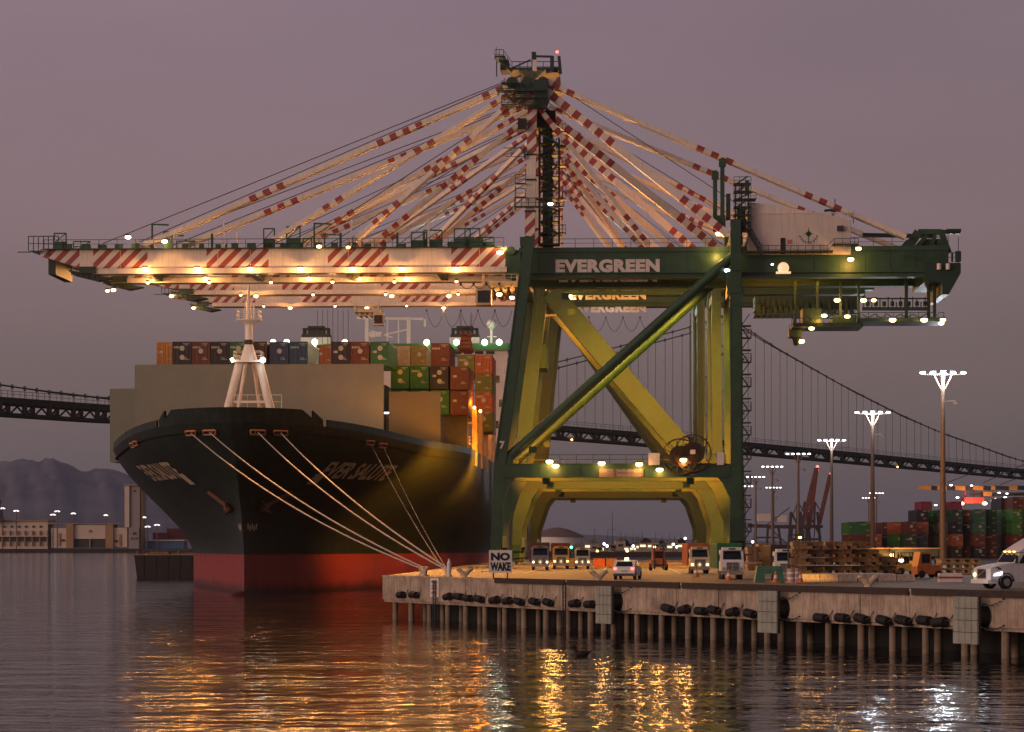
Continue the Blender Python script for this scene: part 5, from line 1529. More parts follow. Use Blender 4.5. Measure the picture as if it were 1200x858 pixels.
# ------------------------------------------------------------------ spreaders and the container in the air
SPR = mat('spreader_rust', (.22, .055, .02), .6, var=.3, scale=2)
def spreader(C, px, py, ly, w, label, zt):
    q = C.pt(px, py, ly); W = Matrix.Translation((C.X0, C.Y0, DK)) @ Matrix.Rotation(RZC, 4, 'Z') @ q
    o = empty('spreader', W, RZC); tag(o, label, 'spreader')
    mb = MB(); mb.bx(-w / 2, w / 2, -5.5, 5.5, 0, .35)
    for y in (-5.4, 0, 5.4): mb.bx(-w / 2, w / 2, y - .2, y + .2, .1, .7)
    mb.build('frame', SPR, o)
    mb = MB(); mb.bx(-w * .42, w * .42, -1.6, 1.6, 1.1, 1.7); mb.bx(-w * .36, w * .36, -1.3, 1.3, 1.9, 3.0)
    for x in (-.9, 0, .9): mb.tube((x - .1, -1.7, 3.1), (x + .1, -1.7, 3.1), .5, 12); mb.tube((x - .1, 1.7, 3.1), (x + .1, 1.7, 3.1), .5, 12)
    for x in (-w * .4, w * .4): mb.bar((x, -1.4, .3), (x * .8, -1.4, 2.0), .2); mb.bar((x, 1.4, .3), (x * .8, 1.4, 2.0), .2)
    mb.build('head_block', SPR, o)
    mb = MB(); H = zt - q.z
    for x in (-.9, .9):
        for y in (-1.7, 1.7): mb.tube((x, y, 3.2), (x * 1.2, y, H), .05, 5)
    mb.build('hoist_rope', CABLE, o)
    return W
W = spreader(C2, 628.5, 405, 9.0, 2.6, 'rust red spreader gripping the dark green container beside the crane leg', g2['zg'] - 1)
co = empty('shipping_container', W + Vector((.22, -6.0, -4.0)), RZC); tag(co, 'dark green container hanging in the air from a spreader beside the crane leg', 'container')
inst(CM, 'body', (0, 0, 0), 0, co, cmat('dark green')); inst(CD, 'door', (0, 0, 0), 0, co, cmat('dark green')); inst(CE2, 'emblem', (0, 0, 0), 0, co, LOGO); co.scale = (.9, .8, 1.0)
spreader(C3, 546, 411, 12.0, 2.6, 'brown spreader hanging empty over the deck containers', g3['zg'] - 1)
# ------------------------------------------------------------------ suspension bridge behind everything
BD = mat('bridge_green', (.026, .044, .040), .7, var=.2, scale=.05)
def bridge():
    B0, B1 = Vector((-250.0, 752.0, 0)), Vector((395.0, 1762.0, 0))
    d = (B1 - B0).normalized(); nrm = Vector((-d.y, d.x, 0))
    def on(px):
        k = (px - 600) / F; t = (k * B0.y - B0.x) / (d.x - k * d.y); return B0 + d * t
    o = empty('suspension_bridge', on(600)); org = o.location.copy()
    tag(o, 'dark green suspension bridge crossing behind the ship and the cranes', 'bridge')
    dk = [(-120, 471), (0, 477), (130, 486), (300, 492), (450, 497), (650, 507), (740, 514), (860, 524.5), (1000, 537), (1200, 556), (1320, 567)]
    def dpt(px):
        for (a, ya), (b_, yb) in zip(dk, dk[1:]):
            if a <= px <= b_:
                y = ya + (yb - ya) * (px - a) / (b_ - a); q = on(px); return Vector((q.x, q.y, CH + (640 - y) * q.y / F)) - org
    H = 4.7
    xs = [-120]
    while xs[-1] < 1310:
        xs.append(xs[-1] + 28 * 900 / on(xs[-1]).y)
    xs = [x for x in xs if x < 1320]
    def mk(side, name):
        mb = MB(); off = nrm * (8.0 * side)
        for a, b_ in zip(xs, xs[1:]):
            p, q = dpt(a) + off, dpt(b_) + off; u = Vector((0, 0, H / 2))
            mb.bar(p + u, q + u, 1.2, 2.3); mb.bar(p - u, q - u, 1.0, 1.1); mb.bar(p + u, p - u, 1.6, 1.6)
            m = p.lerp(q, .5); mb.bar(p - u, m + u, .5, .5); mb.bar(q - u, m + u, .5, .5)
        mb.build(name, BD, o)
    mk(0, 'deck_truss'); mk(1, 'deck_truss')
    mb = MB()
    for a, b_ in zip(xs, xs[1:]):
        p, q = dpt(a) + nrm * 4, dpt(b_) + nrm * 4; mb.bar(p + Vector((0, 0, H / 2 + .9)), q + Vector((0, 0, H / 2 + .9)), 9.5, .5)
    mb.build('roadway', BD, o)
    mb = MB()
    for a, b_ in zip(xs, xs[1:]):
        p, q = dpt(a) - nrm * .7 + Vector((0, 0, H / 2 + 1.2)), dpt(b_) - nrm * .7 + Vector((0, 0, H / 2 + 1.2))
        mb.bar(p + Vector((0, 0, 2.2)), q + Vector((0, 0, 2.2)), .15); mb.bar(p + Vector((0, 0, 1.1)), q + Vector((0, 0, 1.1)), .12)
        for k in range(4): m = p.lerp(q, k / 4); mb.bar(m, m + Vector((0, 0, 2.2)), .14)
    mb.build('railing', BD, o)
    c1 = [(-120, 425), (0, 447.5), (60, 456), (130, 464.5), (260, 473), (420, 470), (560, 452), (655, 427.5), (740, 406), (830, 381), (866, 370)]
    c2 = [(-120, 429), (0, 451), (60, 460), (130, 468), (260, 476), (420, 474), (560, 457), (655, 431), (740, 409), (830, 385), (852, 378)]
    r1 = [(866, 370), (877, 378), (890, 384), (930, 410), (1000, 450), (1060, 481), (1110, 504), (1190, 533), (1260, 556)]
    r2 = [(852, 378), (877, 389), (893, 399), (930, 420), (1000, 459), (1060, 489), (1110, 510), (1180, 535), (1240, 552)]
    def cpt(tab, px, side):
        for (a, ya), (b_, yb) in zip(tab, tab[1:]):
            if a <= px <= b_:
                y = ya + (yb - ya) * (px - a) / (b_ - a); q = on(px) + nrm * (8 * side); return Vector((q.x, q.y, CH + (640 - y) * on(px).y / F)) - org
    for tab, side in ((c1, 1), (c2, 0)):
        mb = MB(); pts = []
        for i in range(60):
            px = tab[0][0] + (tab[-1][0] - tab[0][0]) * i / 59; pts.append(cpt(tab, px, side))
        rt = r1 if side else r2
        for i in range(1, 40):
            px = rt[0][0] + (rt[-1][0] - rt[0][0]) * i / 39; pts.append(cpt(rt, px, side))
        mb.path(pts, .28, 6); mb.build('main_cable', BD, o)
        n = 0
        for px in xs:
            tb = tab if px < tab[-1][0] else rt
            p = cpt(tb, px + (5 if side else 0), side)
            if p is None: continue
            q = dpt(min(1319, px + (5 if side else 0))) + nrm * 8 * side
            if p.z < q.z + H / 2 + .5: continue
            mb = MB(); mb.bar(p, Vector((p.x, p.y, q.z + H / 2)), .24, .24); mb.bar(p + Vector((0, 0, -.8)), p + Vector((0, 0, .8)), .8)
            mb.build('hanger', mat('hanger_hazed', (.10, .10, .11), .7, var=.1), o)  # distance haze put into the hanger colour, paler than the bridge steel
    # the tower stands behind the landside crane legs
    mb = MB(); q = on(858); z1 = CH + (640 - 366) * q.y / F
    for s in (0, 1):
        p = q + nrm * 8 * s - org; mb.bar((p.x, p.y, 0), (p.x, p.y, z1), 2.2, 2.6, w2=1.8, h2=1.8)
    p, p2 = q - org, q + nrm * 8 - org
    for z in (z1 - 2, z1 - 22, 38): mb.bar((p.x, p.y, z), (p2.x, p2.y, z), 1.2, 1.6)
    mb.build('tower', BD, o)
    mb = MB(); q = on(1222) - org; zz = CH + (640 - 528) * (q.y + org.y) / F
    for s in (0, 1): p = q + nrm * 8 * s; mb.bar((p.x, p.y, 0), (p.x, p.y, zz + s * 3), 3.4, 3.4, w2=2.6, h2=2.6)
    mb.build('end_pier', BD, o)
    mb = MB(); mb.ball(q + Vector((0, 0, zz + 2)), .8, 8, 5); mb.build('beacon', E_RED, o)
    mb = MB()
    for px in (668, 1050): mb.ball(dpt(px) - nrm * 1 - Vector((0, 0, H / 2 + .5)), .5, 8, 5)
    mb.build('deck_lamp', E_SOD, o)
bridge()

# ------------------------------------------------------------------ yard light masts
POLE = mat('mast_pole_paint', (.17, .115, .085), .6, var=.2, scale=.5)
def light_mast(px, ytop, D, label, group, lit=False, base=DK, w=1.0, n=5, span=3.25):
    b_ = P(px, ytop, D); H = b_.z - base; b_.z = base
    o = empty('light_mast', b_); tag(o, label, 'light mast', group)
    mb = MB(); mb.tube((0, 0, 0), (0, 0, H - 1.2), .55 * w, 12, r2=.30 * w); mb.tube((0, 0, 0), (0, 0, .8), .8 * w, 10); mb.build('pole', POLE, o)
    mb = MB()
    mb.bar((-span * .95, 0, H - .25), (span * .95, 0, H - .25), .16 * w)
    for x in (-1, 1): mb.tube((x * .15, 0, H - 3.0), (x * span * .45, 0, H - .3), .16 * w, 6)
    mb.tube((0, 0, H - 3.6), (0, 0, H - .2), .34 * w, 8); mb.bar((.3, 0, H - 4.6), (1.9, 0, H - 4.4), .12); mb.box((1.9, 0, H - 4.8), (.5, .4, .5))
    mb.build('lamp_frame', POLE, o)
    for i in range(n):
        x = -span + 2 * span * i / (n - 1)
        mb = MB(); mb.ball((x, -.1, H), .33 * w, 10, 6, 1, (1.5, 1, .7)); mb.box((x, .1, H + .3), (1.0, .7, .2), 0); mb.build('floodlight', [STEEL, E_COOL], o)
    if lit:
        light((0, -1.2, H - .6), lit, COOL, o, .6); light((0, -1.6, H - .3), lit * 5, COOL, o, .6, (0, -2.6, H - .45), 70, .4)
    return o
MG = 'tall white light masts in the yard'
light_mast(1105, 437, 400, 'tallest light mast, in front of the container stacks near the right edge', MG, 5500)
light_mast(1022.5, 483.5, 520, 'second tallest light mast, rising behind the stacked flatbeds', MG, 4500)
light_mast(974.5, 516, 655, 'third tallest light mast, right of the red raised booms', MG, 3000)
light_mast(935.5, 532, 750, 'light mast just left of the three red raised booms', MG)
light_mast(905, 547, 870, 'taller of the two light masts standing one behind the other beside the white machinery houses', MG)
light_mast(906.5, 571.5, 1190, 'lower light mast showing under the lamps of the taller one', MG)
light_mast(885.5, 559, 1000, 'light mast second from the crane leg', MG)
light_mast(873, 570, 1160, 'small light mast nearest the right side of the crane leg', MG)
light_mast(1018, 583.5, 1440, 'smaller of the twin far light masts beside the second tallest mast', MG)
light_mast(1027, 578, 1310, 'larger of the twin far light masts beside the second tallest mast', MG)
light_mast(1106.5, 592, 760, 'light mast with a bright head among the magenta containers', MG, n=3, span=2.6)

# ------------------------------------------------------------------ container yard on the right
rnd = random.Random(12)
YW, YH = 2.55, 2.72
YM = container_mesh(YW, YH, 12.2, 'container'); YE = emblem_mesh(YW, YH, 'emblem', False)
YMK = [marking_mesh(YW, YH, i) for i in range(6)]
ydoor = door_mesh(YW, YH, 'doors')
DY = 560
sk = [(988, 1), (1001, 3), (1014, 2.9), (1027, 2.4), (1040.5, 2.6), (1054, 3), (1067.5, 3.2), (1081, 4), (1094.5, 4), (1108, 4.1), (1121.5, 4), (1135, 4.2), (1148.5, 4.2), (1162, 4), (1180, 4.6), (1193.5, 4.6), (1207, 4), (1221, 4)]
fixed = {(1180, 4): 'lime green', (1180, 3): 'lime green', (1193.5, 4): 'lime green', (1193.5, 3): 'lime green', (1180, 2): 'rust', (1193.5, 2): 'rust', (1001, 3): 'lime green', (1014, 3): 'green', (1001, 2): 'rust', (1054, 2): 'lime green',
         (1067.5, 2): 'dark green', (1067.5, 3): 'brown red', (1081, 3): 'orange', (1094.5, 4): 'lime green', (1094.5, 3): 'green', (1148.5, 4): 'teal', (1148.5, 3): 'teal', (1162, 4): 'dark green', (1162, 3): 'dark green', (1148.5, 2): 'rust', (1162, 2): 'brown red', (1135, 4): 'rust', (1135, 3): 'dark navy', (1121.5, 3): 'dark navy', (1108, 4): 'dark green', (1108, 3): 'grey', (1054, 1): 'rust', (1040.5, 2): 'dark navy'}
pal = ['brown red', 'brown red', 'rust', 'rust', 'dark brown', 'dark navy', 'dark navy', 'grey', 'orange', 'dark green', 'red']
for ci, (px, lv) in enumerate(sk):
    nlv = int(round(lv)); yaw = rnd.uniform(-.01, .01); dD = rnd.uniform(-8, 14)
    for l in range(nlv):
        c = fixed.get((px, l + 1)) or rnd.choice(pal)
        q = P(px, 655, DY + dD); q.z = DK + l * (YH + .03)
        o = inst(YM, 'shipping_container', q + Vector((rnd.uniform(-.1, .1), rnd.uniform(-.15, .15), 0)), yaw, None, cmat(c))
        lev = ['bottom', 'second', 'third', 'fourth', 'fifth'][l]
        tag(o, f'{c} container, {lev} level of the {ordinal(ci + 1)} yard stack from the left', 'container', 'containers stacked in the yard')
        inst(ydoor, 'door', (0, 0, 0), 0, o, cmat(c))
        inst(YMK[(ci * 5 + l) % 6], 'marking', (0, 0, 0), 0, o, LOGO)
        if rnd.random() < .35 or c == 'lime green': inst(YE, 'emblem', (0, 0, 0), 0, o, LOGO)
# magenta and red containers stacked higher behind
for i, (px, l, c) in enumerate(((1079, 1, 'magenta'), (1092, 1, 'magenta'), (1086, 2, 'magenta'), (1115, 1, 'magenta'), (1127, 1, 'red'), (1139, 1, 'red'), (1121, 2, 'magenta'), (1152, 1, 'rust'), (1165, 1, 'red'))):
    q = P(px, 612, 720); q.z = DK + (3 + l) * YH - 1.0
    o = inst(YM, 'shipping_container', q, 0, None, cmat(c)); o.scale = (1.2, 1, 1.1)
    tag(o, f'{c} container on the far high row behind the yard stacks, {ordinal(i + 1)} of the row', 'container', 'containers on the far high row')
mb = MB(); a = P(1070, 640, 719); b_ = P(1176, 640, 719); mb.bx(a.x, b_.x, 719.5, 732, DK, DK + 4 * YH - 1.05); o = mb.build('stacked_load', cmat('dark brown')); tag(o, 'dark mass of stowed containers under the far magenta row', 'container stack')

# ------------------------------------------------------------------ distant gantry cranes
FARR = mat('faded_red_steel', (.15, .05, .045), .7, var=.2, scale=.2)
FARG = mat('far_grey_steel', (.060, .052, .055), .8, var=.2, scale=.2)
def far_crane(px0, py0, px1, py1, xb, D, label, m=FARR):
    b_ = P(xb, 640, D); b_.z = DK; o = empty('gantry_crane', b_); tag(o, label, 'gantry crane', 'far red gantry cranes with raised booms')
    f = lambda px, py, dy=0: P(px, py, D + dy) - b_
    mb = MB(); p, q = f(px0, py0), f(px1, py1)
    for dy in (0, 9): mb.bar(p + Vector((0, dy, 0)), q + Vector((0, dy, 0)), 1.5, 1.3)
    for i in range(1, 12): m_ = p.lerp(q, i / 12); mb.bar(m_, m_ + Vector((0, 9, 0)), .7)
    mb.build('boom', m, o)
    mb = MB()
    for x0, x1 in ((px0 - 14, px0 - 17), (px0 - 3, px0 + 1)):
        for dy in (0, 16): mb.bar(f(x0, 600, dy), f(x1, 646, dy), 1.6)
    mb.bar(f(px0 - 22, 617), f(px0 + 3, 617), 2.2, 2.0); mb.bar(f(px0 - 15, 632), f(px0, 632), 1.3); mb.bar(f(px0 - 14, 600), f(px0 + 1, 630), 1.0); mb.bar(f(px0 - 7, 617), f(px0 - 6, 588), 1.3); mb.bar(f(px0 - 6, 588), f(px0 - 14, 610), .5); mb.bar(f(px0 - 6, 588), f(px0 + 1, 600), .6)
    for i in range(3): mb.bar(f(px0 - 12 + i * 6, 617), f(px0 - 14 + i * 6, 642), .6)
    mb.build('frame', FARG, o)
    mb = MB(); mb.ball(f(px1, py1 - 1), .9, 8, 5); mb.build('beacon', E_RED, o)
far_crane(941, 617, 958, 548, 930, 1500, 'leftmost far crane with its red boom raised beside a light mast')
far_crane(949, 620, 976 - 18.5, 552, 944, 1530, 'middle far crane with its red boom raised between two others')
far_crane(961, 614, 974, 556, 956, 1560, 'rightmost far crane with its red boom raised beside the third light mast')
b_ = P(915, 640, 1450); b_.z = DK; o = empty('gantry_crane', b_); tag(o, 'far grey crane with two pale machinery houses right of the big crane leg', 'gantry crane')
f = lambda px, py, dy=0: P(px, py, 1450 + dy) - b_
mb = MB(); mb.bar(f(876, 616), f(934, 618), 2.6, 2.0)
for x0, x1 in ((886, 882), (900, 898), (912, 917), (926, 930)):
    for dy in (0, 14): mb.bar(f(x0, 617, dy), f(x1, 650, dy), 1.3)
mb.bar(f(886, 630), f(912, 630), 1.0); mb.bar(f(896, 617), f(925, 595), .5); mb.bar(f(900, 617), f(925, 640), .6)
mb.build('frame', FARG, o)
mb = MB(); mb.bx(f(888, 0).x, f(903, 0).x, 0, 12, f(0, 611).z, f(0, 602).z); mb.bx(f(911, 0).x, f(922, 0).x, 0, 12, f(0, 612).z, f(0, 604).z); mb.build('machinery_house', CREAM, o)
# yellow boom crane on the right
b_ = P(1198, 640, 900); b_.z = DK; o = empty('gantry_crane', b_); tag(o, 'far crane with yellow and black banded boom and red lit trolley near the right edge', 'gantry crane')
f = lambda px, py, dy=0: P(px, py, 900 + dy) - b_
YB = mat('boom_yellow', (.62, .30, .07), .6, var=.15)
mb = MB(); xs_ = [1077, 1091, 1098, 1109, 1119, 1131, 1140, 1152, 1161, 1166, 1182, 1192, 1210]
for i, (a, c) in enumerate(zip(xs_, xs_[1:])):
    for dy in (0, 8): mb.bar(f(a, 571.5, dy), f(c, 572.5, dy), 1.3, 1.5, i % 2)
mb.build('boom', [YB, STEEL], o)
mb = MB(); mb.bar(f(1150, 580), f(1200, 579), 1.0, 1.2, 1); mb.bar(f(1152, 579, -1), f(1162, 579, -1), 1.4, 1.5, 0); mb.bar(f(1137, 579, -1), f(1152, 579, -1), 1.0, .9, 1); mb.build('trolley_beam', [YB, STEEL], o)
mb = MB(); mb.bx(f(1129, 0).x, f(1152, 0).x, -2, 5, f(0, 590).z, f(0, 583).z)
for x in (1131, 1141, 1150): mb.bar(f(x, 583), f(x, 573), .5)
mb.build('trolley', mat('trolley_lit_red', (.50, .05, .04), .6, var=.15), o)  # red light on the trolley is put into its colour
mb = MB(); mb.bar(f(1110, 565.5), f(1160, 547), .25); mb.bar(f(1152, 566), f(1210, 540), .25); mb.bar(f(1172, 568), f(1215, 552), .25)
for dy in (0, 15): mb.bar(f(1216, 655, dy), f(1216, 520, dy), 1.6)
mb.build('frame', STEEL, o)
for px, py, e, r in ((1114.5, 568.5, E_COOL, .45), (1138.5, 569, E_COOL, .4), (1122, 583, E_COOL, .5), (1127, 590, E_WARM, .8), (1154, 590, E_WARM, .8), (1163, 587, E_WARM, .5), (1171, 577.5, E_COOL, .45), (1180, 578.5, E_COOL, .4), (1178, 583, E_COOL, .5), (1167, 584.5, E_WARM, .4)):
    lamp(f(px, py, -3), o, e, r)
light(f(1141, 592, -8), 5000, (1, .45, .25), o, .5)

# ------------------------------------------------------------------ stacked flatbeds, shed and blocks in front of the yard
FLAT = mat('flatbed_tan', (.26, .150, .065), .75, var=.3, scale=1.2, dirt=(.08, .05, .03), dirt_amt=.6)
def flatbed(x0, x1, y0, y1, D, depth, label, seed):
    a, b_ = P(x0, y1, D), P(x1, y0, D); h = b_.z - a.z; w = b_.x - a.x
    o = empty('flatbed', Vector((a.x, D, a.z))); tag(o, label, 'flatbed', 'tan flatbeds stacked on the quay')
    r = random.Random(seed); mb = MB()
    mb.bx(0, w, 0, depth, h * .38, h * .86)
    for i in range(int(w / .45)):
        mb.bx(i * .45 + .04, i * .45 + .36, -.05, depth + .02, h * .42, h * .82 + r.uniform(0, .06))
    mb.bx(-.05, w + .05, -.09, .12, h * .80, h * .93); mb.bx(-.02, w + .02, -.06, .1, h * .34, h * .42)
    mb.build('deck', FLAT, o)
    mb = MB()
    for x in (.06 * w, .5 * w, .92 * w): mb.bx(x, x + .5, 0, depth, 0, h * .34)
    mb.build('bearer', FLAT, o)
    return o
lvl = [(634, 643), (643.5, 652.5), (653, 662), (662.5, 671.5), (672, 681)]
colsx = [(928, 945), (946, 966), (966.5, 998), (998.5, 1030), (1030.5, 1052)]
n = 0
for li, (y0, y1) in enumerate(lvl):
    for cix, (x0, x1) in enumerate(colsx):
        if cix == 4 and li < 2: continue
        if cix == 3 and li == 0: x1 = 1016
        D = 204 + cix * 1.2 + (li % 2) * .5
        nm = ['top', 'second', 'third', 'fourth', 'bottom'][li]
        if li == 4 and cix >= 1: continue
        dx = random.Random(li * 9 + cix).uniform(-1.5, 1.5)
        flatbed(x0 + dx, x1 + dx, y0, y1, D, 2.2 + .4 * cix, f'tan flatbed in the {nm} layer, {ordinal(cix + 1)} pile from the left', li * 10 + cix)
for i, px in enumerate((950, 972, 994, 1016, 1040, 1062)):
    a = P(px - 10.5, 681.5, 198); b_ = P(px + 10.5, 673, 198); mb = MB(); h = b_.z - a.z; w = b_.x - a.x
    mb.prism([(0, 0, 0), (w, 0, 0), (w, .15, h * .4), (w, .3, h), (0, .3, h), (0, .15, h * .4)], (0, .6, 0)) if False else mb.prism([(0, 0, 0), (0, .9, 0), (0, .9, .15), (0, .6, h), (0, .3, h), (0, 0, .15)], (w, 0, 0))
    o = mb.build('concrete_block', CONC); o.location = (a.x, 198, DK)
    tag(o, f'low concrete barrier block below the stacked flatbeds, {ordinal(i + 1)} from the left', 'barrier', 'concrete blocks in a row on the quay')
q = P(924, 627, 196); mb = MB(); mb.tube((0, 0, 0), (0, 0, q.z - DK), .07, 6); mb.bar((0, 0, q.z - DK), (.9, 0, q.z - DK), .1); o = mb.build('added_work_lamp', STEEL); o.location = (q.x, 196, DK); tag(o, 'slim added work lamp pole at the left end of the stacked flatbeds', 'work lamp'); f_ = lamp((.9, 0, q.z - DK - .2), o, E_SOD, .12); light((.9, -.3, q.z - DK - .4), 1600, (1, .45, .07), f_, .2, (1.2, 2.0, 0), 80)  # pole and lamp added to brighten the left flatbeds
# open shed with lit roof edge
b_ = G(1065, 662); D = 330; b_ = P(1060, 640, D); b_.z = DK
o = empty('shed', b_); tag(o, 'low flat roofed shed with a pale lit roof edge behind the flatbeds', 'shed')
f = lambda px, py, dy=0: P(px, py, D + dy) - b_
mb = MB(); mb.bx(f(1018, 0).x, f(1101, 0).x, 0, 12, f(0, 643.5).z, f(0, 642).z); mb.build('roof_edge', mat('roof_edge_lit', (.50, .34, .20), .6, var=.2), o)  # light along the roof edge is put into its tan colour
mb = MB(); mb.bx(f(1019, 0).x, f(1100, 0).x, .3, 12, f(0, 652).z, f(0, 643.7).z); mb.build('fascia', mat('shed_green', (.07, .10, .075), .7, var=.2), o)
mb = MB()
for px in (1024, 1050, 1074, 1098): mb.bx(f(px, 0).x - .2, f(px, 0).x + .2, .5, .9, 0, f(0, 652).z)
mb.bx(f(1019, 0).x, f(1100, 0).x, 9, 9.3, 0, f(0, 652).z); mb.build('wall', STEEL, o)
lamp(f(1045.5, 650.5, -.6), o, E_SOD, .28); lamp(f(1056, 657, -.6), o, E_COOL, .30); light(f(1056, 659, -2), 700, WARM, o, .3); light(f(1045, 653, -2), 500, SODIUM, o, .3)
# yellow forklift and orange sweeper in front of the shed
def wheels(par, pts, r, w, axis=(1, 0, 0)):
    for p in pts:
        mb = MB(); mb.wheel(p, r, w, 0, 14, axis); mb.build('wheel', BLACK, par)
q = G(1063, 673.5); o = empty('forklift', q, math.radians(8)); tag(o, 'yellow forklift with a driver cage standing before the shed', 'forklift')
mb = MB(); mb.bx(-1.3, 1.1, -.6, .6, .35, 1.05); mb.bx(.4, 1.1, -.6, .6, 1.05, 1.35); mb.build('body', YELLOWP, o)
mb = MB(); 
for x in (-.9, .5):
    for y in (-.5, .5): mb.bar((x, y, 1.0), (x * .8, y, 2.1), .09)
mb.bx(-.8, .5, -.55, .55, 2.1, 2.18); mb.bar((-1.4, -.35, .1), (-1.4, -.35, 2.3), .12); mb.bar((-1.4, .35, .1), (-1.4, .35, 2.3), .12); mb.bx(-2.3, -1.4, -.4, -.25, .12, .2); mb.bx(-2.3, -1.4, .25, .4, .12, .2); mb.build('mast', STEEL, o)
wheels(o, [(-.8, -.6, .35), (-.8, .6, .35), (.7, -.6, .32), (.7, .6, .32)], .34, .28, (0, 1, 0))
q = G(1086, 677); o = empty('sweeper', q, .3); tag(o, 'orange yard machine with a tall hood right of the yellow forklift', 'yard machine')
mb = MB(); mb.prism([(-1.2, -.6, .3), (1.1, -.6, .3), (1.1, -.6, 1.1), (.2, -.6, 1.1), (.1, -.6, 2.3), (-.9, -.6, 2.3), (-1.2, -.6, 1.0)], (0, 1.2, 0)); mb.build('body', ORANGEP, o)
mb = MB(); mb.bx(-.8, .0, -.63, -.61, 1.3, 2.1); mb.build('window', GLASS, o)
wheels(o, [(-.8, -.6, .32), (.8, -.6, .32), (-.8, .6, .32), (.8, .6, .32)], .32, .25, (0, 1, 0))
# pale scrap pallets heap to the right of the forklift: crates one can count
WOOD = mat('raw_pallet_wood', (.34, .22, .12), .8, var=.25, scale=3)
def pallet_mesh():
    mb = MB()
    for i in range(6): mb.bx(-1.1, 1.1, -.9 + i * .32, -.9 + i * .32 + .22, .42, .5)
    for x in (-1.0, 0, .85): mb.bx(x, x + .15, -.9, .95, .1, .42)
    for i in range(3): mb.bx(-1.1, 1.1, -.9 + i * .75, -.7 + i * .75, 0, .1)
    return mb.mesh('pallet', [WOOD])
PM = pallet_mesh(); rr_ = random.Random(5)
for i, (px, l) in enumerate(((1112, 0), (1112, 1), (1112, 2), (1123, 0), (1123, 1), (1123, 2), (1134, 0), (1134, 1), (1134, 2), (1145, 0), (1145, 1), (1155, 0), (1155, 1))):
    q = G(px, 673); q.z = DK + l * .52; o = inst(PM, 'pallet', q, rr_.uniform(-.2, .2))
    tag(o, f'bare wooden pallet beside the white semi truck, {["lowest", "middle", "upper"][l]} in the {ordinal({1112: 1, 1123: 2, 1134: 3, 1145: 4, 1155: 5}[px])} stack', 'pallet', 'wooden pallets piled on the quay')
q = G(1114, 682.5); mb = MB(); mb.prism([(-.9, 0, 0), (.9, 0, 0), (.9, 0, .7), (-.9, 0, .7)], (0, .5, 0)); mb.bx(-.95, .95, -.03, .53, .3, .45, 1); o = mb.build('barrier', [CREAM, RED]); o.location = q; tag(o, 'pale barrier with a red band below the wooden pallets', 'barrier')

# ------------------------------------------------------------------ vehicles
CHROME = mat('chrome_trim', (.6, .58, .55), .2, metal=.9, var=.1)
def yard_truck(px, py, h_px, label, cab, load, on=True, w=2.35, yaw=0.0, tag_name='yard_truck'):
    q = G(px, py); s = h_px * q.y / F / 3.45
    o = empty(tag_name, q, yaw); o.scale = (s, s, s); tag(o, label, 'truck')
    hw = w / 2
    mb = MB(); mb.prism([(-hw, .0, .85), (-hw, -.25, .9), (-hw, -.3, 1.75), (-hw, 0, 2.05), (-hw, .55, 2.95), (-hw, 2.3, 3.05), (-hw, 2.3, .85)], (w, 0, 0)); mb.build('cab', cab, o)
    mb = MB(); mb.prism([(-hw + .22, -.02, 2.06), (hw - .22, -.02, 2.06), (hw - .28, .50, 2.90), (-hw + .28, .50, 2.90)], (0, -.03, .02)); mb.build('windscreen', GLASS, o)
    mb = MB(); mb.bx(-.62, .62, -.37, -.31, .95, 1.7)
    for i in range(5): mb.bx(-.62, .62, -.40, -.36, 1.0 + i * .14, 1.05 + i * .14, 1)
    mb.bx(-.62, .62, -.41, -.36, 1.72, 1.78, 1); mb.bx(-.04, .04, -.41, -.36, .95, 1.75, 1); mb.build('grille', [STEEL, CHROME], o)
    mb = MB(); mb.bx(-hw, hw, -.5, -.1, .5, .88); mb.build('bumper', CHROME, o)
    for x in (-.92, .92):
        mb = MB(); mb.tube((x, -.36, 1.12), (x, -.28, 1.12), .13, 12); mb.build('headlight', (E_WARM if on else CHROME), o)
        wheels(o, [(x, .55, .5), (x, 3.0, .5), (x, 4.1, .5)], .5, .34)
        mb = MB(); mb.bar((x * 1.25, .3, 2.2), (x * 1.48, .2, 2.3), .05); mb.bx(x * 1.48 - .1, x * 1.48 + .1, .15, .25, 1.9, 2.6); mb.build('mirror', STEEL, o)
    mb = MB(); mb.bx(-hw + .2, hw - .2, .15, 1.6, 3.0, 3.32); mb.bx(-.35, .35, .1, .14, 3.08, 3.24, 1); mb.build('sun_visor', [cab, STEEL], o)
    if load:
        mb = MB(); mb.bx(-.5, .5, 2.3, 11, .7, 1.05); mb.build('chassis', STEEL, o)
        mb = MB(); mb.bx(-1.3, 1.3, 2.9, 12.5, 1.1, 3.75)
        for i in range(24): mb.bx(-1.34, 1.34, 3.0 + i * .4, 3.2 + i * .4, 1.2, 3.65)
        mb.bx(-1.33, 1.33, 2.85, 2.95, 1.1, 1.3); mb.bx(-1.33, 1.33, 2.85, 2.95, 3.55, 3.78); mb.build('load_box', load, o)
    if on: light((0, -1.2, 1.1), 6, (1, .7, .35), o, .2)
    return o
yard_truck(633, 668.5, 30, 'grey yard truck with lit headlights beside the crane legs', mat('grey_cab_paint', (.20, .19, .18), .5, var=.1), cmat('brown red'))
yard_truck(657.5, 667, 28, 'yellow lit yard truck between a grey truck and a smaller one', mat('cab_lit_yellow', (.55, .36, .08), .5, var=.1), cmat('brown red'))  # yellow lamp light on this cab is put into its colour
yard_truck(682.5, 667, 26, 'cream yard truck standing alone in the portal light', mat('cream_cab_paint', (.58, .46, .28), .5, var=.1), None)
yard_truck(820, 672.5, 33, 'cream yard truck pulling an orange container under the crane portal', mat('cream_cab_paint', (.58, .46, .28), .5, var=.1), cmat('orange'))
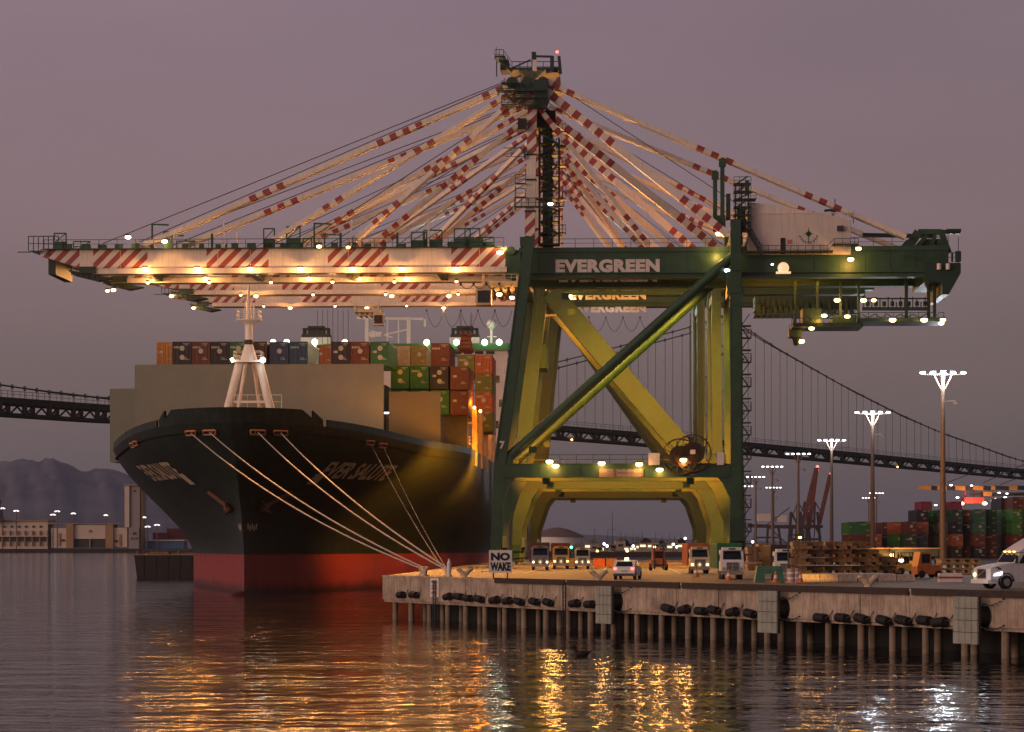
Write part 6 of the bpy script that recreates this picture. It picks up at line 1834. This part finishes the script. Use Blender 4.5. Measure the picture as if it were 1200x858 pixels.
yard_truck(858, 679, 39, 'big white truck with a green container parked before the landside crane leg', WHITE, cmat('green'), on=False)
yard_truck(921, 680, 38, 'white truck half hidden behind the green block and the flatbeds', WHITE, cmat('dark brown'), on=False)
# white car seen from behind
q = G(731, 679.3); o = empty('parked_car', q, math.radians(-12)); tag(o, 'white hatchback car seen from behind near the quay edge', 'car')
mb = MB(); prof = [(0, .32), (0.02, .95), (.18, 1.08), (.55, 1.55), (1.9, 1.62), (2.7, 1.10), (3.9, .92), (4.1, .6), (4.1, .32)]
mb.prism([(-.9, y, z) for y, z in prof], (1.8, 0, 0)); mb.build('body', WHITE, o)
mb = MB(); mb.prism([(-.72, .20, 1.10), (.72, .20, 1.10), (.62, .50, 1.48), (-.62, .50, 1.48)], (0, -.04, .01)); mb.build('rear_window', GLASS, o)
mb = MB()
for x in (-.905, .905): mb.prism([(x, .75, 1.12), (x, 2.5, 1.12), (x, 1.85, 1.52), (x, .85, 1.48)], (math.copysign(.01, x), 0, 0))
mb.build('side_window', GLASS, o)
for x in (-.74, .74):
    mb = MB(); mb.bx(x - .13, x + .13, -.03, .03, .82, 1.02); mb.build('tail_light', E_RED, o)
    for y in (.75, 3.3):
        mb = MB(); mb.wheel((x * 1.1, y, .33), .33, .2, 0, 16); mb.build('wheel', BLACK, o)
mb = MB(); mb.bx(-.88, .88, -.08, .05, .30, .52); mb.build('bumper', STEEL, o); mb = MB(); mb.bx(-.25, .25, -.05, .0, .66, .78); mb.build('number_plate', LOGO, o)
mb = MB(); mb.tube((-.1, 1.2, 1.66), (.2, 1.2, 1.66), .18, 10); mb.build('roof_lamp', E_SOD, o)
# white semi truck at the right edge, turned towards the left
q = G(1152, 690.0); sc_ = .84
o = empty('semi_truck', Vector((q.x, q.y, DK)), math.radians(24)); o.scale = (sc_,) * 3
tag(o, 'white semi truck with a long nose and one bright headlight at the right edge', 'truck')
mb = MB(); W2 = 1.15   # nose points to -x
mb.prism([(-.1, -W2, .55), (-.1, -W2, 1.55), (.15, -W2, 1.72), (1.75, -W2, 1.98), (2.05, -W2, 2.0), (2.05, -W2, .55)], (0, 2 * W2, 0))
mb.prism([(2.06, -W2, .55), (2.06, -W2, 2.0), (2.65, -W2, 2.78), (3.5, -W2, 2.82), (6.4, -W2, 2.82), (6.4, -W2, .55)], (0, 2 * W2, 0))
mb.prism([(2.5, -W2 + .04, 2.84), (3.6, -W2 + .04, 3.45), (4.6, -W2 + .04, 3.95), (6.35, -W2 + .04, 4.0), (6.35, -W2 + .04, 2.84)], (0, 2 * W2 - .08, 0))
mb.bx(-.35, .55, -W2, W2, .42, .72); mb.build('cab', WHITE, o)
mb = MB(); mb.prism([(2.10, -W2 + .12, 2.06), (2.10, W2 - .12, 2.06), (2.60, W2 - .2, 2.72), (2.60, -W2 + .2, 2.72)], (-.04, 0, .03)); mb.build('windscreen', GLASS, o)
mb = MB(); mb.prism([(2.55, -W2 - .01, 2.0), (3.75, -W2 - .01, 1.95), (3.75, -W2 - .01, 2.65), (3.0, -W2 - .01, 2.68)], (0, -.02, 0)); mb.build('side_window', GLASS, o)
mb = MB(); mb.bx(-.16, -.11, -.55, .55, .85, 1.5); mb.build('grille', STEEL, o)
mb = MB(); mb.bar((-.18, -.55, 1.45), (-.18, .5, .9), .08); mb.bx(-.19, -.15, -.6, .6, 1.50, 1.56); mb.bx(-.19, -.15, -.6, .6, .80, .86); mb.build('grille_trim', CHROME, o)
mb = MB(); mb.prism([(.15, -W2 - .01, 1.0), (1.0, -W2 - .01, 1.05), (1.0, -W2 - .01, 1.35), (.3, -W2 - .01, 1.2)], (0, -.04, 0)); mb.build('headlight', emit('headlight_white', (.85, .88, 1.0), 2.6), o)
mb = MB(); mb.bx(-.17, -.1, .85, 1.1, 1.0, 1.2); mb.build('headlight', E_WARM, o)
mb = MB()
for i in range(3): mb.bx(2.45, 2.52, -.7 + i * .6, -.45 + i * .6, 2.86, 2.94)
mb.build('marker_lamp', E_SOD, o)
for x in (1.35, 5.6):
    for y in (-W2 + .08, W2 - .08):
        mb = MB(); mb.wheel((x, y, .52), .54, .36, 0, 22, (0, 1, 0)); wo_ = mb.build('wheel', BLACK, o)
        mb = MB(); mb.wheel((x, y - .03, .52), .30, .36, 0, 18, (0, 1, 0)); mb.wheel((x, y - .05, .52), .12, .40, 0, 12, (0, 1, 0)); mb.build('rim', CHROME, wo_)
mb = MB()
for i in range(22):
    a, b_ = math.pi * i / 22, math.pi * (i + 1) / 22
    mb.bar((1.35 + math.cos(a) * .68, -W2 - .01, .55 + math.sin(a) * .68), (1.35 + math.cos(b_) * .68, -W2 - .01, .55 + math.sin(b_) * .68), .14, .05)
mb.build('wheel_arch', BLACK, o)
mb = MB(); mb.bar((2.1, -W2 - .35, 2.0), (2.1, -W2 - .35, 2.6), .18, .1); mb.bar((2.3, -W2, 2.0), (2.1, -W2 - .35, 2.1), .05); mb.bx(.6, .9, -W2 - .02, -W2 - .005, 1.5, 1.62); mb.bx(.4, .7, -W2 - .02, -W2 - .005, 1.62, 1.7); mb.build('mirror', STEEL, o)
mb = MB()
for x0, x1, z in ((3.0, 4.4, 1.28), (3.6, 4.2, 1.52)): 
    x = x0
    while x < x1: mb.bx(x, x + .12, -W2 - .015, -W2 - .003, z, z + .10); x += .18
mb.build('door_marking', STEEL, o)
light((-1.0, -1.6, 1.1), 10, COOL, o, .2)
# small handler with lights in the portal
q = G(772, 668.5); o = empty('forklift', q, 0); tag(o, 'small orange forklift out on the lit apron under the portal', 'forklift')
mb = MB(); mb.bx(-.9, .9, 0, 2.0, .4, 1.2); mb.bx(-.7, .7, .8, 1.9, 1.2, 2.4); mb.build('body', ORANGEP, o)
mb = MB(); mb.bx(-.55, .55, .76, .79, 1.4, 2.2); mb.build('window', GLASS, o)
mb = MB(); mb.bar((-.5, -.1, .1), (-.5, -.1, 2.9), .14); mb.bar((.5, -.1, .1), (.5, -.1, 2.9), .14); mb.bx(-.6, .6, -.2, -.1, .5, .7); mb.build('mast', STEEL, o)
wheels(o, [(-.9, .4, .4), (.9, .4, .4), (-.9, 1.7, .4), (.9, 1.7, .4)], .4, .3)
# green welded block, barrels and cones at the landside leg
q = G(902, 682.5); mb = MB(); mb.prism([(-1.15, 0, 0), (-.95, 0, 1.25), (.95, 0, 1.25), (1.15, 0, 0), (.45, 0, 0), (.42, 0, .62), (-.35, 0, .62), (-.4, 0, 0)], (0, 1.1, 0)); mb.bx(-.9, .9, -.04, 0, .95, 1.1)
o = mb.build('steel_trestle', mat('trestle_green', (.05, .16, .10), .6, var=.25, scale=2)); o.location = q; tag(o, 'green steel trestle on the quay in front of the half hidden white truck', 'trestle')
def cone_mesh():
    mb = MB(); mb.bx(-.25, .25, -.25, .25, 0, .05); mb.tube((0, 0, .05), (0, 0, .3), .19, 12, 0, r2=.13); mb.tube((0, 0, .3), (0, 0, .5), .13, 12, 1, r2=.085); mb.tube((0, 0, .5), (0, 0, .75), .085, 12, 0, r2=.035)
    return mb.mesh('cone', [ORANGEP, WHITE])
KM = cone_mesh()
for px, py, lab in ((854, 681, 'orange and white traffic cone before the bumper of the big white truck'), (909, 683.5, 'orange traffic cone in front of the green trestle'), (938, 683.5, 'orange traffic cone at the foot of the tan flatbeds'), (816, 676.5, 'orange traffic cone below the orange container truck')):
    o = inst(KM, 'traffic_cone', G(px, py)); o.scale = (1.25,) * 3; tag(o, lab, 'traffic cone', 'traffic cones on the quay')
def drum_mesh(m1, m2):
    mb = MB(); mb.tube((0, 0, 0), (0, 0, 1.1), .3, 14, 0)
    for z in (.3, .7): mb.tube((0, 0, z), (0, 0, z + .14), .31, 14, 1)
    mb.bx(-.4, .4, -.4, .4, 0, .06, 0); return mb.mesh('drum', [m1, m2])
for px, py, lab in ((927, 683.5, 'pale banded channelizer drum left of the flatbeds'), (933.5, 683, 'pale banded channelizer drum nearest the flatbeds')):
    o = inst(drum_mesh(mat('drum_pink', (.5, .3, .25), .6, var=.1), WHITE), 'safety_drum', G(px, py)); tag(o, lab, 'safety drum', 'safety drums on the quay')
# tan stacked bolsters between the landside leg and the green trestle
for i, (px, y0, y1) in enumerate(((882, 640, 649), (882, 650, 659), (882, 660, 669), (895, 636, 647), (895, 648, 658), (895, 659, 669))):
    flatbed(px - 6, px + 6, y0, y1, 238, 3, f'short tan flatbed behind the green trestle, {ordinal(i % 3 + 1)} from the top, {"nearer the crane leg" if px < 890 else "nearer the white truck"}', 60 + i)
for i in range(1): pass

# ------------------------------------------------------------------ town and tank seen through the portal
b_ = P(650, 640, 900); b_.z = DK; o = empty('storage_tank', b_); tag(o, 'round white storage tank with a brown domed roof behind the portal', 'tank')
f = lambda px, py, dy=0: P(px, py, 900 + dy) - b_
R_ = (685 - 622) / 2 * 900 / F; c = f(653.5, 640); zt = f(0, 629).z; ztp = f(0, 618).z
mb = MB(); mb.tube((c.x, R_, 0), (c.x, R_, zt), R_, 40); mb.build('wall', WHITE, o)
mb = MB(); n = 8
for i in range(n):
    a, a2 = i / n, (i + 1) / n; mb.tube((c.x, R_, zt + (ztp - zt) * (1 - (1 - a) ** 1.6)), (c.x, R_, zt + (ztp - zt) * (1 - (1 - a2) ** 1.6)), R_ * 1.02 * (1 - a) + .3, 40, 0, r2=R_ * 1.02 * (1 - a2) + .3, caps=(i == 0))
mb.build('roof', mat('tank_roof_brown', (.17, .115, .10), .8, var=.15), o)
rnd = random.Random(21); BW = [mat('town_wall_pale', (.42, .36, .30), .8, var=.15), mat('town_wall_grey', (.16, .15, .15), .8, var=.15), mat('town_wall_brown', (.20, .12, .09), .8, var=.15)]
E_WIN = emit('window_glow', (1, .78, .5), 1.6)
names = ['pale', 'grey', 'brown']
town = [(688, 702, 637, 0), (703, 721, 640, 1), (722, 733, 634, 0), (734, 741, 643, 1), (742, 760, 641, 0), (761, 772, 637, 2), (773, 786, 643, 0), (787, 797, 640, 1), (668, 687, 644, 1)]
for i, (x0, x1, y0, k) in enumerate(town):
    D = 820 + rnd.uniform(0, 60); a = P(x0, y0, D); b2 = P(x1, y0, D); org = Vector(((a.x + b2.x) / 2, D, DK)); w = (b2.x - a.x) / 2; h = max(2.2, a.z - DK)
    o = empty('town_building', org); tag(o, f'small {names[k]} waterfront building seen through the portal, {ordinal(i + 1) if i < 8 else "the one before the white tank"}{" from the left" if i < 8 else ""}', 'building', 'town buildings seen through the portal')
    mb = MB(); mb.bx(-w, w, 0, 14, 0, h); mb.build('wall', BW[k], o)
    mb = MB(); mb.bx(-w - .3, w + .3, -.3, 14.3, h + .003, h + .5) if i % 2 else mb.prism([(-w - .3, -.3, h + .01), (w + .3, -.3, h + .01), (0, -.3, h + 1.6)], (0, 14.6, 0)); mb.build('roof', BW[2] if i % 2 else BW[1], o)
    for r_ in range(max(1, int(h / 3))):
        mb = MB()
        for j in range(max(1, int(w * 2 / 1.8))): 
            x = -w + .5 + j * 1.8
            if x + .9 < w: mb.bx(x, x + .9, -.06, -.01, .9 + r_ * 2.8, 2.2 + r_ * 2.8, 0 if rnd.random() < .45 else 1)
        if mb.v: mb.build('window', [E_WIN, GLASS], o)
for i, (px, py, e) in enumerate(((708, 637.5, E_COOL), (711.5, 640, E_COOL), (742, 640, E_COOL), (767, 641, E_WARM), (789, 638, E_WARM), (735, 646, E_WARM), (700, 646, E_SOD), (793, 641, E_COOL), (669.5, 641.5, emit('signal_green', (.1, 1, .4), 10)), (803, 631, E_WARM), (882, 635, E_COOL))):
    D = 700; q = P(px, py, D); o = empty('street_lamp', Vector((q.x, D, DK))); tag(o, f'distant {"green signal" if i == 8 else "street"} lamp on a thin pole, {ordinal(i + 1)} of those seen near the portal', 'street lamp', 'lamps of the town behind the portal')
    h = q.z - DK; mb = MB(); mb.tube((0, .4, 0), (0, .4, h), .12, 6); mb.build('pole', STEEL, o)
    mb = MB(); mb.ball((0, 0, h), .36, 10, 6); mb.build('lamp_head', e, o)
# boats' masts in the marina
for i, (px, y0) in enumerate(((717.5, 600), (746, 626), (752, 622), (759, 631), (776, 628), (782, 632), (694, 630), (728, 629))):
    q = P(px, y0, 780); mb = MB(); mb.tube((0, 0, 0), (0, 0, q.z - DK), .16, 6, r2=.06); mb.bar((-1.2, 0, (q.z - DK) * .6), (1.2, 0, (q.z - DK) * .6), .08); o = mb.build('mast_pole', STEEL); o.location = (q.x, 780, DK)
    tag(o, f'thin dark mast standing among the town roofs, {ordinal(i + 1)} in the row', 'mast', 'thin masts behind the portal')
# low wall of the apron and parked trailers
a = P(600, 640, 640); mb = MB(); mb.bx(P(690, 0, 640).x, P(800, 0, 640).x, 640, 640.6, DK, DK + 1.3); o = mb.build('boundary_wall', mat('low_wall_grey', (.12, .11, .11), .9, var=.2)); tag(o, 'long low grey wall at the far side of the lit apron', 'wall')
for i, (px, c) in enumerate(((669, 'grey'), (703, 'orange'), (716, 'tan'))):
    q = G(px, 664.5); o = inst(YM, 'crate', q, 0, None, cmat(c)); o.scale = (.62, .12, .42); tag(o, f'{c} crate standing on the lit apron behind the trucks, {ordinal(i + 1)} from the left', 'crate', 'crates on the lit apron')
# moored boats and dark trees between the apron and the town
rnd = random.Random(8)
for i in range(16):
    px = 690 + i * 7.2 + rnd.uniform(-2, 2); D = 690 + rnd.uniform(0, 70); q = P(px, 640, D); q.z = DK - 1.5
    o = empty('cabin_boat', q); tag(o, f'small pale cabin boat laid up behind the low grey wall, {ordinal(i + 1)} from the left', 'boat', 'boats behind the low grey wall')
    L = rnd.uniform(1.6, 2.6); h = rnd.uniform(3.0, 4.4)
    mb = MB(); mb.prism([(-L, 0, 2.9), (-L * .7, 0, .3), (L * .7, 0, .3), (L, 0, 2.9)], (0, 3, 0)); mb.build('hull', BW[rnd.choice((0, 0, 1))], o)
    mb = MB(); mb.prism([(-L * .7, .3, 2.95), (L * .6, .3, 2.95), (L * .4, .3, h + 1), (-L * .5, .3, h + 1)], (0, 2.2, 0)); mb.build('cabin', BW[0], o)
    mb = MB(); mb.bx(-L * .45, L * .35, .2, .28, h - .1, h + .5); mb.build('window', E_WIN if rnd.random() < .4 else GLASS, o)
    if rnd.random() < .7: mb = MB(); mb.tube((0, 1.4, h + 1), (0, 1.4, h + rnd.uniform(3, 6)), .07, 5); mb.build('mast', STEEL, o)
LEAF = mat('dark_leaves', (.020, .028, .018), .9, var=.4, scale=1)
for i, (px, yt) in enumerate(((693, 634), (732, 633), (748, 636), (757, 631), (775, 634), (798, 632))):
    D = 905; q = P(px, 640, D); q.z = DK; o = empty('tree', q); h = P(px, yt, D).z - DK
    tag(o, f'dark tree standing behind the small town buildings, {ordinal(i + 1)} from the left', 'tree', 'dark trees behind the town')
    mb = MB(); mb.tube((0, 0, 0), (0, 0, h * .6), .25, 6, 0, r2=.12)
    for k in range(4): a = rnd.uniform(0, 6.3); mb.tube((0, 0, h * .35), (math.cos(a) * h * .25, math.sin(a) * h * .25, h * .7), .12, 5, 0, r2=.05)
    mb.build('trunk', mat('bark', (.05, .035, .025), .9), o)
    mb = MB()
    for k in range(260):
        u, v_ = rnd.uniform(0, 6.3), rnd.random(); r_ = h * .42 * math.sin(math.pi * (.15 + .8 * v_)) * rnd.uniform(.4, 1.05)
        c = Vector((math.cos(u) * r_, math.sin(u) * r_, h * (.32 + .68 * v_))); s1 = Vector((rnd.uniform(-1, 1), rnd.uniform(-1, 1), rnd.uniform(-1, 1))) * .45; s2 = Vector((rnd.uniform(-1, 1), rnd.uniform(-1, 1), rnd.uniform(-1, 1))) * .45
        mb.quad([c - s1, c + s2, c + s1, c - s2])
    mb.build('crown', LEAF, o)

# ------------------------------------------------------------------ far shore on the left
DS = 2700
def shore_part(mb, x0, x1, y0, y1, d0, d1, m=0): a, b_ = P(x0, y1, DS), P(x1, y0, DS); mb.bx(a.x, b_.x, DS + d0, DS + d1, a.z, b_.z, m)
mb = MB(); shore_part(mb, -400, 330, 643.2, 650, -30, 400); tag(mb.build('shore', mat('shore_dark', (.03, .028, .026), .9, var=.3, scale=.05)), kind='structure')
PALE = mat('terminal_cream', (.62, .52, .42), .7, var=.08, scale=.05); TANW = mat('terminal_tan', (.36, .22, .10), .7, var=.1, scale=.05); DARKW = mat('terminal_dark', (.045, .04, .04), .7, var=.2)
def shore_building(label, cat, pieces, name='terminal_building'):
    x0 = min(p[1] for p in pieces); org = P(x0, 645, DS); o = empty(name, org); tag(o, label, cat)
    for nm, a, b_, y0, y1, d0, d1, m in pieces:
        mb = MB(); shore_part(mb, a, b_, y0, y1, d0, d1); mb.build(nm, m, o, None) if False else None
        mb.v = [v - org for v in mb.v]; mb.build(nm, m, o)
    return o
ps = [('wall', -60, 56, 611, 643.5, 0, 40, PALE), ('roof', -62, 57, 609.5, 611, -2, 42, TANW)]
for i in range(10): ps.append(('window', -30 + i * 8.5, -27.5 + i * 8.5, 616, 618.5, -1, -.2, DARKW))
for i in range(10): ps += [('loading_bay', -30 + i * 8.8, -25 + i * 8.8, 629.5, 634.5, -1.2, -.2, DARKW), ('column', -24 + i * 8.8, -22.8 + i * 8.8, 622, 640, -3, -.3, TANW)]
ps.append(('canopy', -40, 57, 627.8, 629, -4, -.2, PALE))
shore_building('long cream terminal building with a row of arched bays on the far left shore', 'building', ps)
shore_building('cream terminal building with two dark gates and tan end bays', 'building',
    [('wall', 60, 78, 619, 642, 0, 30, PALE), ('wall', 78, 86.5, 614.5, 642, -3, 30, TANW), ('wall', 86.7, 124.5, 615.5, 631.5, 0, 30, PALE), ('gate', 86.7, 104.5, 631.7, 642, 2, 30, DARKW), ('gate', 106, 124, 631.7, 642, 2, 30, DARKW), ('wall', 104.6, 105.9, 631.6, 642, 0, 30, TANW), ('wall', 124.7, 133, 615, 642, -3, 30, TANW), ('wall', 133.2, 149, 618.5, 641, 0, 30, PALE), ('roof', 56, 150, 613.5, 614.4, -1, 33, TANW), ('door', 68.5, 71, 625, 640, -1, -.2, TANW), ('door', 139.5, 142, 626, 640, -1, -.2, TANW), ('window', 71.5, 76, 632, 634.5, -1, -.2, DARKW), ('window', 134, 138, 633, 635.5, -1, -.2, DARKW), ('clock', 104, 107, 621, 624, -1, -.2, TANW)])
shore_building('tall slab tower with a pale edge rising beside the terminal on the left shore', 'tower',
    [('shaft', 147, 152.5, 569.5, 618, -6, 20, PALE), ('shaft', 153.5, 164.5, 569.5, 643, -4, 20, mat('tower_grey', (.30, .26, .26), .7, var=.08, scale=.05)), ('shaft', 165, 167.5, 571, 643, -2, 20, TANW), ('base', 152, 164, 618.5, 643, -8, -4.2, mat('tower_grey', (.3, .26, .26))), ('cornice', 146, 168, 567.8, 569.4, -7, 21, TANW), ('window', 157.5, 159.5, 574.5, 576.5, -4.8, -4.1, DARKW), ('window', 157, 160.5, 624, 626.5, -9, -8.1, DARKW), ('window', 155, 157, 630, 632, -9, -8.1, DARKW), ('window', 160, 162, 630, 632, -9, -8.1, DARKW)], 'slab_tower')
shore_building('low blue roofed shed with magenta stacks behind, half hidden by the bow', 'shed',
    [('wall', 170, 214, 634, 643, 10, 40, mat('shed_blue', (.05, .13, .26), .7, var=.1, scale=.05)), ('roof', 169, 215, 632.5, 633.8, 8, 42, PALE)], 'harbour_shed')
shore_building('row of dark red stacked containers behind the blue shed by the bow', 'container stack',
    [('stack', 172, 190, 624, 632.3, 45, 80, mat('far_red', (.16, .03, .035), .7, var=.3, scale=.2)), ('stack', 188, 216, 619, 632.3, 50, 80, mat('far_red', (.16, .03, .035)))], 'container_stack')
shore_building('dark vessel moored at the extreme left edge with a black mast', 'ship',
    [('hull', -20, 6, 607, 611, -12, -4, DARKW), ('mast', 1.5, 2.8, 585, 607, -10, -9, DARKW), ('radar', -2, 5, 588, 589.5, -10, -9, DARKW), ('bridge', -12, 4, 598, 607, -11, -5, DARKW)], 'moored_vessel')
LG = 'lamp masts along the far left shore'
for px, yt, w, lab in ((3, 596, 3.5, 'lamp mast at the extreme left edge above the arched terminal'), (19, 599, 4, 'lamp mast above the left part of the arched terminal'), (62, 603.5, 4, 'lower one of the bright pair of lamp masts over the terminal'), (67, 599.5, 4, 'taller one of the bright pair of lamp masts over the terminal'), (86, 602, 3.2, 'lamp mast above the tan bay of the gated terminal'), (124, 604, 2.4, 'lamp mast above the right end of the gated terminal'),
                        (169, 606.5, 2.2, 'small lamp just right of the slab tower top'), (173, 617.5, 4, 'bright low lamp right of the slab tower'), (184, 615.5, 4, 'bright low lamp nearest to the ship bow')):
    q = P(px, yt, DS); o = empty('lamp_mast', Vector((q.x, DS, 2))); tag(o, lab, 'lamp mast', LG); h = q.z - 2; s = DS / F
    mb = MB(); mb.tube((0, 0, 0), (0, 0, h), .5, 6); mb.build('pole', POLE, o)
    mb = MB(); mb.ball((-w * s * .5, 0, h), .8, 8, 5, 0, (1.8, 1, .7)); mb.ball((w * s * .5, 0, h), .8, 8, 5, 0, (1.8, 1, .7)); mb.bar((-w * s * .5, 0, h + .8), (w * s * .5, 0, h + .8), .4); mb.build('lamp_head', emit('far_lamp', (1, .95, .9), 2.2), o)
# dark barge ahead of the bow
o = empty('barge', P(190, 676.5, 545)); og = o.location.copy(); o.location.z = 0; og.z = 0; tag(o, 'low dark barge lying beyond the bow on the left', 'barge')
f = lambda px, py, dy=0: P(px, py, 545 + dy) - og
mb = MB(); a, b_ = f(157, 677), f(222, 652); h = f(0, 650.5).z
mb.prism([(a.x, 0, h), (a.x + .8, 0, -1), (b_.x + 3, 0, -1), (b_.x + 3, 0, h)], (0, 9, 0)); 
for i in range(5): mb.bx(a.x + 2 + i * 2.6, a.x + 2.2 + i * 2.6, -.12, 0, .2, h - .1)
mb.build('hull', mat('barge_black', (.010, .010, .010), .5, var=.3), o)
mb = MB(); mb.bx(a.x - .1, b_.x + 3, -.2, .1, h - .05, h + .18); mb.build('rub_rail', mat('barge_rail', (.28, .19, .10), .7, var=.3), o)
mb = MB(); 
for x in (a.x + .6, a.x + 5, a.x + 9.6): mb.tube((x, 1, h), (x, 1, h + .9), .18, 8)
mb.rail([(a.x + 1, 7, h), (b_.x, 7, h)], 1.1, 1.6, .05); mb.bx(a.x + 3, a.x + 7, 4, 7, h, h + .7); mb.build('deck_fitting', mat('barge_fitting', (.22, .15, .09), .7, var=.3), o)
# the duck on the water
q = P(682, 769, 7 * F / (769 - 640)); q.z = 0
mb = MB(); mb.ball((0, 0, .10), .26, 14, 8, 0, (1.15, .62, .55)); mb.tube((-.22, 0, .14), (-.33, 0, .36), .075, 8, 0, r2=.06); mb.ball((-.35, 0, .40), .095, 10, 6, 0, (1.2, .9, .9)); mb.tube((-.43, 0, .39), (-.55, 0, .37), .035, 6, 0, r2=.015); mb.tube((.22, 0, .14), (.42, 0, .22), .09, 6, 0, r2=.02)
o = mb.build('duck', mat('dark_plumage', (.014, .012, .010), .8, var=.3, scale=8)); o.location = q; o.scale = (1.5, 1.5, 1.5); tag(o, 'dark duck swimming alone on the water before the quay', 'bird')

# ------------------------------------------------------------------ the dusk air
mb = MB(); mb.bx(-9400, 9400, -120, 13600, -8, 520)
m = bpy.data.materials.new('dusk_haze'); m.use_nodes = True; t = m.node_tree
t.nodes.remove(t.nodes['Principled BSDF'])
pv = t.nodes.new('ShaderNodeVolumePrincipled'); pv.inputs['Color'].default_value = (.80, .80, .92, 1); pv.inputs['Density'].default_value = 2.4e-5; pv.inputs['Anisotropy'].default_value = .2
t.links.new(pv.outputs[0], t.nodes['Material Output'].inputs['Volume'])
tag(mb.build('haze', m), kind='stuff')
sc.cycles.volume_bounces = 0
